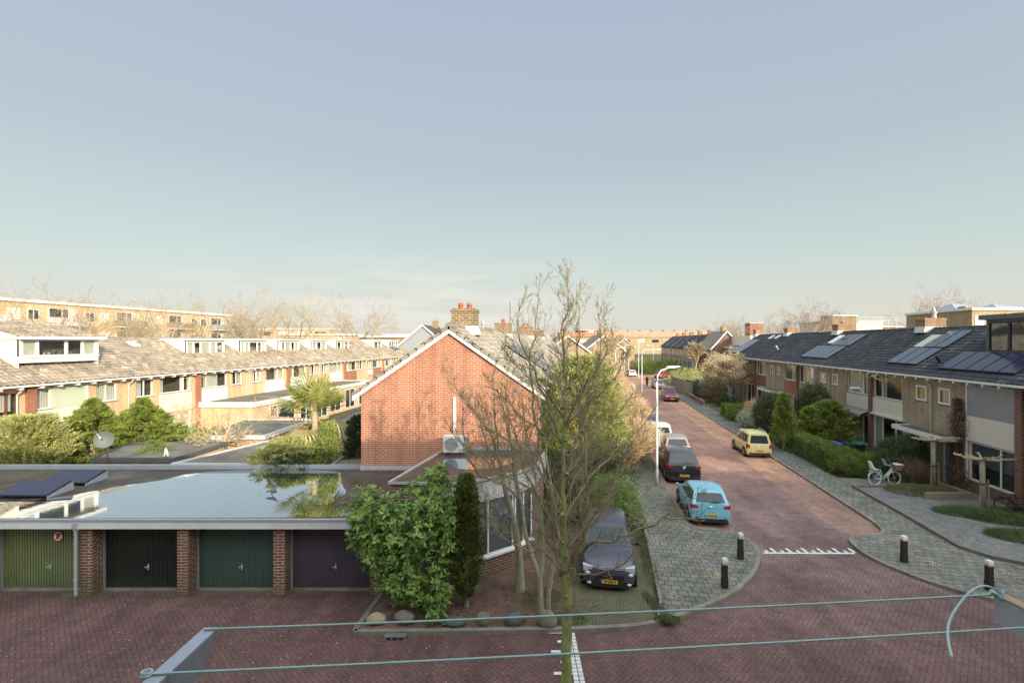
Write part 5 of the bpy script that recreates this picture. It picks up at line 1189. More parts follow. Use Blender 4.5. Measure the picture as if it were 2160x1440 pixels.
    # windscreen & rear window
    for (s_,nm,u0,v0,v1) in ((S_[3],'windscreen',.05,.08,.95),(S_[0],'rear_window',.09,.14 if kind!='box' else .08,.90)):
        A,B,C_,D_=s_[0],s_[7],s_[1],s_[6]; 
        quad(nm,[bl(A,B,C_,D_,u0,v0),bl(A,B,C_,D_,1-u0,v0),bl(A,B,C_,D_,1-u0-.02,v1),bl(A,B,C_,D_,u0+.02,v1)],.012,gm)
    if lod<2:
        for sg in (0,1):
            g=lambda s_: (s_[0],s_[1]) if not sg else (s_[7],s_[6])
            a0,a1=g(S_[0]);b0,b1=g(S_[1]);c0,c1=g(S_[2]);d0,d1=g(S_[3])
            quad('side_window',[bl(a0,b0,a1,b1,.42,.14),bl(a0,b0,a1,b1,.97,.12),bl(a0,b0,a1,b1,.97,.88),bl(a0,b0,a1,b1,.25,.88)],.008,gm)
            quad('side_window',[bl(b0,c0,b1,c1,.04,.12),bl(b0,c0,b1,c1,.94,.12),bl(b0,c0,b1,c1,.94,.90),bl(b0,c0,b1,c1,.04,.90)],.008,gm)
            quad('side_window',[bl(c0,d0,c1,d1,.03,.12),bl(c0,d0,c1,d1,.84,.12),bl(c0,d0,c1,d1,.86,.86),bl(c0,d0,c1,d1,.03,.90)],.008,gm)
    # wheels
    wr=.31 if kind!='suv' else .35
    for sx in (-1,1):
        for yy in (-.62*hl,.64*hl):
            w=MB(); w.cyl((sx*(hw-.20),yy,wr),(sx*(hw+.004),yy,wr),wr,18); w.mi=1; w.cyl((sx*(hw-.3),yy,wr+.02),(sx*(hw-.006),yy,wr+.02),wr+.065,18)
            wo=w.build('wheel',[M['rubber'],M['trim']],t,local=True,uv=False)
            if lod<2:
                r_=MB(); r_.cyl((sx*(hw-.05),yy,wr),(sx*(hw+.010),yy,wr),wr*.66,14,wr*.60)
                r_.mi=1
                for k_ in range(5):
                    a=2*math.pi*k_/5+.3; r_.cyl((sx*(hw+.008),yy+wr*.38*math.cos(a),wr+wr*.38*math.sin(a)),(sx*(hw+.014),yy+wr*.38*math.cos(a),wr+wr*.38*math.sin(a)),wr*.13,6)
                r_.build('rim',[M['alloy'],M['trim']],wo,local=True,uv=False)
    if lod<2:
        for sx in (-1,1): lt=MB(); lt.box(min(sx*(hw-.02),sx*(hw+.012)),max(sx*(hw-.02),sx*(hw+.012)),-.40*hl,.42*hl,.20,.30 if not cladding else .36); lt.build('sill_trim',M['trim'],t,local=True,uv=False)
        lt=MB(); lt.box(-hw*.80,hw*.80,-hl-.004,-hl+.2,.235,.37); lt.build('bumper_trim',M['trim'],t,local=True,uv=False); lt=MB(); lt.box(-hw*.62,hw*.62,hl-.2,hl+.004,.22,.42); lt.build('bumper_trim',M['trim'],t,local=True,uv=False)
        ln_=MB(); ln_.tube([(-hw*.80,-hl*.990-.004,.56),(hw*.80,-hl*.990-.004,.56)],.006,4); ln_.tube([(-hw*.80,-hl*.990-.004,.56),(-hw*.84,-hl*.975-.004,zb-.06)],.006,4); ln_.tube([(hw*.80,-hl*.990-.004,.56),(hw*.84,-hl*.975-.004,zb-.06)],.006,4); ln_.build('tailgate_seam',M['dark'],t,local=True,uv=False)
        for sx in (-1,1):
            for yy in (-.30*hl,.02*hl,.36*hl): ln_=MB(); ln_.tube([(sx*(hw*.985+.003),yy,.34),(sx*(hw*.995+.003),yy,.5),(sx*(hw*.975+.003),yy-.01,zb-.1)],.005,4); ln_.build('door_seam',M['dark'],t,local=True,uv=False)
        for sx in (-1,1):
            m_=MB(); m_.lathe([(.0,-.06),(.055,-.05),(.07,0),(.055,.05),(0,.06)],(sx*(hw+.10),.36*hl,zb+.1),10); m_.box(min(sx*(hw-.1),sx*(hw+.08)),max(sx*(hw-.1),sx*(hw+.08)),.34*hl,.37*hl,zb+.04,zb+.08); m_.build('side_mirror',M['trim'] if cladding else paint,t,local=True,uv=False,smooth=True)
    # rear end
    def lamp(nm,mat,x0,x1,y0,y1,z0,z1,slant=0):
        for sx in (-1,1):
            q=MB(); a,b_=sx*x0,sx*x1
            q.hexa([(a,y0,z0),(b_,y0,z0+slant),(b_,y1,z0+slant),(a,y1,z0),(a,y0+.02,z1),(b_,y0+.03,z1+slant),(b_,y1,z1+slant),(a,y1,z1)]); q.build(nm,mat,t,local=True,uv=False)
    def lamp2(nm,mat,f0,f1,z0,z1,wrap=True):
        for sx in (-1,1):
            def pt(f,z):            # a point on the tail surface, pushed 8 mm out
                yy=-.988*hl-.012 if z>.5 else -hl-.004
                return (sx*hw*.90*f, yy+.05*hl*max(0,f-.85), z)
            q=MB(); q.hexa([pt(f0,z0+.03),pt(f1,z0),(sx*hw*f1*.9,-.93*hl,z0),(sx*hw*f0*.9,-.93*hl,z0+.03),pt(f0+.04,z1-.02),pt(f1,z1),(sx*hw*f1*.9,-.93*hl,z1),(sx*hw*f0*.9,-.93*hl,z1-.02)])
            if wrap: q.hexa([(sx*hw*.90,-.985*hl,z0+.01),(sx*hw*.975,-.955*hl,z0+.03),(sx*hw*.99,-.90*hl,z0+.06),(sx*hw*.9,-.90*hl,z0+.02),(sx*hw*.90,-.985*hl,z1),(sx*hw*.955,-.955*hl,z1),(sx*hw*.965,-.86*hl,z1-.005),(sx*hw*.9,-.88*hl,z1)])
            q.build(nm,mat,t,local=True,uv=False)
    if rear_lamps=='tall': lamp2('tail_lamp',M['lamp_red'],.80,1.0,zb-.36,zb-.03)
    elif rear_lamps=='side': lamp2('tail_lamp',M['lamp_red'],.66,1.0,zb-.21,zb-.05)
    elif rear_lamps=='high': lamp('tail_lamp',M['lamp_red'],hw*.80,hw*.94,-hl+.03,-.90*hl,zb-.12,zb+.35)
    if lod<2 and rear_lamps!='high': lamp2('rear_reflector',M['lamp_red'],.62,.80,.38,.44,wrap=False)
    lamp('headlamp',M['lamp_clear'],hw*.58,hw*.90,.86*hl,hl*.975,hc-.38,hc-.22,.03)
    if lod<2:
        g=MB(); g.box(-hw*.52,hw*.52,hl-.12,hl+.006,.44,.60); g.build('grille',M['trim'],t,local=True,uv=False)
        wp_=MB(); wp_.box(-.02,.36,-.935*hl-.10,-.935*hl-.06,zb+.075,zb+.095); wp_.build('rear_wiper',M['trim'],t,local=True,uv=False)
        an_=MB(); an_.tube([(0,-.45*hl,H+.01),(0,-.50*hl,H+.14)],[.012,.006],5); an_.build('antenna',M['trim'],t,local=True,uv=False)
        for sx in (-1,1):
            for yy in (-.18*hl,.12*hl): hl_=MB(); hl_.box(min(sx*hw*.97,sx*(hw+.022)),max(sx*hw*.97,sx*(hw+.022)),yy,yy+.16,zb-.16,zb-.13); hl_.build('door_handle',paint,t,local=True,uv=False)
        if badge:
            bd_=MB(); bd_.tube([(.085*math.cos(a),-hl*.982-.012,zb-.15+.05*math.sin(a)) for a in [2*math.pi*k_/14 for k_ in range(15)]],.012,5); bd_.build('rear_badge',M['chrome'],t,local=True,uv=False)
    if rails:
        for sx in (-1,1):
            q=MB(); q.tube([(sx*wt*.86,-.68*hl,H-.03),(sx*wt*.9,-.6*hl,H+.05),(sx*wt*.9,.0,H+.06),(sx*wt*.86,.1*hl,H-.01)],.02,6); q.build('roof_rail',M['metal'],t,local=True,uv=False)
    for (yy,ry) in ((-hl-.012,0),(hl+.012,1)):
        if lod>=2 and not plate: pass
        z=.50 if ry==0 else .40
        if ry==0 and rear_lamps in ('tall','side'): z=.50
        sgn=-1 if ry==0 else 1
        p=MB(); p.box(-.26,.26,min(yy,yy-sgn*.05),max(yy,yy-sgn*.05),z-.055,z+.055); po=p.build('number_plate',M['plate'],t,local=True,uv=False)
        if lod<2:
            s_=MB(); xa=(-.26,-.215) if ry==0 else (.215,.26); s_.box(*xa,min(yy+sgn*.002,yy),max(yy+sgn*.002,yy)+.0005,z-.055,z+.055); s_.build('blue_strip',M['plate_eu'],po,local=True,uv=False)
            if plate: text_mesh('plate_text',plate,.105,M['dark'],po,((.02 if ry==0 else -.02),yy+sgn*.003,z-.0),(R(90),0,0 if ry==0 else math.pi),bold=.004)
    return t
P_=m_carpaint
A0=-math.atan(K)      # pointing along the street
CARS=[
 ('black high-riding hatchback seen from behind, second car from the corner',9.72,28.5,A0,P_('black_paint',(.008,.009,.012)),dict(L=4.5,W=1.84,H=1.66,kind='suv',plate='R-933-DV',rear_lamps='side',belt=1.08,hood=1.02)),
 ('light blue small hatchback parked nearest the corner on the left lane',8.62,22.05,A0,P_('light_blue_paint',(.17,.45,.56)),dict(L=3.67,W=1.66,H=1.50,plate='9-TDF-28',rear_lamps='side',belt=.98,hood=.92)),
 ('beige-grey hatchback parked ahead of the black car',11.1,33.4,A0,P_('beige_grey_paint',(.27,.23,.18)),dict(L=4.1,W=1.76,H=1.52,rear_lamps='side',belt=.98)),
 ('small white boxy hatchback with tall red tail lamps, half behind the lamp post',11.5,37.9,A0,P_('white_paint_car',(.72,.70,.64)),dict(L=3.6,W=1.64,H=1.52,kind='box',rear_lamps='tall',belt=.95)),
 ('dark grey car with a red tail lamp peeping out behind the white hatchback',12.2,43.2,A0,P_('dark_grey_paint',(.05,.055,.06)),dict(L=4.2,W=1.76,H=1.46,lod=1)),
 ('pale blue car behind the orange twigs',13.7,52.5,A0,P_('pale_blue_paint',(.30,.45,.55)),dict(L=4.1,W=1.74,H=1.48,lod=1)),
 ('white van with lit side, screened by twigs on the left lane',16.3,68,A0,P_('white_van_paint',(.70,.69,.66)),dict(L=4.9,W=1.9,H=1.95,kind='van',lod=2,belt=1.15,hood=1.1)),
 ('white car beyond the van on the left lane',18.0,79,A0,P_('white_car_far',(.68,.68,.68)),dict(L=4.2,W=1.75,H=1.48,lod=2)),
 ('pale yellow tall hatchback parked alone on the shaded right side',16.72,33.9,A0+R(1),P_('pale_yellow_paint',(.70,.60,.27)),dict(L=3.5,W=1.63,H=1.66,kind='box',rear_lamps='tall',rails=True,belt=.97,hood=.95,plate='97-JT-SB')),
 ('dark red off-roader with roof rails facing the camera on the right side',20.95,64.3,A0+math.pi,P_('dark_red_paint',(.22,.02,.025)),dict(L=4.3,W=1.82,H=1.7,kind='suv',rails=True,belt=1.08,hood=1.04,cladding=True)),
 ('silver-grey saloon facing the camera, driving near the cyclist',24.3,80.5,A0+math.pi,P_('silver_paint',(.28,.31,.32)),dict(L=4.5,W=1.78,H=1.45,kind='sedan',lod=1)),
 ('maroon car at the side street mouth',31.9,103.5,A0+math.pi-.5,P_('maroon_paint',(.30,.04,.04)),dict(L=4.3,W=1.78,H=1.5,lod=1)),
 ('white car waiting across the junction',26.4,108.5,A0+.25,P_('white_far_paint',(.66,.64,.62)),dict(L=4.2,W=1.76,H=1.48,lod=1)),
 ('black car parked beyond the junction on the right',35.2,131,A0+math.pi,P_('black_far_paint',(.03,.035,.04)),dict(L=4.3,W=1.78,H=1.5,lod=2)),
 ('dark green car parked behind the black one beyond the junction',36.3,138,A0+math.pi,P_('green_far_paint',(.04,.07,.06)),dict(L=4.3,W=1.78,H=1.5,lod=2)),
 ('silver car far down the street near the bend',34.2,158,A0+math.pi,P_('silver_far_paint',(.40,.40,.40)),dict(L=4.3,W=1.78,H=1.5,lod=2)),
]
for i,(lb,x,y,rz,pt,kw) in enumerate(CARS): car(lb,x,y,rz,pt,group='cars parked along the street' if i<10 else None,name='parked_car' if i<10 else 'car',**kw)
cit=car('dark grey hatchback facing the camera on the mossy driveway under the bare tree',3.30,16.85,A0+math.pi,P_('dark_slate_paint',(.055,.055,.075),.28),L=3.99,W=1.75,H=1.55,kind='hatch',plate='TP-570-F',belt=1.02,hood=1.04,group=None,cladding=True)
# chrome chevron lines and lower lamps on its nose (front is +y in the car's own frame)
q=MB()
for dz in (0,.045):
    q.tube([(-.80,1.80,.80+dz),(-.35,1.965,.765+dz),(-.10,1.99,.77+dz),(0,2.0,.835+dz),(.10,1.99,.77+dz),(.35,1.965,.765+dz),(.80,1.80,.80+dz)],.013,5)
q.build('chevron_trim',M['chrome'],cit,local=True,uv=False)
for sx in (-1,1):
    q=MB(); q.lathe([(0,-.06),(.08,-.05),(.11,0),(.08,.05),(0,.06)],(sx*.64,1.90,.62),10); q.build('headlamp',M['lamp_clear'],cit,local=True,uv=False,smooth=True)
    q=MB(); q.lathe([(0,-.04),(.06,-.03),(.075,0),(.06,.03),(0,.04)],(sx*.60,1.96,.34),10); q.build('fog_lamp',M['lamp_clear'],cit,local=True,uv=False,smooth=True)

# ================================================================== street furniture
def lamp_post(label,x,y,h,arm,ang,box=False,group=None):
    t=thing('street_lamp',label,'street lamp',(x,y,.1),0,group)
    dx,dy=math.cos(ang),math.sin(ang)
    p=MB(); p.tube([(x,y,.1),(x,y,.9),(x,y,.95),(x,y,h-.7)],[.085,.085,.065,.055],10); p.tube([(x,y,h-.7),(x+dx*.05,y+dy*.05,h-.35),(x+dx*.25,y+dy*.25,h-.1),(x+dx*.6,y+dy*.6,h),(x+dx*arm,y+dy*arm,h+.05)],[.055,.05,.045,.04,.035],8)
    p.build('pole',M['pole'],t,smooth=True)
    hd=MB(); a=Vector((x+dx*arm,y+dy*arm,h+.05)); d=Vector((dx,dy,.06)).normalized(); q_=Vector((-dy,dx,0))
    hd.add([a-q_*.06+Vector((0,0,-.03)),a+q_*.06+Vector((0,0,-.03)),a+q_*.06+Vector((0,0,.05)),a-q_*.06+Vector((0,0,.05)),a+d*.35-q_*.14+Vector((0,0,-.05)),a+d*.35+q_*.14+Vector((0,0,-.05)),a+d*.35+q_*.1+Vector((0,0,.07)),a+d*.35-q_*.1+Vector((0,0,.07)),a+d*.78-q_*.09+Vector((0,0,-.02)),a+d*.78+q_*.09+Vector((0,0,-.02)),a+d*.78+q_*.06+Vector((0,0,.02)),a+d*.78-q_*.06+Vector((0,0,.02))],
       [(0,1,2,3),(0,4,5,1),(1,5,6,2),(2,6,7,3),(3,7,4,0),(4,8,9,5),(5,9,10,6),(6,10,11,7),(7,11,8,4),(8,11,10,9)])
    hd.build('lamp_head',M['white'],t)
    if box:
        b=MB(); b.box(x+.06,x+.16,y-.05,y+.05,2.2,3.1); b.build('control_box',M['zinc'],t)
    return t
lamp_post('tall pale street lamp with curved arm beside the black car',7.77,25.92,6.35,.55,.2,True)
lamp_post('street lamp by the junction, behind the first one',18.6,69.2,6.6,2.2,.2)
lamp_post('slim street lamp standing in the sunlit junction',25.8,98.5,8.2,.5,.1)
lamp_post('street lamp at the mouth of the side street',37.4,128,6.8,1.0,math.pi)
lamp_post('street lamp behind the orange twigs on the left pavement',17.2,80.5,6.7,1.0,.2)
lamp_post('farthest street lamp on the left pavement',27.5,118,6.9,1.0,.2)
def bollard(x,y,label,white):
    t=thing('bollard',label,'bollard',(x,y,.1),0,'dark bollards on the pavement corners'); s=.075
    b=MB()
    def sq(r,z): return [(x-r,y-r,z),(x+r,y-r,z),(x+r,y+r,z),(x-r,y+r,z)]
    b.hexa(sq(s*1.12,.09)+sq(s*1.12,.40)); b.hexa(sq(s,.40)+sq(s,.86)); b.build('post',M['bollard'],t)
    r_=MB(); r_.hexa(sq(s+.003,.87-.035)+sq(s+.003,.87-.005)); r_.build('band',M['red_band'] if white else M['white_dull'],t)
    c=MB(); c.hexa(sq(s*1.15,.88)+sq(s*1.15,.96)); c.hexa(sq(s*1.15,.96)+sq(s*.85,1.02)); c.build('cap',M['paint'] if white else M['white_dull'],t)
bollard(8.1,17.15,'dark bollard with mossy grey cap nearer the blue hatchback',False)
bollard(6.66,15.15,'dark bollard with mossy grey cap on the corner by the driveway',False)
bollard(13.7,16.9,'dark bollard with clean white cap by the end of the comb marking',True)
bollard(14.8,15.0,'dark bollard with clean white cap beside the tied cord end',True)
def wheelie(x,y,label,mat,lid):
    t=thing('wheelie_bin',label,'wheelie bin',(x,y,.1)); b=MB()
    b.hexa([(x-.2,y-.25,.12),(x+.2,y-.25,.12),(x+.2,y+.22,.12),(x-.2,y+.22,.12),(x-.28,y-.34,1.0),(x+.28,y-.34,1.0),(x+.28,y+.32,1.0),(x-.28,y+.32,1.0)]); b.build('bin_body',mat,t)
    l=MB(); l.hexa([(x-.30,y-.37,1.0),(x+.30,y-.37,1.0),(x+.30,y+.36,1.0),(x-.30,y+.36,1.0),(x-.26,y-.30,1.08),(x+.26,y-.30,1.08),(x+.26,y+.30,1.12),(x-.26,y+.30,1.12)]); l.tube([(x-.25,y+.4,1.0),(x+.25,y+.4,1.0)],.025,6); l.build('lid',lid,t)
    for s_ in (-.2,.2): w=MB(); w.cyl((x+s_-.03,y+.27,.2),(x+s_+.03,y+.27,.2),.1,10); w.build('wheel',M['rubber'],t)
wheelie(21.5,32.2,'blue wheelie bin behind the clipped hedge',M['bin_blue'],M['bin_blue'])
wheelie(22.3,32.1,'black wheelie bin between the blue and the green one',M['bin_black'],M['bin_black'])
wheelie(23.05,32.2,'green lidded wheelie bin behind the hedge, nearest the wall',M['bin_black'],M['bin_green'])
def bike(label,x,y,rz,fm,tm,child=False,lean=0):
    t=thing('bicycle',label,'bicycle',(x,y,.125),rz); t.rotation_euler=(lean,0,rz)
    f=MB(); r=.34; fx=.56; rx=-.52
    if child: f.tube([(fx,0,r),(fx-.14,0,.95),(fx-.17,0,1.08)],.02,7); f.tube([(fx-.12,0,.80),(.12,0,.42),(-.05,0,.30)],.032,7); f.tube([(fx-.13,0,.88),(.10,0,.52),(-.08,0,.40)],.022,7)
    else: f.tube([(fx,0,r),(fx-.14,0,.95),(fx-.17,0,1.02)],.018,7); f.tube([(fx-.12,0,.78),(-.03,0,.30)],.022,7); f.tube([(fx-.13,0,.86),(-.18,0,.80)],.02,7)
    f.tube([(-.03,0,.28),(-.20,0,.86)],.02,7); f.tube([(-.03,0,.28),(rx,0.05,r)],.014,6); f.tube([(-.17,0,.76),(rx,.05,r)],.012,6); f.tube([(-.17,0,.76),(rx,-.05,r)],.012,6)
    f.build('frame',fm,t,local=True,uv=False,smooth=True)
    for cx in (fx,rx):
        w=MB(); w.tube([(cx+r*math.cos(a),0,r+r*math.sin(a)) for a in [2*math.pi*k/28 for k in range(29)]],.026 if child else .02,7,cap=False); wo=w.build('wheel',tm,t,local=True,uv=False,smooth=True)
        s_=MB()
        for k in range(14): a=2*math.pi*k/14; s_.tube([(cx,0,r),(cx+r*math.cos(a),0,r+r*math.sin(a))],.003,3)
        s_.cyl((cx,-.04,r),(cx,.04,r),.03,8); s_.build('spokes',M['zinc'],wo,local=True,uv=False)
        g=MB(); g.tube([(cx+(r+.05)*math.cos(a),0,r+(r+.05)*math.sin(a)) for a in [R(10)+R(150)*k/10 for k in range(11)]],[.018]*11,4); g.build('mudguard',fm,t,local=True,uv=False)
    s=MB(); s.lathe([(0,.06),(.09,.05),(.1,.02),(.03,0)],(-.24,0,.88),10); s.build('saddle',M['trim'],t,local=True,uv=False)
    h=MB(); h.tube([(fx-.30,-.27,1.08),(fx-.17,-.16,1.10),(fx-.15,0,1.08),(fx-.17,.16,1.10),(fx-.30,.27,1.08)],.014,6); h.build('handlebar',M['trim'],t,local=True,uv=False)
    c=MB(); c.tube([(-.03,.04,.28),(.12,.05,.20)],.01,5); c.tube([(-.03,-.04,.28),(-.18,-.05,.36)],.01,5); c.box(-.4,0,.03,.06,.25,.36); c.build('crank',fm if child else M['trim'],t,local=True,uv=False)
    ra=MB(); ra.box(rx-.3,rx+.2,-.07,.07,.74,.76); ra.tube([(rx-.1,.06,.74),(rx,.05,r)],.008,4); ra.build('rear_rack',M['trim'] if not child else fm,t,local=True,uv=False)
    if child:
        b=MB(); b.hexa([(fx-.02,-.18,.78),(fx+.28,-.18,.78),(fx+.28,.18,.78),(fx-.02,.18,.78),(fx-.06,-.24,1.06),(fx+.36,-.24,1.06),(fx+.36,.24,1.06),(fx-.06,.24,1.06)]); bo=b.build('front_basket',M['basket'],t,local=True,uv=False)
        l=MB(); l.box(fx-.08,fx+.38,-.25,.25,1.062,1.10); l.build('basket_lid',M['white_dull'],bo,local=True,uv=False)
        s=MB(); s.hexa([(-.62,-.13,.80),(-.34,-.13,.80),(-.34,.13,.80),(-.62,.13,.80),(-.62,-.14,.88),(-.34,-.14,.84),(-.34,.14,.84),(-.62,.14,.88)]); s.hexa([(-.66,-.14,.84),(-.58,-.14,.84),(-.58,.14,.84),(-.66,.14,.84),(-.80,-.10,1.24),(-.74,-.10,1.25),(-.74,.10,1.25),(-.80,.10,1.24)]); s.build('child_seat',M['white'],t,local=True,uv=False)
        s=MB(); s.hexa([(.12,-.11,1.0),(.34,-.11,1.0),(.34,.11,1.0),(.12,.11,1.0),(.12,-.12,1.06),(.34,-.12,1.04),(.34,.12,1.04),(.12,.12,1.06)]); s.hexa([(.08,-.12,1.03),(.14,-.12,1.03),(.14,.12,1.03),(.08,.12,1.03),(-.04,-.09,1.36),(.0,-.09,1.37),(.0,.09,1.37),(-.04,.09,1.36)]); s.build('front_child_seat',M['grey_panel'],t,local=True,uv=False)
        s=MB(); s.face((fx-.16,-.14,1.1),(fx-.16,.14,1.1),(fx-.34,.10,1.52),(fx-.34,-.10,1.52)); s.build('windshield',M['blind_dark'],t,local=True,uv=False)
    return t
bike('mint green family bicycle with cream tyres, two child seats and lidded rattan basket',19.98,25.95,R(2),M['mint'],M['cream'],True,R(-3))
bike('dark city bicycle leaning below the big striped-blind window',22.35,21.2,R(-52),M['dark'],M['rubber'],False,R(6))
# cyclist
cy=thing('person','person in dark coat riding a bicycle down the middle of the far street','person',(23.45,84,.014),A0-math.pi/2)
V_=[(0,0,.98),(.05,0,1.2),(.15,0,1.45),(.19,0,1.56),(.22,0,1.70),(-.02,.10,.95),(.22,.12,.72),(.12,.12,.30),(.20,.12,.24),(-.02,-.10,.95),(.16,-.12,.58),(-.02,-.12,.20),(.07,-.12,.14),(.14,.2,1.42),(.30,.24,1.22),(.46,.22,1.12),(.14,-.2,1.42),(.30,-.24,1.22),(.46,-.22,1.12)]
E_=[(0,1),(1,2),(2,3),(3,4),(0,5),(5,6),(6,7),(7,8),(0,9),(9,10),(10,11),(11,12),(2,13),(13,14),(14,15),(2,16),(16,17),(17,18)]
skin_obj('coat_and_body',V_,E_,[.15,.16,.15,.07,.10,.10,.085,.06,.045,.10,.085,.06,.045,.07,.055,.04,.07,.055,.04],M['cloth_black'],cy)
hb=MB(); hb.lathe([(0,-.11),(.07,-.08),(.09,0),(.07,.09),(0,.12)],(.24,0,1.72),10); hb.build('head',M['skin'],cy,local=True,smooth=True)
bike('bicycle under the cyclist in the dark coat',23.45,84,A0+math.pi/2*-1+0,M['dark'],M['rubber'])
# cat on the shed roof, and the bird in the roof water
ct=thing('cat','black and white cat sitting at the edge of the mossy shed roof','cat',(-16.55,23.15,2.3),R(-60))
V_=[(0,0,.10),(.03,0,.20),(.10,0,.30),(.14,0,.36),(.19,0,.37),(.13,.05,.14),(.16,.05,.02),(.13,-.05,.14),(.16,-.05,.02),(-.04,.07,.05),(.06,.09,.02),(-.04,-.07,.05),(.06,-.09,.02),(-.12,0,.03),(-.24,.06,.02),(.13,.035,.42),(.13,-.035,.42)]
E_=[(0,1),(1,2),(2,3),(3,4),(2,5),(5,6),(2,7),(7,8),(0,9),(9,10),(0,11),(11,12),(0,13),(13,14),(3,15),(3,16)]
skin_obj('body',V_,E_,[.10,.09,.06,.06,.03,.03,.025,.03,.025,.06,.03,.06,.03,.025,.018,.012,.012],M['fur_white'],ct)
q=MB(); q.lathe([(0,-.07),(.085,-.04),(.09,.03),(.05,.09),(0,.1)],(-.01,0,.21),10); q.lathe([(0,-.03),(.05,-.01),(.045,.03),(0,.045)],(.12,0,.385),8); q.build('black_patches',M['dark'],ct,local=True,smooth=True)
for (bx_,by_,rz_,lb) in [(-8.42,17.0,.4,'grey pigeon standing in the rainwater on the garage roof'),(-8.75,17.75,2.6,'second, darker pigeon further back in the roof water')]:
    b_=thing('pigeon',lb,'bird',(bx_,by_,2.44),rz_)
    V_=[(0,0,.14),(.08,0,.17),(.12,0,.23),(.14,0,.26),(.175,0,.255),(-.10,0,.12),(-.22,0,.10),(.0,.025,.06),(.0,.025,.01),(.0,-.025,.06),(.0,-.025,.01)]
    skin_obj('body',V_,[(0,1),(1,2),(2,3),(3,4),(0,5),(5,6),(0,7),(7,8),(0,9),(9,10)],[.065,.055,.028,.03,.008,.045,.02,.012,.007,.012,.007],M['feather'],b_)
# satellite dish
sd=thing('satellite_dish','grey satellite dish on a rusty mast at the shed roof edge','satellite dish',(-18.9,22.6,1.6))
p=MB(); p.tube([(-18.9,22.6,1.6),(-18.9,22.6,3.0)],.03,8); p.tube([(-18.9,22.55,2.9),(-19.9,22.0,2.2)],.015,5); p.build('mast',M['brownframe'],sd)
d_=MB(); n_=Vector((.50,-.82,.22)).normalized(); u_=n_.orthogonal().normalized(); w_=n_.cross(u_); c_=Vector((-18.95,22.45,3.25)); rings=[]
for i in range(6):
    r_=.39*i/5; rings.append([c_-n_*(.10*(1-(i/5)**2))+ (u_*math.cos(a)+w_*math.sin(a))*r_ for a in [2*math.pi*k/20 for k in range(20)]])
vs=[p_ for g_ in rings for p_ in g_]; d_.add(vs,[(i*20+j,i*20+(j+1)%20,(i+1)*20+(j+1)%20,(i+1)*20+j) for i in range(5) for j in range(20)]); d_.build('reflector',M['dish'],sd,smooth=True)
a_=MB(); a_.tube([c_-w_*.38,c_-w_*.33+n_*.35,c_+n_*.5-w_*.1],.014,5); a_.cyl(c_+n_*.45-w_*.1,c_+n_*.58-w_*.08,.04,8); a_.build('receiver_arm',M['white_dull'],sd)
# air conditioner on the extension roof
ac=thing('air_conditioner','white air conditioner outdoor unit at the foot of the pale pipe on the brick gable','air conditioner',(-2.25,19.3,3.3))
b=MB(); b.box(-2.72,-1.78,19.1,19.45,3.42,4.05); b.build('casing',M['white_dull'],ac)
f=MB()
for r_ in (.08,.14,.20,.25): f.tube([(-2.4+r_*math.cos(a),19.085,3.735+r_*math.sin(a)) for a in [2*math.pi*k/20 for k in range(21)]],.009,4)
disc(f,(-2.4,3.735),.26,19.094); f.build('fan_grille',M['grey_panel'],ac)
for x in (-2.6,-1.95): f=MB(); f.box(x,x+.1,19.05,19.5,3.30,3.418); f.build('foot',M['trim'],ac)
# washing line rack below the window
rk=thing('washing_line_rack','steel rack arms with two pale turquoise cords strung outside the window','washing line',(.3,1.0,7.05))
h=.75; z=7.8-h
def at(px,py,Y): return ((px-1080)*Y/1020, Y, 7.8-(py-720)*Y/1020)
b=MB(); a0=Vector((-.845,-.5,z)); a1=Vector((-.806,1.27,z)); b.hexa([(-.862,-.5,z-.003),(-.822,-.5,z-.003),(-.772,1.27,z-.003),(-.808,1.27,z-.003),(-.862,-.5,z),(-.822,-.5,z),(-.772,1.27,z),(-.808,1.27,z)]); b.mi=1
b.hexa([(-.824,-.5,z-.11),(-.820,-.5,z-.11),(-.772,1.20,z-.075),(-.776,1.20,z-.075),(-.824,-.5,z-.004),(-.820,-.5,z-.004),(-.770,1.27,z-.004),(-.774,1.27,z-.004)]); b.build('arm',[M['bracket'],M['bracket_dark']],rk)
b=MB(); b.hexa([(1.62,-.5,z-.085),(1.66,-.5,z-.085),(1.452,1.44,z-.085),(1.435,1.44,z-.085),(1.62,-.5,z-.006),(1.66,-.5,z-.006),(1.452,1.44,z-.006),(1.435,1.44,z-.006)]); b.mi=1; b.hexa([(1.618,-.5,z-.005),(1.70,-.5,z-.005),(1.465,1.45,z-.005),(1.433,1.45,z-.005),(1.618,-.5,z),(1.70,-.5,z),(1.465,1.45,z),(1.433,1.45,z)]); b.build('arm',[M['bracket'],M['wood_tan']],rk)
def sagline(p0,p1,sag=.006,n=14): 
    p0=Vector(p0);p1=Vector(p1); return [p0.lerp(p1,i/n)-Vector((0,0,sag*4*(i/n)*(1-i/n))) for i in range(n+1)]
b=MB(); b.tube(sagline((-.80,1.255,z+.004),(1.445,1.43,z+.004)),.0028,7); b.build('cord',M['cord'],rk)
b=MB(); b.tube(sagline((-.83,1.085,z+.004),(1.52,1.28,z+.004)),.0028,7); b.build('cord',M['cord'],rk)
b=MB(); L_=[(2110,1250),(2098,1240),(2075,1233),(2050,1243),(2025,1270),(2003,1305),(1998,1335),(2003,1365),(2008,1385)]
b.tube([at(px,py,1.40-.01*i) for i,(px,py) in enumerate(smooth2(L_,2))],.0028,7); b.build('cord_end',M['cord'],rk)
b=MB()
for k in range(3): b.tube([(1.425+.012*math.cos(a)+k*.006,1.43+.012*math.sin(a),z+.004+.01*math.sin(a*2+k)) for a in [2*math.pi*j/10 for j in range(11)]],.003,5)
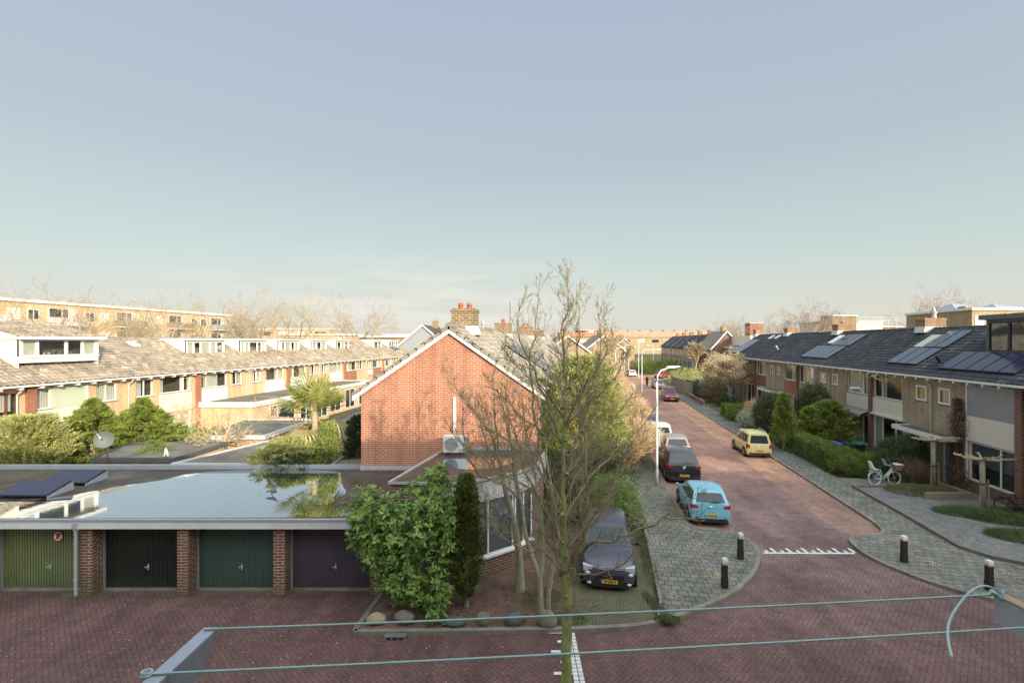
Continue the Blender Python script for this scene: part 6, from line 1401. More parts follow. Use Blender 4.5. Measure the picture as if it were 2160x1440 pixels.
b.build('knot',M['cord'],rk); b=MB()
for k in range(2): b.tube([(-.822+.011*math.cos(a),1.085+.008*math.sin(a)+k*.003,z+.003+.004*k) for a in [2*math.pi*j/10 for j in range(11)]],.003,5)
b.build('knot',M['cord'],rk)
# fences and walls on the right side, further on
board_fence('garden_fence','tall weathered board fence bordering the pavement past the red off-roader',(25.1,70.2),(26.5,80.5),2.1,M['wood_fence'])
board_fence('garden_fence','short return of board fence with the white gate post',(25.1,70.0),(26.0,69.3),2.0,M['wood_fence'])
b=thing('garden_shed','dark green boarded shed behind the globe-shaped shrub','shed',(27.4,70.5,0)); m=MB()
for i in range(13): m.box(25.9,29.6,69.5+.004*(i%2),72,.09+i*.15,.09+i*.15+.135)
m.build('boards',M['green_shed'],b); m=MB(); m.box(25.8,29.7,69.4,72.1,2.06,2.14); m.build('roof',M['felt'],b)
b=thing('garden_wall','low red brick garden wall beside the pavement near the green shed','wall',(24.3,63,0)); m=MB(); m.hexa([(23.1,58.5,0),(23.3,58.5,0),(25.2,69.5,0),(25.0,69.5,0),(23.1,58.5,.55),(23.3,58.5,.55),(25.2,69.5,.55),(25.0,69.5,.55)]); m.build('bricks',M['brick_red'],b); m=MB(); m.hexa([(23.05,58.4,.55),(23.35,58.4,.55),(25.25,69.55,.55),(24.95,69.55,.55),(23.05,58.4,.6),(23.35,58.4,.6),(25.25,69.55,.6),(24.95,69.55,.6)]); m.build('coping',M['concrete'],b)
def rail_fence(name,label,p0,p1,h,mat,sp=.12):
    a=Vector(p0); b_=Vector(p1); L=(b_-a).length; n=int(L/sp); t=thing(name,label,'fence',(*p0,0)); m=MB()
    for i in range(n+1): q=a.lerp(b_,i/n); m.tube([(q.x,q.y,.05),(q.x,q.y,h)],.012,4)
    m.build('rail_bars',mat,t)
    m=MB()
    for z_ in (.2,h-.08): m.tube([(*a,z_),(*b_,z_)],.018,5)
    m.build('rails',mat,t)
rail_fence('railing','thin black iron railing between thuja cone and round dark shrub',D(14.2,33.6),D(14.2,39.5),.9,M['dark'])
# boulders in the bed
BO=[(-3.72,13.25,.30,.20,'stone_pale','pale flat-topped boulder at the left end of the bed'),(-2.95,13.3,.34,.22,'stone','grey boulder above the street gully'),(-1.55,13.15,.34,.15,'stone_dark','flat dark stone at the foot of the cypress'),(-.78,13.2,.24,.22,'stone','squarish brown stone right of the cypress'),(.05,13.2,.34,.22,'stone_dark','greenish boulder in the middle of the bed edge'),(.95,13.15,.34,.27,'stone','round grey boulder beside the mossy trunk')]
for (x,y,rx,rz_,mt,lb) in BO:
    m=MB(); rx*=.82; rz_*=.85; rr=random.Random(int(x*100)+7); nl=9; ns=12; gr=[[None]*ns for _ in range(nl)]
    for i in range(nl):
        for j in range(ns):
            th=math.pi*i/(nl-1); ph=2*math.pi*j/ns; k_=1+.10*math.sin(2*ph+x*3)+.09*math.sin(3*th+x)+rr.uniform(-.05,.05)
            m.v.append((x+rx*k_*math.sin(th)*math.cos(ph),y+rx*.75*k_*math.sin(th)*math.sin(ph),.08+rz_*.75+rz_*k_*math.cos(th)))
    for i in range(nl-1):
        for j in range(ns): m.f.append((i*ns+j,i*ns+(j+1)%ns,(i+1)*ns+(j+1)%ns,(i+1)*ns+j)); m.m.append(0)
    tag(m.build('boulder',M[mt],smooth=True),lb,'boulder','boulders along the bed')
# ================================================================== plants
npr=np.random.default_rng(5)
def leaf_mesh(name,P,Dr,L,W,mat,parent,roll=None,mid=.5):
    """one mesh of many small leaf faces: base P, direction Dr, length L, width W (world points)"""
    n=len(P); Dr=Dr/np.maximum(np.linalg.norm(Dr,axis=1,keepdims=True),1e-6)
    rv=npr.normal(size=(n,3)) if roll is None else roll
    S_=np.cross(Dr,rv); S_/=np.maximum(np.linalg.norm(S_,axis=1,keepdims=True),1e-6)
    L=np.broadcast_to(np.asarray(L,float),(n,))[:,None]; W=np.broadcast_to(np.asarray(W,float),(n,))[:,None]
    V=np.empty((n,4,3)); V[:,0]=P; V[:,1]=P+Dr*L*mid+S_*W/2; V[:,2]=P+Dr*L; V[:,3]=P+Dr*L*mid-S_*W/2
    if parent is not None: V-=np.array(world_loc(parent))
    me=bpy.data.meshes.new(name); me.vertices.add(4*n); me.vertices.foreach_set('co',V.astype(np.float32).ravel())
    me.loops.add(4*n); me.loops.foreach_set('vertex_index',np.arange(4*n,dtype=np.int32))
    me.polygons.add(n); me.polygons.foreach_set('loop_start',np.arange(0,4*n,4,dtype=np.int32)); me.update(calc_edges=True)
    me.materials.append(mat); o=bpy.data.objects.new(name,me); col.objects.link(o)
    if parent is not None: o.parent=parent
    return o
def unit(n): d=npr.normal(size=(n,3)); return d/np.linalg.norm(d,axis=1,keepdims=True)
def blob_pts(ells,nclump,per,rc,inner=.25,flat=0):
    """clumped points: clump centres near the surface of the ellipsoids, some inside"""
    P=[];Nn=[]; vol=np.array([e[3]*e[4]*e[5] for e in ells])**.67; vol/=vol.sum()
    for e,w in zip(ells,vol):
        k=max(3,int(nclump*w)); u=unit(k); rad=np.where(npr.random(k)<inner,npr.uniform(.3,.8,k),npr.uniform(.82,1.10,k))[:,None]
        C_=np.array(e[:3])+u*rad*np.array(e[3:6]); rr=rc*npr.uniform(.6,1.4,k)
        g=npr.normal(size=(k,per,3))*.5*rr[:,None,None]
        if flat: g[:,:,2]*=flat
        P.append((C_[:,None]+g).reshape(-1,3)); Nn.append(np.repeat(u,per,0))
    P=np.concatenate(P); Nn=np.concatenate(Nn); k=P[:,2]>.1; return P[k],Nn[k]
def shrub(label,ells,mat,nclump=160,per=26,rc=.22,L=.09,W=.04,name='shrub',cat='shrub',group=None,up=.3,rnd_=.8,inner=.25,stems=4,bark='bark_grey',flat=0,loc=None):
    c=loc or (ells[0][0],ells[0][1],.09); t=thing(name,label,cat,c,0,group)
    P,Nn=blob_pts(ells,nclump,per,rc,inner,flat)
    Dr=Nn+npr.normal(size=P.shape)*rnd_+np.array([0,0,up]); leaf_mesh('foliage',P,Dr,L*npr.uniform(.7,1.3,len(P)),W*npr.uniform(.7,1.3,len(P)),M[mat],t)
    if stems:
        m=MB()
        for i in range(stems*3):
            e=ells[i%len(ells)]; u=unit(1)[0]; tip=Vector((e[0]+u[0]*e[3]*.7,e[1]+u[1]*e[4]*.7,e[2]+abs(u[2])*e[5]*.6)); b0=Vector((c[0]+u[1]*.08,c[1]+u[0]*.08,.05)); md=b0.lerp(tip,.5)+Vector((u[0]*.1,u[1]*.1,.1)); m.tube([b0,md,tip],[.035,.02,.008],5)
        m.build('stems',M[bark],t)
    return t
def conifer(label,x,y,h,r,mat,name='conifer',nb=420,per=60,prof=.8,L=.16,W=.03,droop=0.,rise=.35,base=.03,group=None,jit=.10,cat='tree',z0=.08,lean=0,fill=0.):
    t=thing(name,label,cat,(x,y,z0),0,group)
    tt=npr.random(nb)**.8*(1-base)+base; ang=npr.random(nb)*2*np.pi
    R_=r*np.clip((1-tt),0,1)**prof*npr.uniform(.65,1.12,nb)+.04
    if prof<.6: R_*=np.clip(tt*5,.45,1)
    s=npr.uniform(.25,1,(nb,per))**.7
    dx=np.cos(ang);dy=np.sin(ang)
    X=x+dx[:,None]*R_[:,None]*s; Y=y+dy[:,None]*R_[:,None]*s; Z=z0+tt[:,None]*h+(rise*s-droop*s*s)*R_[:,None]
    P=np.stack([X,Y,Z],-1)+npr.normal(size=(nb,per,3))*jit*(1.15-s[...,None])*np.array([1,1,.6])*max(.4,r*.6)
    Dr=np.stack([dx,dy,np.full(nb,rise-droop)],-1)[:,None]+npr.normal(size=(nb,per,3))*.55
    P=P.reshape(-1,3);Dr=Dr.reshape(-1,3)
    leaf_mesh('foliage',P,Dr,L*npr.uniform(.6,1.4,len(P)),W*npr.uniform(.7,1.3,len(P)),M[mat],t)
    m=MB(); m.tube([(x,y,z0-.05),(x,y,z0+h*.5),(x,y,z0+h*.95)],[.05+r*.05,.04+r*.02,.01],7); m.build('trunk',M['bark_grey'],t); return t
def box_hedge(label,corners,h,mat,n=16000,L=.06,W=.04,name='hedge',round_=.12):
    c=Vector(corners[0]).lerp(Vector(corners[2]),.5); t=thing(name,label,'hedge',(c.x,c.y,.09))
    A,B,C_,D_=[np.array(p,float) for p in corners]
    u=npr.random((n,1));v=npr.random((n,1));z=npr.random((n,1))**.8*h+.1
    side=npr.integers(0,7,n); u=np.where((side==0)[:,None],0,u);u=np.where((side==1)[:,None],1,u);v=np.where(((side==2))[:,None],0,v);v=np.where((side==3)[:,None],1,v);z=np.where((side>=4)[:,None],h+.1,z)
    XY=(A*(1-u)+B*u)*(1-v)+(D_*(1-u)+C_*u)*v; P=np.concatenate([XY,z],1)
    P+=npr.normal(size=P.shape)*.045; bumpy=.07*np.sin(P[:,0:1]*3.1+P[:,2:3]*2)+.06*np.sin(P[:,1:2]*4.3+1); P[:,2:3]+=bumpy*.8; P[:,0:1]+=bumpy*.6
    ctr=np.array([c.x,c.y,h*.5]); Dr=(P-ctr)*np.array([.5,.5,1.2])+npr.normal(size=P.shape)*.8
    leaf_mesh('foliage',P,Dr,L*npr.uniform(.7,1.4,n),W,M[mat],t)
    m=MB(); q=lambda p,f:(c.x+(p[0]-c.x)*f,c.y+(p[1]-c.y)*f)
    pts=[q(p,.9) for p in corners]; m.poly([tuple(map(float,p)) for p in pts],.05,h-.0); m.build('inner_twigs',M['leaf_dark'],t,uv=False); return t
# ---------- bare trees
def grow(mb,p,d,L,r,depth,maxd,rr,up=.06,wander=.16,kids=(3,5),ratio=(.5,.8),ang=(.45,.95),sides=(7,6,5,4,3,3),rmin=.004,tips=None,t0=.25,nseg=5,rk=.55,taper=.45):
    pts=[Vector(p)]; d=Vector(d).normalized(); rad=[r]; dirs=[d.copy()]
    for i in range(nseg):
        d=(d+Vector((rr.gauss(0,wander),rr.gauss(0,wander),rr.gauss(0,wander*.7)+up))).normalized(); pts.append(pts[-1]+d*(L/nseg)); dirs.append(d.copy()); rad.append(max(rmin,r*(1-(1-taper)*(i+1)/nseg)))
    if depth==maxd: rad[-1]=rmin*.6
    mb.tube(pts,rad,sides[min(depth,len(sides)-1)],cap=False)
    if tips is not None and depth>=maxd-1: tips.append((pts[-1],d)); tips.append((pts[len(pts)//2],d))
    if depth<maxd:
        n=rr.randint(*kids)
        for k in range(n):
            t=t0+(1-t0)*(k+rr.random()*.8)/n; i=min(nseg-1,int(t*nseg)); f=t*nseg-i; q=pts[i].lerp(pts[i+1],min(1,f)); dd=dirs[i]
            ax=dd.orthogonal().normalized(); ax.rotate(Matrix.Rotation(rr.random()*6.283,3,dd)); a=rr.uniform(*ang); nd=(dd*math.cos(a)+ax*math.sin(a))
            grow(mb,q,nd,L*rr.uniform(*ratio)*(1-.25*t),max(rmin,rad[i]*rk*rr.uniform(.8,1.1)),depth+1,maxd,rr,up,wander,kids,ratio,ang,sides,rmin,tips,.2,nseg if depth<2 else 4,rk,taper)
def bare_tree(label,x,y,h,mat,seed,name='bare_tree',trunk=.35,r=None,maxd=4,kids=(4,6),nlimb=6,spread=.75,up=.05,group=None,wander=.16,rmin=.02,tips=None,z0=0,limbL=None,cat='tree',ratio=(.5,.8)):
    rr=random.Random(seed); t=thing(name,label,cat,(x,y,z0),0,group); r=r or h*.022
    m=MB(); th=h*trunk; m.tube([(x,y,z0-.05),(x+rr.gauss(0,.02)*h,y,z0+th*.5),(x+rr.gauss(0,.02)*h,y,z0+th)],[r*1.25,r,r*.85],8,cap=False); top=Vector(m.v[-1]); tp=Vector((x,y,z0+th)); tp=sum((Vector(v) for v in m.v[-8:]),Vector())/8
    m.build('trunk',mat,t,smooth=True,uv=False)
    b=MB(); LL=limbL or (h-th)*.62
    for i in range(nlimb):
        a=2*math.pi*(i+rr.random()*.6)/nlimb; s=spread*rr.uniform(.4,1.2); 
        if i==0: s*=.2
        q=tp-Vector((0,0,th*.25*rr.random()*(i>0)))
        grow(b,q,(math.cos(a)*s,math.sin(a)*s,1),LL*rr.uniform(.85,1.1),r*.55,1,maxd,rr,up,wander,kids,ratio,rmin=rmin,tips=tips)
    b.build('branches',mat,t,uv=False); return t

# foreground tree in front of the window, its limbs laid out one by one
T=thing('bare_tree','tall bare tree with mossy green trunk standing nearest the camera','tree',(1.15,10.1,0))
Y1=10.1; rr=random.Random(21)
m=MB(); tr_=[(1.14,Y1,0),(1.13,Y1,1.0),(1.15,Y1+.02,2.0),(1.14,Y1,2.75),(1.10,Y1+.05,3.6),(1.06,Y1,4.5),(1.08,Y1-.04,5.6),(1.12,Y1,6.5)]
fine=[];fr_=[]; rad_=[.13,.105,.10,.095,.064,.052,.042,.034]
for i in range(7):
    for k in range(6):
        f_=k/6; fine.append(Vector(tr_[i]).lerp(Vector(tr_[i+1]),f_)+Vector((rr.gauss(0,.010),rr.gauss(0,.010),0))); fr_.append((rad_[i]*(1-f_)+rad_[i+1]*f_)*rr.uniform(.90,1.12))
m.tube(fine,fr_,14,cap=False)
for i in range(26):
    q=fine[rr.randrange(4,len(fine))]; a=rr.random()*6.28; s_=rr.uniform(.02,.04); d_=Vector((math.cos(a),math.sin(a),.2)); m.tube([q+d_*.05,q+d_*.11,q+d_*.135],[s_*1.4,s_,s_*.4],6)
m.build('trunk',M['bark_moss'],T,smooth=True,uv=False)
b=MB()
def limb(pts,r0,r1,kids=9,L=.9,maxd=3,mb=None,up=.07,ang=(.35,.85),t0=.1,rr=rr,rmin=.0035,wander=.11,kr=(3,4)):
    kids=int(kids*2.3); r0*=.8
    mb=mb if mb is not None else b
    pts=[Vector(p) for p in pts]; fine=[]
    for i in range(len(pts)-1):
        for k in range(3): fine.append(pts[i].lerp(pts[i+1],k/3)+Vector((rr.gauss(0,.028),rr.gauss(0,.028),rr.gauss(0,.02))))
    fine.append(pts[-1]); n=len(fine); rad=[r0+(r1-r0)*i/(n-1) for i in range(n)]
    mb.tube(fine,rad,7,cap=False)
    for k in range(kids):
        t=t0+(1-t0)*(k+rr.random())/kids; i=min(n-2,int(t*(n-1))); q=fine[i]; dd=(fine[i+1]-fine[i]).normalized(); ax=dd.orthogonal().normalized(); ax.rotate(Matrix.Rotation(rr.random()*6.283,3,dd)); a=rr.uniform(*ang)
        grow(mb,q,dd*math.cos(a)+ax*math.sin(a)+Vector((0,0,.15)),L*rr.uniform(.7,1.5)*(1-.62*t),rad[i]*.42,1,maxd,rr,up,wander,kr,(.4,.75),rmin=rmin,nseg=6,taper=.35)
A_=lambda px,py,dy=0: at(px,py,Y1+dy)
limb([A_(1190,860),A_(1192,780,.1),A_(1186,700),A_(1198,640,-.1),A_(1199,565)],.045,.006,11,.75,3)
limb([A_(1190,1240),A_(1168,1160,.2),A_(1158,1060,.3),A_(1140,950,.4),A_(1124,860,.5),A_(1118,760,.5),A_(1134,690,.4),A_(1140,575,.4)],.055,.006,13,.9,3)
limb([A_(1200,1235),A_(1222,1175,-.2),A_(1240,1080,-.3),A_(1236,960,-.4),A_(1225,850,-.4),A_(1216,760,-.3),A_(1222,680,-.3),A_(1216,600,-.2)],.052,.006,13,.9,3)
limb([A_(1192,1000),A_(1215,930,.2),A_(1243,850,.3),A_(1262,770,.4),A_(1270,690,.4),A_(1272,615,.4)],.045,.005,9,.7,3)
limb([A_(1187,940),A_(1160,870,-.3),A_(1135,800,-.4),A_(1105,740,-.5),A_(1090,680,-.5),A_(1112,600,-.5)],.04,.005,9,.7,3)
limb([A_(1205,1190),A_(1243,1142,-.5),A_(1282,1143,-.8),A_(1327,1127,-1.0),A_(1396,1090,-1.2),A_(1438,1093,-1.3),A_(1468,1096,-1.3),A_(1495,1070,-1.3)],.042,.005,9,.45,2)
limb([A_(1396,1090,-1.2),A_(1438,1057,-1.3),A_(1468,1049,-1.3),A_(1492,1031,-1.3)],.014,.005,4,.3,2)
limb([A_(1212,1215),A_(1285,1204,-.6),A_(1320,1190,-.8),A_(1338,1150,-.9)],.03,.005,6,.4,2)
limb([A_(1200,1280),A_(1235,1272,-.3),A_(1272,1280,-.4)],.018,.005,4,.3,2)
limb([A_(1187,1100),A_(1240,1010,.6),A_(1300,950,.9),A_(1350,900,1.0),A_(1400,845,1.1)],.035,.005,9,.6,3)
limb([A_(1185,1060),A_(1130,980,.5),A_(1075,930,.7),A_(1000,880,.8),A_(965,830,.8)],.035,.005,9,.6,3)
limb([A_(1188,900),A_(1230,820,-.5),A_(1280,740,-.6),A_(1290,690,-.6)],.028,.004,7,.5,3)
limb([A_(1200,1150),A_(1262,1090,.3),A_(1300,1020,.4),A_(1330,940,.5)],.035,.005,9,.55,3)
for (p0,p1,p2,p3,L_) in [((1190,1180),(1150,1110),(1085,1040),(1020,985),.55),((1188,1090),(1120,1030),(1040,990),(975,930),.55),((1189,1010),(1235,950),(1290,890),(1345,820),.6),((1187,960),(1130,900),(1070,850),(1010,790),.6),
    ((1190,1150),(1240,1070),(1290,1010),(1350,985),.5),((1188,880),(1150,820),(1090,775),(1050,720),.5),((1192,900),(1240,850),(1300,790),(1330,730),.5),((1195,1205),(1230,1120),(1270,1060),(1310,1040),.5),((1185,1120),(1155,1030),(1120,940),(1090,860),.6),
    ((1192,1060),(1230,980),(1262,900),(1285,830),.6),((1190,1215),(1150,1170),(1100,1130),(1060,1105),.4)]:
    dd_=rr.uniform(-1.3,1.3); limb([A_(*p0),A_(*p1,dd_*.4),A_(*p2,dd_*.8),A_(*p3,dd_)],.024,.0045,8,L_,3,up=.05,wander=.15)
limb([A_(1187,820),A_(1150,760,.3),A_(1120,740,.3)],.02,.004,5,.5,3)
limb([A_(1180,1130),A_(1140,1060,-.4),A_(1110,990,-.6),A_(1080,900,-.6),A_(1050,820,-.6)],.035,.005,9,.6,3)
b.build('branches',M['bark_twig'],T,uv=False)
# garden tree with several trunks beside the extension
T2=thing('bare_tree','bare many-stemmed garden tree beside the angled window','tree',(.55,14.6,.1)); m=MB()
B_=lambda px,py,Y: at(px,py,Y)
m.tube([B_(1098,1252,15.0),B_(1097,1210,15.0),B_(1095,1167,15.0),B_(1083,1093,14.9),B_(1068,1043,14.8),B_(1060,1000,14.6)],[.18,.12,.105,.095,.08,.055],10,cap=False)
m.tube([B_(1140,1298,13.8),B_(1140,1260,13.8),B_(1138,1215,13.8),B_(1120,1167,13.8),B_(1107,1120,13.8),B_(1100,1060,13.7),B_(1085,990,13.6)],[.12,.095,.085,.07,.06,.05,.04],9,cap=False)
m.tube([B_(1156,1298,13.8),B_(1157,1250,13.8),B_(1167,1193,13.8),B_(1178,1130,13.9),B_(1165,1040,14),B_(1150,950,14)],[.08,.07,.06,.05,.045,.03],7,cap=False)
m.tube([B_(1140,1215,13.8),B_(1148,1150,13.9),B_(1140,1080,14),B_(1128,1000,14.1)],[.07,.06,.055,.04],7,cap=False)
m.build('trunk',M['bark_grey'],T2,smooth=True,uv=False)
b2=MB(); rr=random.Random(77)
lim=lambda pts,r0,r1,k,L,**kw: limb(pts,r0,r1,k,L,mb=b2,rr=rr,**kw)
lim([B_(1060,1000,14.6),B_(1040,930,14.5),B_(1000,870,14.4),B_(960,820,14.3),B_(940,770,14.3)],.04,.006,11,.9)
lim([B_(1062,1020,14.6),B_(1010,1000,14.4),B_(985,960,14.3),B_(975,900,14.2),B_(990,830,14.2)],.045,.006,11,.8)
lim([B_(1070,1050,14.8),B_(1050,960,15),B_(1045,880,15),B_(1040,790,15),B_(1060,720,15)],.045,.006,11,.9)
lim([B_(1085,990,13.6),B_(1075,900,13.5),B_(1065,820,13.4),B_(1080,750,13.4)],.04,.006,11,.9)
lim([B_(1100,1060,13.7),B_(1060,1020,13.3),B_(1030,960,13.2),B_(1015,900,13.2),B_(1000,850,13.2)],.04,.006,10,.8)
lim([B_(1150,950,14),B_(1140,870,14),B_(1125,800,14),B_(1120,740,14)],.03,.006,9,.8)
lim([B_(1128,1000,14.1),B_(1110,920,14.3),B_(1100,850,14.4)],.035,.006,9,.8)
lim([B_(1120,1167,13.8),B_(1060,1130,13.4),B_(1030,1090,13.3),B_(1020,1040,13.3)],.03,.006,8,.6)
lim([B_(1140,1120,14),B_(1190,1060,14.2),B_(1215,990,14.4),B_(1230,920,14.5)],.035,.006,10,.8)
for (p0,p1,p2,p3,Y_) in [((1060,1000),(1010,960),(965,930),(935,880),14.2),((1083,1093),(1030,1060),(985,1030),(960,985),13.9),((1120,1167),(1170,1110),(1210,1080),(1235,1030),13.5),((1100,1060),(1080,980),(1035,900),(1010,830),13.4),((1150,950),(1180,880),(1190,810),(1170,740),14.2),((1085,990),(1120,920),(1150,850),(1160,780),13.4),((1062,1020),(1030,950),(1020,880),(1000,810),14.9)]:
    lim([B_(*p0,Y_),B_(*p1,Y_+.2),B_(*p2,Y_),B_(*p3,Y_-.3)],.024,.005,9,.65,up=.05,wander=.15)
lim([B_(1090,1140,13.9),B_(1050,1100,13.7),B_(1020,1110,13.6)],.02,.006,6,.5)
b2.build('branches',M['bark_twig'],T2,uv=False)

# laurel-like bush: rosettes of glossy leaves
lau=thing('laurel_bush','big glossy green laurel bush growing over the aubergine garage door','bush',(-3.1,14.1,.09))
ells=[(-3.05,14.1,2.5,1.25,.85,.95),(-2.45,14.1,3.15,.8,.6,.75),(-2.15,14.1,3.75,.35,.3,.5),(-4.25,14.1,2.95,.65,.5,.6),(-3.0,14.0,1.2,.95,.7,.9),(-2.25,13.55,.95,.55,.45,.8),(-3.75,14.0,1.9,.7,.55,.8),(-1.9,14.0,2.4,.5,.5,.8),(-2.1,13.2,.45,.3,.25,.35),(-4.45,14.0,2.2,.35,.3,.35)]
P0,N0=blob_pts(ells,1150,1,.02,.35); k=len(P0); up_=(N0*.8+np.array([0,0,.7])+npr.normal(size=N0.shape)*.35); up_/=np.linalg.norm(up_,axis=1,keepdims=True)
nl=9; a_=npr.random((k,nl))*6.283; e1=np.cross(up_,unit(k)); e1/=np.linalg.norm(e1,axis=1,keepdims=True); e2=np.cross(up_,e1)
Dl=e1[:,None]*np.cos(a_)[...,None]+e2[:,None]*np.sin(a_)[...,None]+up_[:,None]*npr.uniform(-.15,.8,(k,nl,1))
Pl=np.repeat(P0[:,None],nl,1)+npr.normal(size=(k,nl,3))*.015
leaf_mesh('foliage',Pl.reshape(-1,3),Dl.reshape(-1,3),npr.uniform(.13,.22,k*nl),npr.uniform(.05,.075,k*nl),M['leaf_laurel'],lau,roll=np.repeat(up_[:,None],nl,1).reshape(-1,3)*1.0+npr.normal(size=(k*nl,3))*.25,mid=.6)
m=MB(); rr=random.Random(2)
for e in ells: m.tube([(-3.0+rr.uniform(-.2,.2),14.1,.05),((e[0]-3.0)/2+rr.uniform(-.1,.1),14.1,e[2]*.5),(e[0],e[1],e[2])],[.05,.035,.012],6)
m.build('stems',M['bark_grey'],lau)
conifer('slim dark olive cypress column right of the laurel bush',-1.33,14.1,3.75,.55,'leaf_cypress',name='cypress',nb=900,per=34,prof=.42,L=.09,W=.028,rise=.9,jit=.05)
# behind the driveway
conifer('tall yellow-green conifer rising between gable and street',3.75,25.6,6.7,3.0,'leaf_yellow',nb=1300,per=60,prof=.42,L=.17,W=.05,rise=.5,jit=.12)
conifer('darker green conifer pressed against the gable end behind the twigs',1.35,22.3,5.9,1.35,'leaf_hedge',nb=500,per=50,prof=.5,L=.15,W=.045,rise=.5)
shrub('dark yew bush bulging over the pavement by the lamp post',[(4.5,22.6,1.7,1.15,1.1,1.5),(3.9,22.9,1.2,1.2,1.2,1.1)],'leaf_dark',420,40,.25,.10,.04,name='yew_bush')
shrub('dark mixed shrub behind the parked car on the driveway',[(2.5,20.9,1.3,1.1,.9,1.2),(1.75,20.6,1.6,.7,.7,1.4)],'leaf_dark',380,34,.25,.10,.04)
t=shrub('rounded bright green bamboo bush beside the driveway',[(4.15,20.35,1.1,1.05,.85,.95)],'leaf_bamboo',420,36,.2,.15,.022,name='bamboo_bush',up=-.5,rnd_=.6)
shrub('pale variegated bush next to the bamboo bush',[(5.2,20.2,.75,.5,.7,.65)],'leaf_varieg',220,24,.14,.05,.03)
shrub('small pale shrub behind the variegated bush',[(5.0,21.7,.9,.6,.6,.8)],'leaf_varieg',120,22,.18,.06,.03)
# dry orange twiggy bushes down the left side
def twigbush(label,x,y,h,r,mat,seed,n=9000,leafy=.5,name='twiggy_shrub',group=None,W=.03):
    t=thing(name,label,'shrub',(x,y,.09),0,group)
    u=npr.random(n)**.6; a=npr.random(n)*6.283; q=np.sqrt(npr.random(n)); ang=q*1.0
    rad=r*np.sin(ang)*1.15*u; z=.1+h*u*np.cos(ang*.9)
    nb=40; ba=npr.random(nb)*6.283; bi=npr.integers(0,nb,n); a=ba[bi]+npr.normal(size=n)*.18
    P=np.stack([x+np.cos(a)*rad,y+np.sin(a)*rad,z],-1)+npr.normal(size=(n,3))*.12
    Dr=np.stack([np.cos(a)*np.sin(ang),np.sin(a)*np.sin(ang),np.cos(ang)*.9+.2],-1)+npr.normal(size=(n,3))*.4
    leaf_mesh('twigs',P,Dr,npr.uniform(.12,.42,n),W,M[mat],t); 
    m=MB(); rr=random.Random(seed)
    for i in range(14):
        a=rr.random()*6.28; s=rr.uniform(.2,.8); m.tube([(x,y,.05),(x+math.cos(a)*r*s*.5,y+math.sin(a)*r*s*.5,h*.5),(x+math.cos(a)*r*s,y+math.sin(a)*r*s,h*.85)],[.03,.018,.008],4)
    m.build('stems',M['bark_tan'],t); return t
tb=[(2.2,29.2,3.0,1.5),(3.1,31.2,2.5,1.6),(2.0,34,4.6,2.1),(2.9,37.5,3.6,1.8),(1.2,41,5.4,2.3),(2.4,46,4.6,2.2),(1.0,51,5.4,2.4),(2.2,58,4.8,2.3),(1.4,66,5.4,2.8),(1.6,77,5.8,3),(1.4,90,6,3)]
tl=['sunlit dry shrub closest behind the yellow-green conifer','pale spreading shrub leaning over the left pavement by the white car','tall orange dry shrub in the second garden on the left','low orange shrub at the kerb before the pale blue car','tall feathery orange shrub near the middle row roof edge','orange dry shrub hiding the pale blue car','feathery tan shrub before the slim lamp','tan shrub hiding the white van','tan bush midway to the junction','tan bush near the junction corner','last tan bush before the junction']
for i,((a,v,h,r),lb) in enumerate(zip(tb,tl)): p=D(a,v); twigbush(lb,p[0],p[1],h,r,'bud_cream' if i in (1,) else 'twig_orange',i,n=22000 if i<6 else 9000,W=.014+.0006*v)
for i,(px,Y,h) in enumerate([(1262,62,7.6),(1288,96,10.5),(1325,120,8)]):
    bare_tree(['thin bare tree with upright twigs by the middle row roof','tan bare tree in front of the long orange roof','small bare tree at the far left pavement'][i],(px-1080)*Y/1020,Y,h,M['bark_tan'],60+i,maxd=4,rmin=.03,spread=.4,nlimb=6,up=.12)
# right-hand gardens
box_hedge('long clipped green hedge along the right pavement beside the yellow car',[D(14.25,29.0),D(15.6,29.2),D(15.3,33.9),D(14.25,33.9)],1.22,'leaf_hedge',26000)
conifer('bright olive thuja cone at the far end of the clipped hedge',19.35,34.4,3.95,.95,'leaf_conifer',name='thuja',nb=700,per=44,prof=.6,L=.11,W=.035,rise=.8)
shrub('round dark evergreen ball on the right, behind the yellow car',[(21.0,39.3,1.85,1.15,1.15,1.65)],'leaf_dark',700,36,.2,.10,.04,name='evergreen_ball')
shrub('dark upright yew with rounded top between thuja and facade',[(23.1,37.0,2.3,1.15,1.1,2.2)],'leaf_dark',700,36,.22,.11,.045,name='yew')
conifer('spreading yellow-green juniper before the striped awning',23.1,35.3,3.3,2.3,'leaf_conifer',name='juniper',nb=420,per=75,prof=.7,L=.17,W=.05,rise=.55,jit=.09,base=.0)
conifer('smaller juniper shoot cluster left of the striped awning',21.6,35.0,2.9,1.3,'leaf_conifer',name='juniper',nb=200,per=60,prof=.6,L=.17,W=.05,rise=.6,jit=.09,base=.0)
shrub('low clipped green bush at the near end of the hedge',[(19.5,28.2,.75,.85,.75,.75),(20.2,27.6,.7,.7,.6,.65)],'leaf_hedge',420,36,.18,.07,.035)
shrub('gold-speckled bush between the hedge and the blue bin',[(19.7,29.0,.62,.75,.55,.62)],'leaf_gold',260,30,.16,.06,.035)
shrub('dark loose bush behind the mint bicycle',[(21.1,27.3,.75,.95,.7,.72),(22.1,27.7,1.2,1.1,.8,1.1)],'leaf_dark',560,36,.24,.09,.04)
shrub('dark bush touching the porch post of the white-bay house',[(23.3,28.4,1.1,.7,.8,1.0)],'leaf_dark',240,34,.22,.09,.04)
twigbush('brown leafless shrub beside the bicycle basket',21.6,26.0,1.2,.8,'leaf_brown',3,n=2600,W=.015)
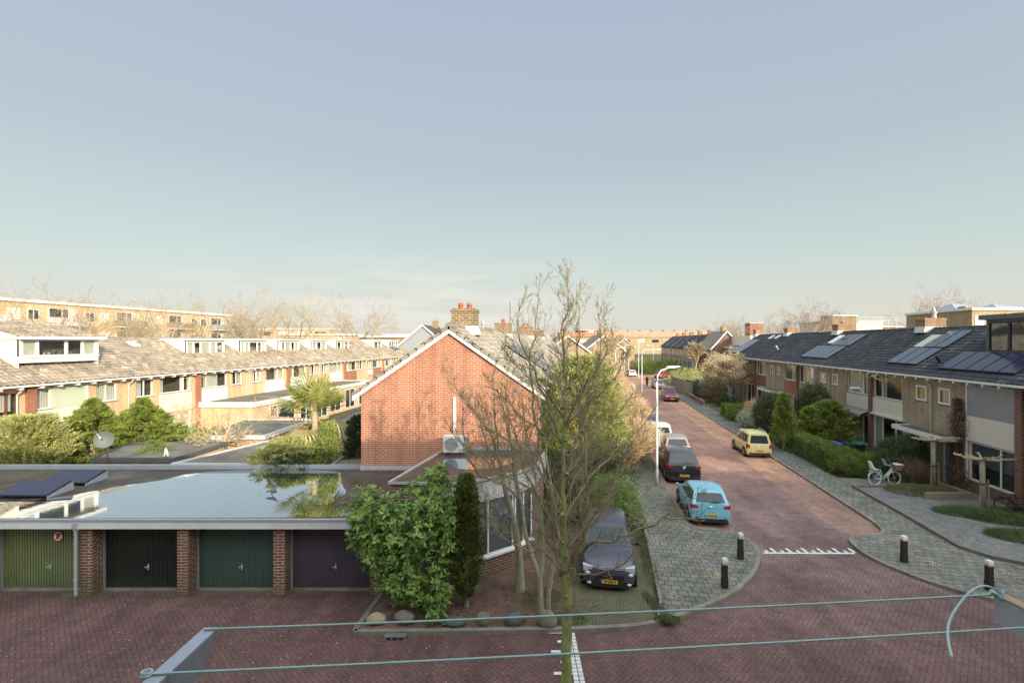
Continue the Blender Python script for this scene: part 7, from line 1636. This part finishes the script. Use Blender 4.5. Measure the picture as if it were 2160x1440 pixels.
cl=thing('climbing_plant','brown leafy climber growing up the tan wall beside the roller shutter','climber',(23.3,25.35,.1))
nn=5200; z=npr.random(nn)**.9*4.7; wv=.42*(1-.3*z/4.7)*(1+.5*np.sin(z*2.3)); v_=25.45+npr.normal(size=nn)*wv*.55; P=np.stack([19.6+K*v_-.06-npr.random(nn)*.28,v_,z+.1],-1)
leaf_mesh('foliage',P,npr.normal(size=P.shape)+np.array([-.6,0,-.3]),.09,.05,M['leaf_brown'],cl)
m=MB(); m.tube([(23.45,25.35,.1),(23.42,25.45,2.2),(23.5,25.4,4.2)],[.06,.04,.015],6); m.build('stems',M['bark_grey'],cl)
def pollard(label,x,y,h,seed,span=1.15):
    rr=random.Random(seed); t=thing('pollard_tree',label,'tree',(x,y,.1)); m=MB()
    m.tube([(x,y,.05),(x+.02,y,h*.5),(x,y+.02,h*.97)],[.125,.105,.10],9); m.build('trunk',M['bark_grey'],t,smooth=True,uv=False)
    b=MB()
    for i in range(8):
        a=[.1,2.9,3.4,-.3,1.2,4.4,5.2,2.2][i]+rr.uniform(-.15,.15); L=span*(1 if i<4 else .55)*rr.uniform(.75,1.05); p=Vector((x,y,h*.95)); pts=[p]; 
        for k in range(5): p=p+Vector((math.cos(a)*L/5,math.sin(a)*L/5,rr.uniform(-.02,.06))); pts.append(p)
        b.tube(pts,[.065,.05,.042,.036,.032,.045],6)
        for k in (2,3,4,5):
            for j in range(2): q=pts[k]; e=q+Vector((rr.uniform(-.1,.1),rr.uniform(-.1,.1),rr.uniform(.02,.10))); b.tube([q,e],[.036,.014],5)
    b.build('branches',M['bark_pale'],t,uv=False)
    s=MB()
    for dx in (-.22,.2): s.tube([(x+dx,y-.12,.05),(x+dx*.8,y-.1,1.55)],.035,7)
    s.build('stake',M['wood_fence'],t)
    s=MB(); s.tube([(x-.22,y-.13,1.35),(x,y-.14,1.36),(x+.2,y-.13,1.35),(x+.05,y+.11,1.36),(x-.05,y+.11,1.36),(x-.22,y-.13,1.35)],.022,5); s.build('tie',M['dark'],t); return t
pollard('bare pollard tree with sunlit knobbly top beside the bicycle basket',21.95,25.2,2.8,1)
pollard('bare staked pollard tree in front of the striped blind window',21.4,22.0,2.55,2)
pollard('third pollard tree whose branch tips reach in at the picture edge',22.9,20.0,2.6,3,1.1)
def tuft_bed(name,label_kind,pts,h,n,mat,L=.22,W=.014):
    """grass or low cover inside a polygon given as an ellipse list"""
    P=[]
    for (cx,cy,rx,ry,rot,hh) in pts:
        k=int(n/len(pts)); a=npr.random(k)*6.283; q=np.sqrt(npr.random(k)); ex=np.cos(a)*q*rx; ey=np.sin(a)*q*ry
        X=cx+ex*math.cos(rot)-ey*math.sin(rot); Y=cy+ex*math.sin(rot)+ey*math.cos(rot); Z=.1+hh*(1-q**2)+npr.random(k)*.03; P.append(np.stack([X,Y,Z],-1))
    P=np.concatenate(P); Dr=npr.normal(size=P.shape)*.6+np.array([0,0,.9])
    o=leaf_mesh(name,P,Dr,L*npr.uniform(.5,1.3,len(P)),W,M[mat],None,mid=.35); return tag(o,kind='stuff')
tuft_bed('grass','',[(20.3,21.5,1.3,.6,-.35,.20),(20.9,20.9,1.2,.7,-.5,.16),(21.6,20.6,1.5,.55,-.3,.18),(21.9,21.5,.8,.6,0,.12)],.2,17000,'grass')
tuft_bed('grass','',[(20.3,18.6,1.6,.7,-.5,.2)],.2,8000,'grass')
tuft_bed('ground_cover','',[(20.6,24.6,1.4,.9,-.3,.22),(21.8,24.6,1.2,.8,0,.15),(22.2,26.3,1.0,.5,0,.2)],.2,12000,'grass_dry')
tuft_bed('ground_cover','',[(-14.2+1.0,14.75,1.2,.22,0,.02),(-10,14.72,1.6,.14,0,.01),(-7,14.75,1.2,.18,0,.02),(-13.0,14.5,.7,.3,0,.02)],.1,2600,'grass_dry',.07,.012)
tuft_bed('grass','',[(4.2,14.0,.16,.9,.18,.03),(4.7,16.6,.22,1.7,-.16,.04),(5.0,18.6,.25,1.0,-.16,.04),(4.3,13.35,.35,.15,0,.05)],.1,5200,'grass',.10,.014)
tuft_bed('grass','',[(1.5,13.4,.6,.35,0,.04),(.9,14.6,.6,.5,0,.04)],.1,1600,'grass',.12,.014)
tuft_bed('grass','',[D(14.3,35)+(.5,2.2,-.16,.1),D(14.5,45)+(.6,5,-.16,.1)],.1,7000,'grass',.2,.03)
wb=MB(); wb.hexa([(20.2,23.62,.1),(22.35,23.62,.1),(22.35,23.72,.1),(20.2,23.72,.1),(20.2,23.62,.42),(22.35,23.62,.42),(22.35,23.72,.42),(20.2,23.72,.42)]); wb.hexa([(22.36,23.62,.1),(22.46,23.62,.1),(22.46,25.5,.1),(22.36,25.5,.1),(22.36,23.62,.42),(22.46,23.62,.42),(22.46,25.5,.42),(22.36,25.5,.42)])
tag(wb.build('planter_edge',M['wood_fence']),'grey wooden boards edging the raised bed under the sunlit pollard','planter edge')
box_hedge('squared low hedge before the brown bay panels',[D(13.9,49),D(16.3,49),D(16.3,50.6),D(13.9,50.6)],1.15,'leaf_hedge',9000,.09,.06)
shrub('light green leafy bush at the pavement, beyond the round dark ball',[D(14.4,43.5)+(.75,.9,.9,.8)],'leaf_varieg',200,26,.22,.1,.05)
shrub('mid green bush beside the squared hedge',[D(14.6,47)+(.8,1.0,1.2,.9)],'leaf_hedge',240,26,.25,.12,.06)
twigbush('grey-tan leafless shrub between two green bushes on the right',*D(15.9,45.5),2.2,1.2,'twig_orange',4,n=3500,W=.03)
shrub('dome shaped brown shrub with arching twigs near the brick garden wall',[(25.3,61.5,1.3,1.3,1.3,.8)],'leaf_brown',260,26,.25,.2,.03,name='dome_shrub',up=-.6)
shrub('dark low bush under the cream tree',[(25.2,57.5,.7,.8,.9,.7)],'leaf_dark',160,24,.25,.12,.06)
shrub('tall dark hedge bush behind the dome shaped shrub',[(27.6,65.5,1.4,1.6,1.2,1.4)],'leaf_hedge',260,26,.3,.14,.07)
shrub('small rounded bush beside the green shed wall',[(25.9,67.3,1.2,.6,.7,1.2)],'leaf_dark',140,24,.25,.12,.06)
shrub('yellow sunlit hedge beyond the board fence',[(30.5,86,1.5,2.6,3,1.3),(35,90,1.4,3,2.5,1.2)],'leaf_yellow',260,26,.4,.2,.1,name='hedge',cat='hedge')
shrub('green garden bushes before the dark roofed houses',[(35,118,1.4,3,3,1.5),(40,124,1.6,3,3,1.6),(33.8,126,1,1.5,3,1.2)],'leaf_hedge',360,24,.5,.25,.12)
shrub('dark conifer mass near the far lamps',[(33.5,150,3,2.2,3,4),(29,165,3,2.5,3,4)],'leaf_dark',260,24,.6,.3,.14)
shrub('pale yellow lawn hedge beside the far parked cars',[(40.5,150,1.2,3.5,3,1.2)],'leaf_yellow',120,24,.5,.25,.12)
# cream flowering tree
tips=[]; ct_=bare_tree('rounded cream coloured blossoming tree with pale trunk in the right gardens',27.3,60.3,6.9,M['bark_pale'],5,name='blossom_tree',trunk=.38,maxd=4,nlimb=8,spread=1.3,rmin=.02,tips=tips,limbL=3.0,kids=(4,6),up=.0)
tp=np.array([list(p) for p,_ in tips]); tp=np.repeat(tp,5,0)+npr.normal(size=(len(tp)*5,3))*.16; leaf_mesh('blossom',tp,npr.normal(size=tp.shape),.16,.09,M['bud_cream'],ct_)
bare_tree('small bare tree before the dark roofed houses',41,108,8.5,M['bark_pale'],71,maxd=4,rmin=.035,spread=.5,up=.1)
# left gardens
conifer('bushy yellow conifer at the left picture edge',-23.2,23.2,3.9,2.3,'leaf_yellow',nb=800,per=60,prof=.5,L=.13,W=.045,rise=.8,jit=.08)
conifer('layered green conifer with drooping sprays left of the dish',-22.7,26.2,4.5,3.7,'leaf_conifer',nb=420,per=140,prof=.95,L=.17,W=.045,rise=.22,jit=.055)
conifer('layered green conifer right behind the dish',-20.9,27.4,4.4,3.6,'leaf_conifer',nb=420,per=140,prof=.9,L=.17,W=.045,rise=.22,jit=.055)
shrub('glossy green shrub between layered conifer and black felt shed',[(-18.3,28.5,1.6,1.5,1.0,1.1)],'leaf_ivy',300,30,.25,.10,.045)
shrub('dark round shrub just right of the dish mast',[(-18.0,24.4,1.8,.7,.7,.9)],'leaf_hedge',160,28,.2,.09,.04)
bare_tree('small crooked bare fruit tree among the sheds',-16.4,27.0,4.2,M['bark_tan'],8,name='fruit_tree',trunk=.42,maxd=4,nlimb=7,spread=1.3,rmin=.012,r=.14,limbL=1.7,up=.03,kids=(3,5))
bare_tree('thin bare sapling before the dark bay window',-20.8,31.2,5.2,M['bark_tan'],9,maxd=3,nlimb=6,spread=.6,rmin=.012,r=.06,kids=(3,5))
bare_tree('bare shrubby tree before the white fascia',-17.0,33.5,4.4,M['bark_tan'],10,maxd=3,nlimb=7,spread=.9,rmin=.012,r=.06,kids=(3,5))
conifer('spreading juniper with golden sprays hanging over the garage roof edge',-10.0,21.7,3.3,2.5,'leaf_yellow',name='juniper',nb=380,per=70,prof=.45,L=.15,W=.04,rise=.25,jit=.09,base=.25)
shrub('dark juniper tuft resting on the garage roof trim',[(-9.5,20.55,2.45,.85,.45,.42)],'leaf_dark',160,40,.14,.10,.025,name='juniper_tuft',stems=2)
shrub('tall clipped ivy column beside the palm',[(-8.3,21.7,2.2,.5,.6,1.9),(-8.9,21.8,1.6,.6,.6,1.4)],'leaf_ivy',520,36,.16,.08,.045,name='ivy_column')
conifer('dark yew in the shade of the gable beside the ivy column',-7.15,22.6,4.2,1.0,'leaf_dark',name='yew',nb=420,per=60,prof=.4,L=.12,W=.035,rise=.5)
shrub('golden feathery bush filling the space below the palm',[(-9.6,22.3,2.3,1.0,.6,.9),(-10.9,22.0,1.9,.8,.6,.8)],'leaf_yellow',420,34,.22,.12,.035,name='golden_bush')
# fan palm
pm_=thing('palm_tree','fan palm with green upper and yellow drooping lower fronds behind the garages','palm tree',(-9.55,23.4,0)); cx,cy,cz=-9.55,23.4,4.45
m=MB(); m.tube([(cx,cy,0),(cx+.03,cy,2),(cx,cy,cz)],[.16,.17,.13],10); m.build('trunk',M['bark_tan'],pm_)
rr=random.Random(12)
for i in range(32):
    a=rr.random()*6.283; el=rr.uniform(-.9,1.35) if i>6 else rr.uniform(.7,1.4); L=rr.uniform(1.15,1.6); d=Vector((math.cos(a)*math.cos(el),math.sin(a)*math.cos(el),math.sin(el))); c0=Vector((cx,cy,cz+rr.uniform(-.5,.1))); tip=c0+d*L*.75
    f=MB(); f.tube([c0,c0+d*L*.4+Vector((0,0,.05)),tip],[.018,.014,.01],4)
    side=d.cross(Vector((0,0,1))); side=side.normalized() if side.length>.1 else Vector((1,0,0)); upv=side.cross(d).normalized()
    nb=17
    for k in range(nb):
        b_=(k/(nb-1)-.5)*3.6; dd=(d*math.cos(b_)+side*math.sin(b_)+upv*.12).normalized(); BL=(1.4-.28*abs(b_)/1.8)*rr.uniform(.85,1.1); dr=Vector((0,0,-.10-.40*(el<0)))*BL
        p1=tip+dd*BL*.55+dr*.15; p2=tip+dd*BL+dr; w_=dd.cross(upv).normalized()*.042
        f.face(tip,p1+w_,p2,p1-w_)
    f.build('frond',M['leaf_palm'] if el>-.1 else M['leaf_palmdry'],pm_,uv=False)
# bare trees on the skyline: three grown, the others copied with their own labels
sky=[(-46.5,50,13.4,'bare tree on the skyline in front of the left end of the flats'),(-44.5,58,13.2,'bare tree on the skyline before the middle of the flats'),(-43.2,70,14.5,'wide bare tree on the skyline at the right end of the flats'),(-38.5,71,14.4,'bare tree filling the sky just right of the flats'),(-34.0,74,14.6,'bare tree left of the gap in the skyline trees'),(-28.9,95,16.6,'lone round bare tree on the skyline left of the chimney'),(-50.5,66,12.5,'pale bare tree peeping over the flats roof')]
protos=[]
for i,(x,y,h,lb) in enumerate(sky):
    h*=1.16
    if i<3:
        t=bare_tree(lb,x,y,h,M['bark_pale'],200+i,maxd=5,nlimb=7,spread=.8,rmin=.008,trunk=.22,kids=(3,5),up=.03,group='bare trees on the skyline',r=.26); protos.append((t,h))
    else:
        src,h0=protos[i%3]; c=copy_tree(src); c.location=(x,y,0); s=h/h0; c.scale=(s*1.05,s*1.05,s); c.rotation_euler=(0,0,1.3*i); c['label']=lb
rs=[(99,112,20.5,'pink-tan bare tree above the glass pyramid flats'),(82,130,18.8,'broad pale bare tree left of the scaffolded block'),(76,136,16.0,'bare tree between two brick towers'),(70,150,15.6,'bare tree above the cream tree, far off'),(62,140,14.2,'feathery bare tree over the dormered house'),(90,140,13.4,'low bare tree beside the scaffolding')]
for i,(x,y,h,lb) in enumerate(rs):
    h*=1.12
    if i==0: t=bare_tree(lb,x,y,h,M['bark_pink'],300,maxd=5,nlimb=7,spread=.75,rmin=.012,trunk=.22,kids=(3,5),up=.04,r=.3,group='bare trees behind the dark roofs'); p0=(t,h)
    else: c=copy_tree(p0[0]); c.location=(x,y,0); s=h/p0[1]; c.scale=(s*1.15,s*1.15,s); c.rotation_euler=(0,0,2.1*i); c['label']=lb
# far-off wood closing the horizon
n=26000; a=npr.uniform(-1.15,1.15,n); Rr_=npr.uniform(520,700,n); hh=8+3.5*np.sin(a*9)+2.5*np.sin(a*31+1)+1.5*np.sin(a*77); P=np.stack([np.sin(a)*Rr_,np.cos(a)*Rr_,npr.random(n)*np.maximum(hh,3)],-1)
tag(leaf_mesh('distant_wood',P,npr.normal(size=P.shape)+np.array([0,0,1]),9,4.5,M['bark_far'] if 'bark_far' in M else M['bark_pink'],None),kind='stuff')
# petals, leaf litter and crumbs of moss on the paving
def litter(name,fn,n,mat,s=(.015,.04),z=.112):
    P=[]
    while len(P)<n:
        p=fn()
        if p: P.append((p[0],p[1],z+rnd.random()*.006))
    P=np.array(P); Dr=npr.normal(size=P.shape)*np.array([1,1,.12]); o=leaf_mesh(name,P,Dr,npr.uniform(s[0],s[1],len(P)),npr.uniform(s[0],s[1],len(P))*.7,M[mat],None,roll=np.tile(np.array([[0,0,1.]]),(len(P),1))+npr.normal(size=P.shape)*.15); return tag(o,kind='stuff')
def inpoly(p,poly):
    c=False; n=len(poly)
    for i in range(n):
        a=poly[i]; b=poly[i-1]
        if (a[1]>p[1])!=(b[1]>p[1]) and p[0]<(b[0]-a[0])*(p[1]-a[1])/(b[1]-a[1])+a[0]: c=not c
    return c
cornL=[(4.6,13.9),(6.8,15.1),(8.9,17.7),(9.0,18.9),(7.4,19.8),D(4.0,22),D(4.0,34),D(2.4,34),D(2.4,20)]
cornR=[(13.2,17.2),(13.9,15.5),(15,14.4),(20,13.6),(30,13.4),(30,14.9),(24,14.9),(17.3,16.8),(16.6,18.1),(17.9,25.5),D(13.9,30),D(12.5,30),(15.5,19.6),(13.6,18.9)]
def clump(poly,x0,x1,y0,y1):
    def f():
        x=rnd.uniform(x0,x1); y=rnd.uniform(y0,y1)
        if not inpoly((x,y),poly): return None
        if rnd.random()>.05+1.3*max(0,math.sin(x*2.3+y*1.1)*math.sin(y*1.7-x)-.15): return None
        return (x,y)
    return f
litter('fallen_petals',clump(cornL,4,10,13.5,34),5200,'bud_cream',(.018,.04))
litter('fallen_petals',clump(cornR,12.5,30,13.3,30),5200,'bud_cream',(.018,.04))
litter('roof_moss',lambda:(lambda x,y:(x,y) if (inpoly((x,y),[(p[0]*1.0,p[1]) for p in wp])==False and rnd.random()<.5+.5*math.sin(x*1.7)*math.sin(y*2.1)) else None)(rnd.uniform(-21,-4),rnd.uniform(14.7,20.3)),2600,'grass_dry',(.015,.05),2.428)
litter('fallen_leaves',lambda:(rnd.uniform(-15.5,-4),rnd.uniform(14.75,20.3)),90,'leaf_brown',(.03,.06),2.44)
litter('fallen_leaves',lambda:(rnd.uniform(-16,0.5),rnd.uniform(11,14.7)),420,'bud_cream',(.02,.05),.02)
litter('fallen_leaves',lambda:(rnd.uniform(1,13),rnd.uniform(10.8,20)),260,'bud_cream',(.015,.035),.03)
litter('fallen_leaves',lambda:(lambda v:D(rnd.uniform(4.3,12.2),v))(rnd.uniform(20,60)),420,'bud_cream',(.02,.06),.03)
litter('bark_mulch',lambda:(lambda x,y:(x,y) if y>13.0 else None)(rnd.uniform(-1.8,1.9),rnd.uniform(13,16.2)),7000,'leaf_brown',(.03,.08),.10)
litter('fallen_petals',lambda:(lambda x,y:(x,y) if inpoly((x,y),[(18.0,25.4),(16.9,18),(17.8,16.8),(24,15.2),(30,15.2),(30,18),(23.0,18.5),(22.5,25.4)]) else None)(rnd.uniform(16.7,30),rnd.uniform(15.2,25.5)),3800,'bud_cream',(.015,.035),.116)
# ================================================================== sky, sun, camera
SUN=Vector((1.62,-2.45,1.0)).normalized()      # towards the sun
el=math.asin(SUN.z); az=math.atan2(SUN.x,SUN.y)
w=bpy.data.worlds.new('World'); scene.world=w; w.use_nodes=True; nt=w.node_tree; N=nt.nodes; bg=N['Background']
sk=N.new('ShaderNodeTexSky'); sk.sky_type='NISHITA'; sk.sun_disc=False; sk.sun_elevation=el; sk.sun_rotation=az; sk.air_density=1.0; sk.dust_density=2.2; sk.ozone_density=1.2; sk.altitude=0
tc=N.new('ShaderNodeTexCoord'); sp=N.new('ShaderNodeSeparateXYZ'); nt.links.new(tc.outputs['Generated'],sp.inputs[0])
hsv=N.new('ShaderNodeHueSaturation'); hsv.inputs['Saturation'].default_value=SKY_SAT; hsv.inputs['Value'].default_value=1; nt.links.new(sk.outputs[0],hsv.inputs['Color'])
# thin high haze: evens the sky out towards a pale grey blue, as on the day
rmp=N.new('ShaderNodeValToRGB'); e=rmp.color_ramp.elements
cols=SKY_COLS
while len(e)<len(cols): e.new(.5)
for i,(p,c) in enumerate(cols): e[i].position=p; e[i].color=(*c,1)
nt.links.new(sp.outputs[2],rmp.inputs[0])
mx=N.new('ShaderNodeMix'); mx.data_type='RGBA'; mx.inputs[0].default_value=SKY_MIX; nt.links.new(hsv.outputs[0],mx.inputs[6]); nt.links.new(rmp.outputs[0],mx.inputs[7])
# wisps of cloud low in the sky
mp=N.new('ShaderNodeMapping'); mp.inputs['Scale'].default_value=(1.2,1.2,9); nt.links.new(tc.outputs['Generated'],mp.inputs[0])
no=N.new('ShaderNodeTexNoise'); no.inputs['Scale'].default_value=3.2; no.inputs['Detail'].default_value=7; no.inputs['Roughness'].default_value=.6; nt.links.new(mp.outputs[0],no.inputs['Vector'])
cr=N.new('ShaderNodeValToRGB'); cr.color_ramp.elements[0].position=.40; cr.color_ramp.elements[1].position=.62; nt.links.new(no.outputs[0],cr.inputs[0])
band=N.new('ShaderNodeValToRGB'); be=band.color_ramp.elements
for _ in range(3): be.new(.5)
for i,(p,v) in enumerate([(0,.4),(.05,1),(.11,.9),(.165,.15),(.2,0)]): be[i].position=p; be[i].color=(v,v,v,1)
nt.links.new(sp.outputs[2],band.inputs[0])
bx_=N.new('ShaderNodeValToRGB'); b2_=bx_.color_ramp.elements
for _ in range(2): b2_.new(.5)
for i,(p,v) in enumerate([(.16,.0),(.32,1),(.52,1),(.60,0)]): b2_[i].position=p; b2_[i].color=(v,v,v,1)
ma=N.new('ShaderNodeMath'); ma.operation='MULTIPLY_ADD'; ma.inputs[1].default_value=.5; ma.inputs[2].default_value=.5; nt.links.new(sp.outputs[0],ma.inputs[0]); nt.links.new(ma.outputs[0],bx_.inputs[0])
def mul(a,b):
    x=N.new('ShaderNodeMath'); x.operation='MULTIPLY'
    for s,v in zip(x.inputs,(a,b)):
        if isinstance(v,float): s.default_value=v
        else: nt.links.new(v,s)
    return x.outputs[0]
f=mul(mul(mul(cr.outputs[0],band.outputs[0]),bx_.outputs[0]),.9)
mc=N.new('ShaderNodeMix'); mc.data_type='RGBA'; nt.links.new(f,mc.inputs[0]); nt.links.new(mx.outputs[2],mc.inputs[6]); mc.inputs[7].default_value=(*CLOUD,1)
# added fill glow: sky brightened well above the sun, behind camera, to lift shade
dt=N.new('ShaderNodeVectorMath'); dt.operation='DOT_PRODUCT'; nt.links.new(tc.outputs['Generated'],dt.inputs[0]); dt.inputs[1].default_value=Vector((SUN.x,SUN.y,1.35)).normalized()
gl=N.new('ShaderNodeValToRGB'); ge=gl.color_ramp.elements; ge[0].position=.36; ge[0].color=(1,1,1,1); ge[1].position=1; ge[1].color=GLOW
g2=ge.new(.66); g2.color=tuple(1+(c-1)*.42 for c in GLOW)
nt.links.new(dt.outputs['Value'],gl.inputs[0])
mg=N.new('ShaderNodeMix'); mg.data_type='RGBA'; mg.blend_type='MULTIPLY'; mg.inputs[0].default_value=1; nt.links.new(mc.outputs[2],mg.inputs[6]); nt.links.new(gl.outputs[0],mg.inputs[7])
nt.links.new(mg.outputs[2],bg.inputs[0]); bg.inputs[1].default_value=SKY_STR
ld=bpy.data.lights.new('sun','SUN'); ld.energy=SUN_E; ld.angle=R(.53); ld.color=(1,.88,.66)
lo=bpy.data.objects.new('sun',ld); col.objects.link(lo); lo.rotation_euler=(-SUN).to_track_quat('-Z','Y').to_euler(); lo.location=(20,-30,30)
cd=bpy.data.cameras.new('camera'); cam=bpy.data.objects.new('camera',cd); col.objects.link(cam); cam.location=(0,0,7.8); cam.rotation_euler=(R(90),0,0)
cd.lens=17.0; cd.sensor_width=36; cd.clip_start=.05; cd.clip_end=6000; scene.camera=cam
scene.view_settings.view_transform='Standard'; scene.view_settings.look='None'; scene.view_settings.exposure=0; scene.view_settings.gamma=1
scene.cycles.max_bounces=8; scene.cycles.transparent_max_bounces=12; scene.cycles.use_denoising=True
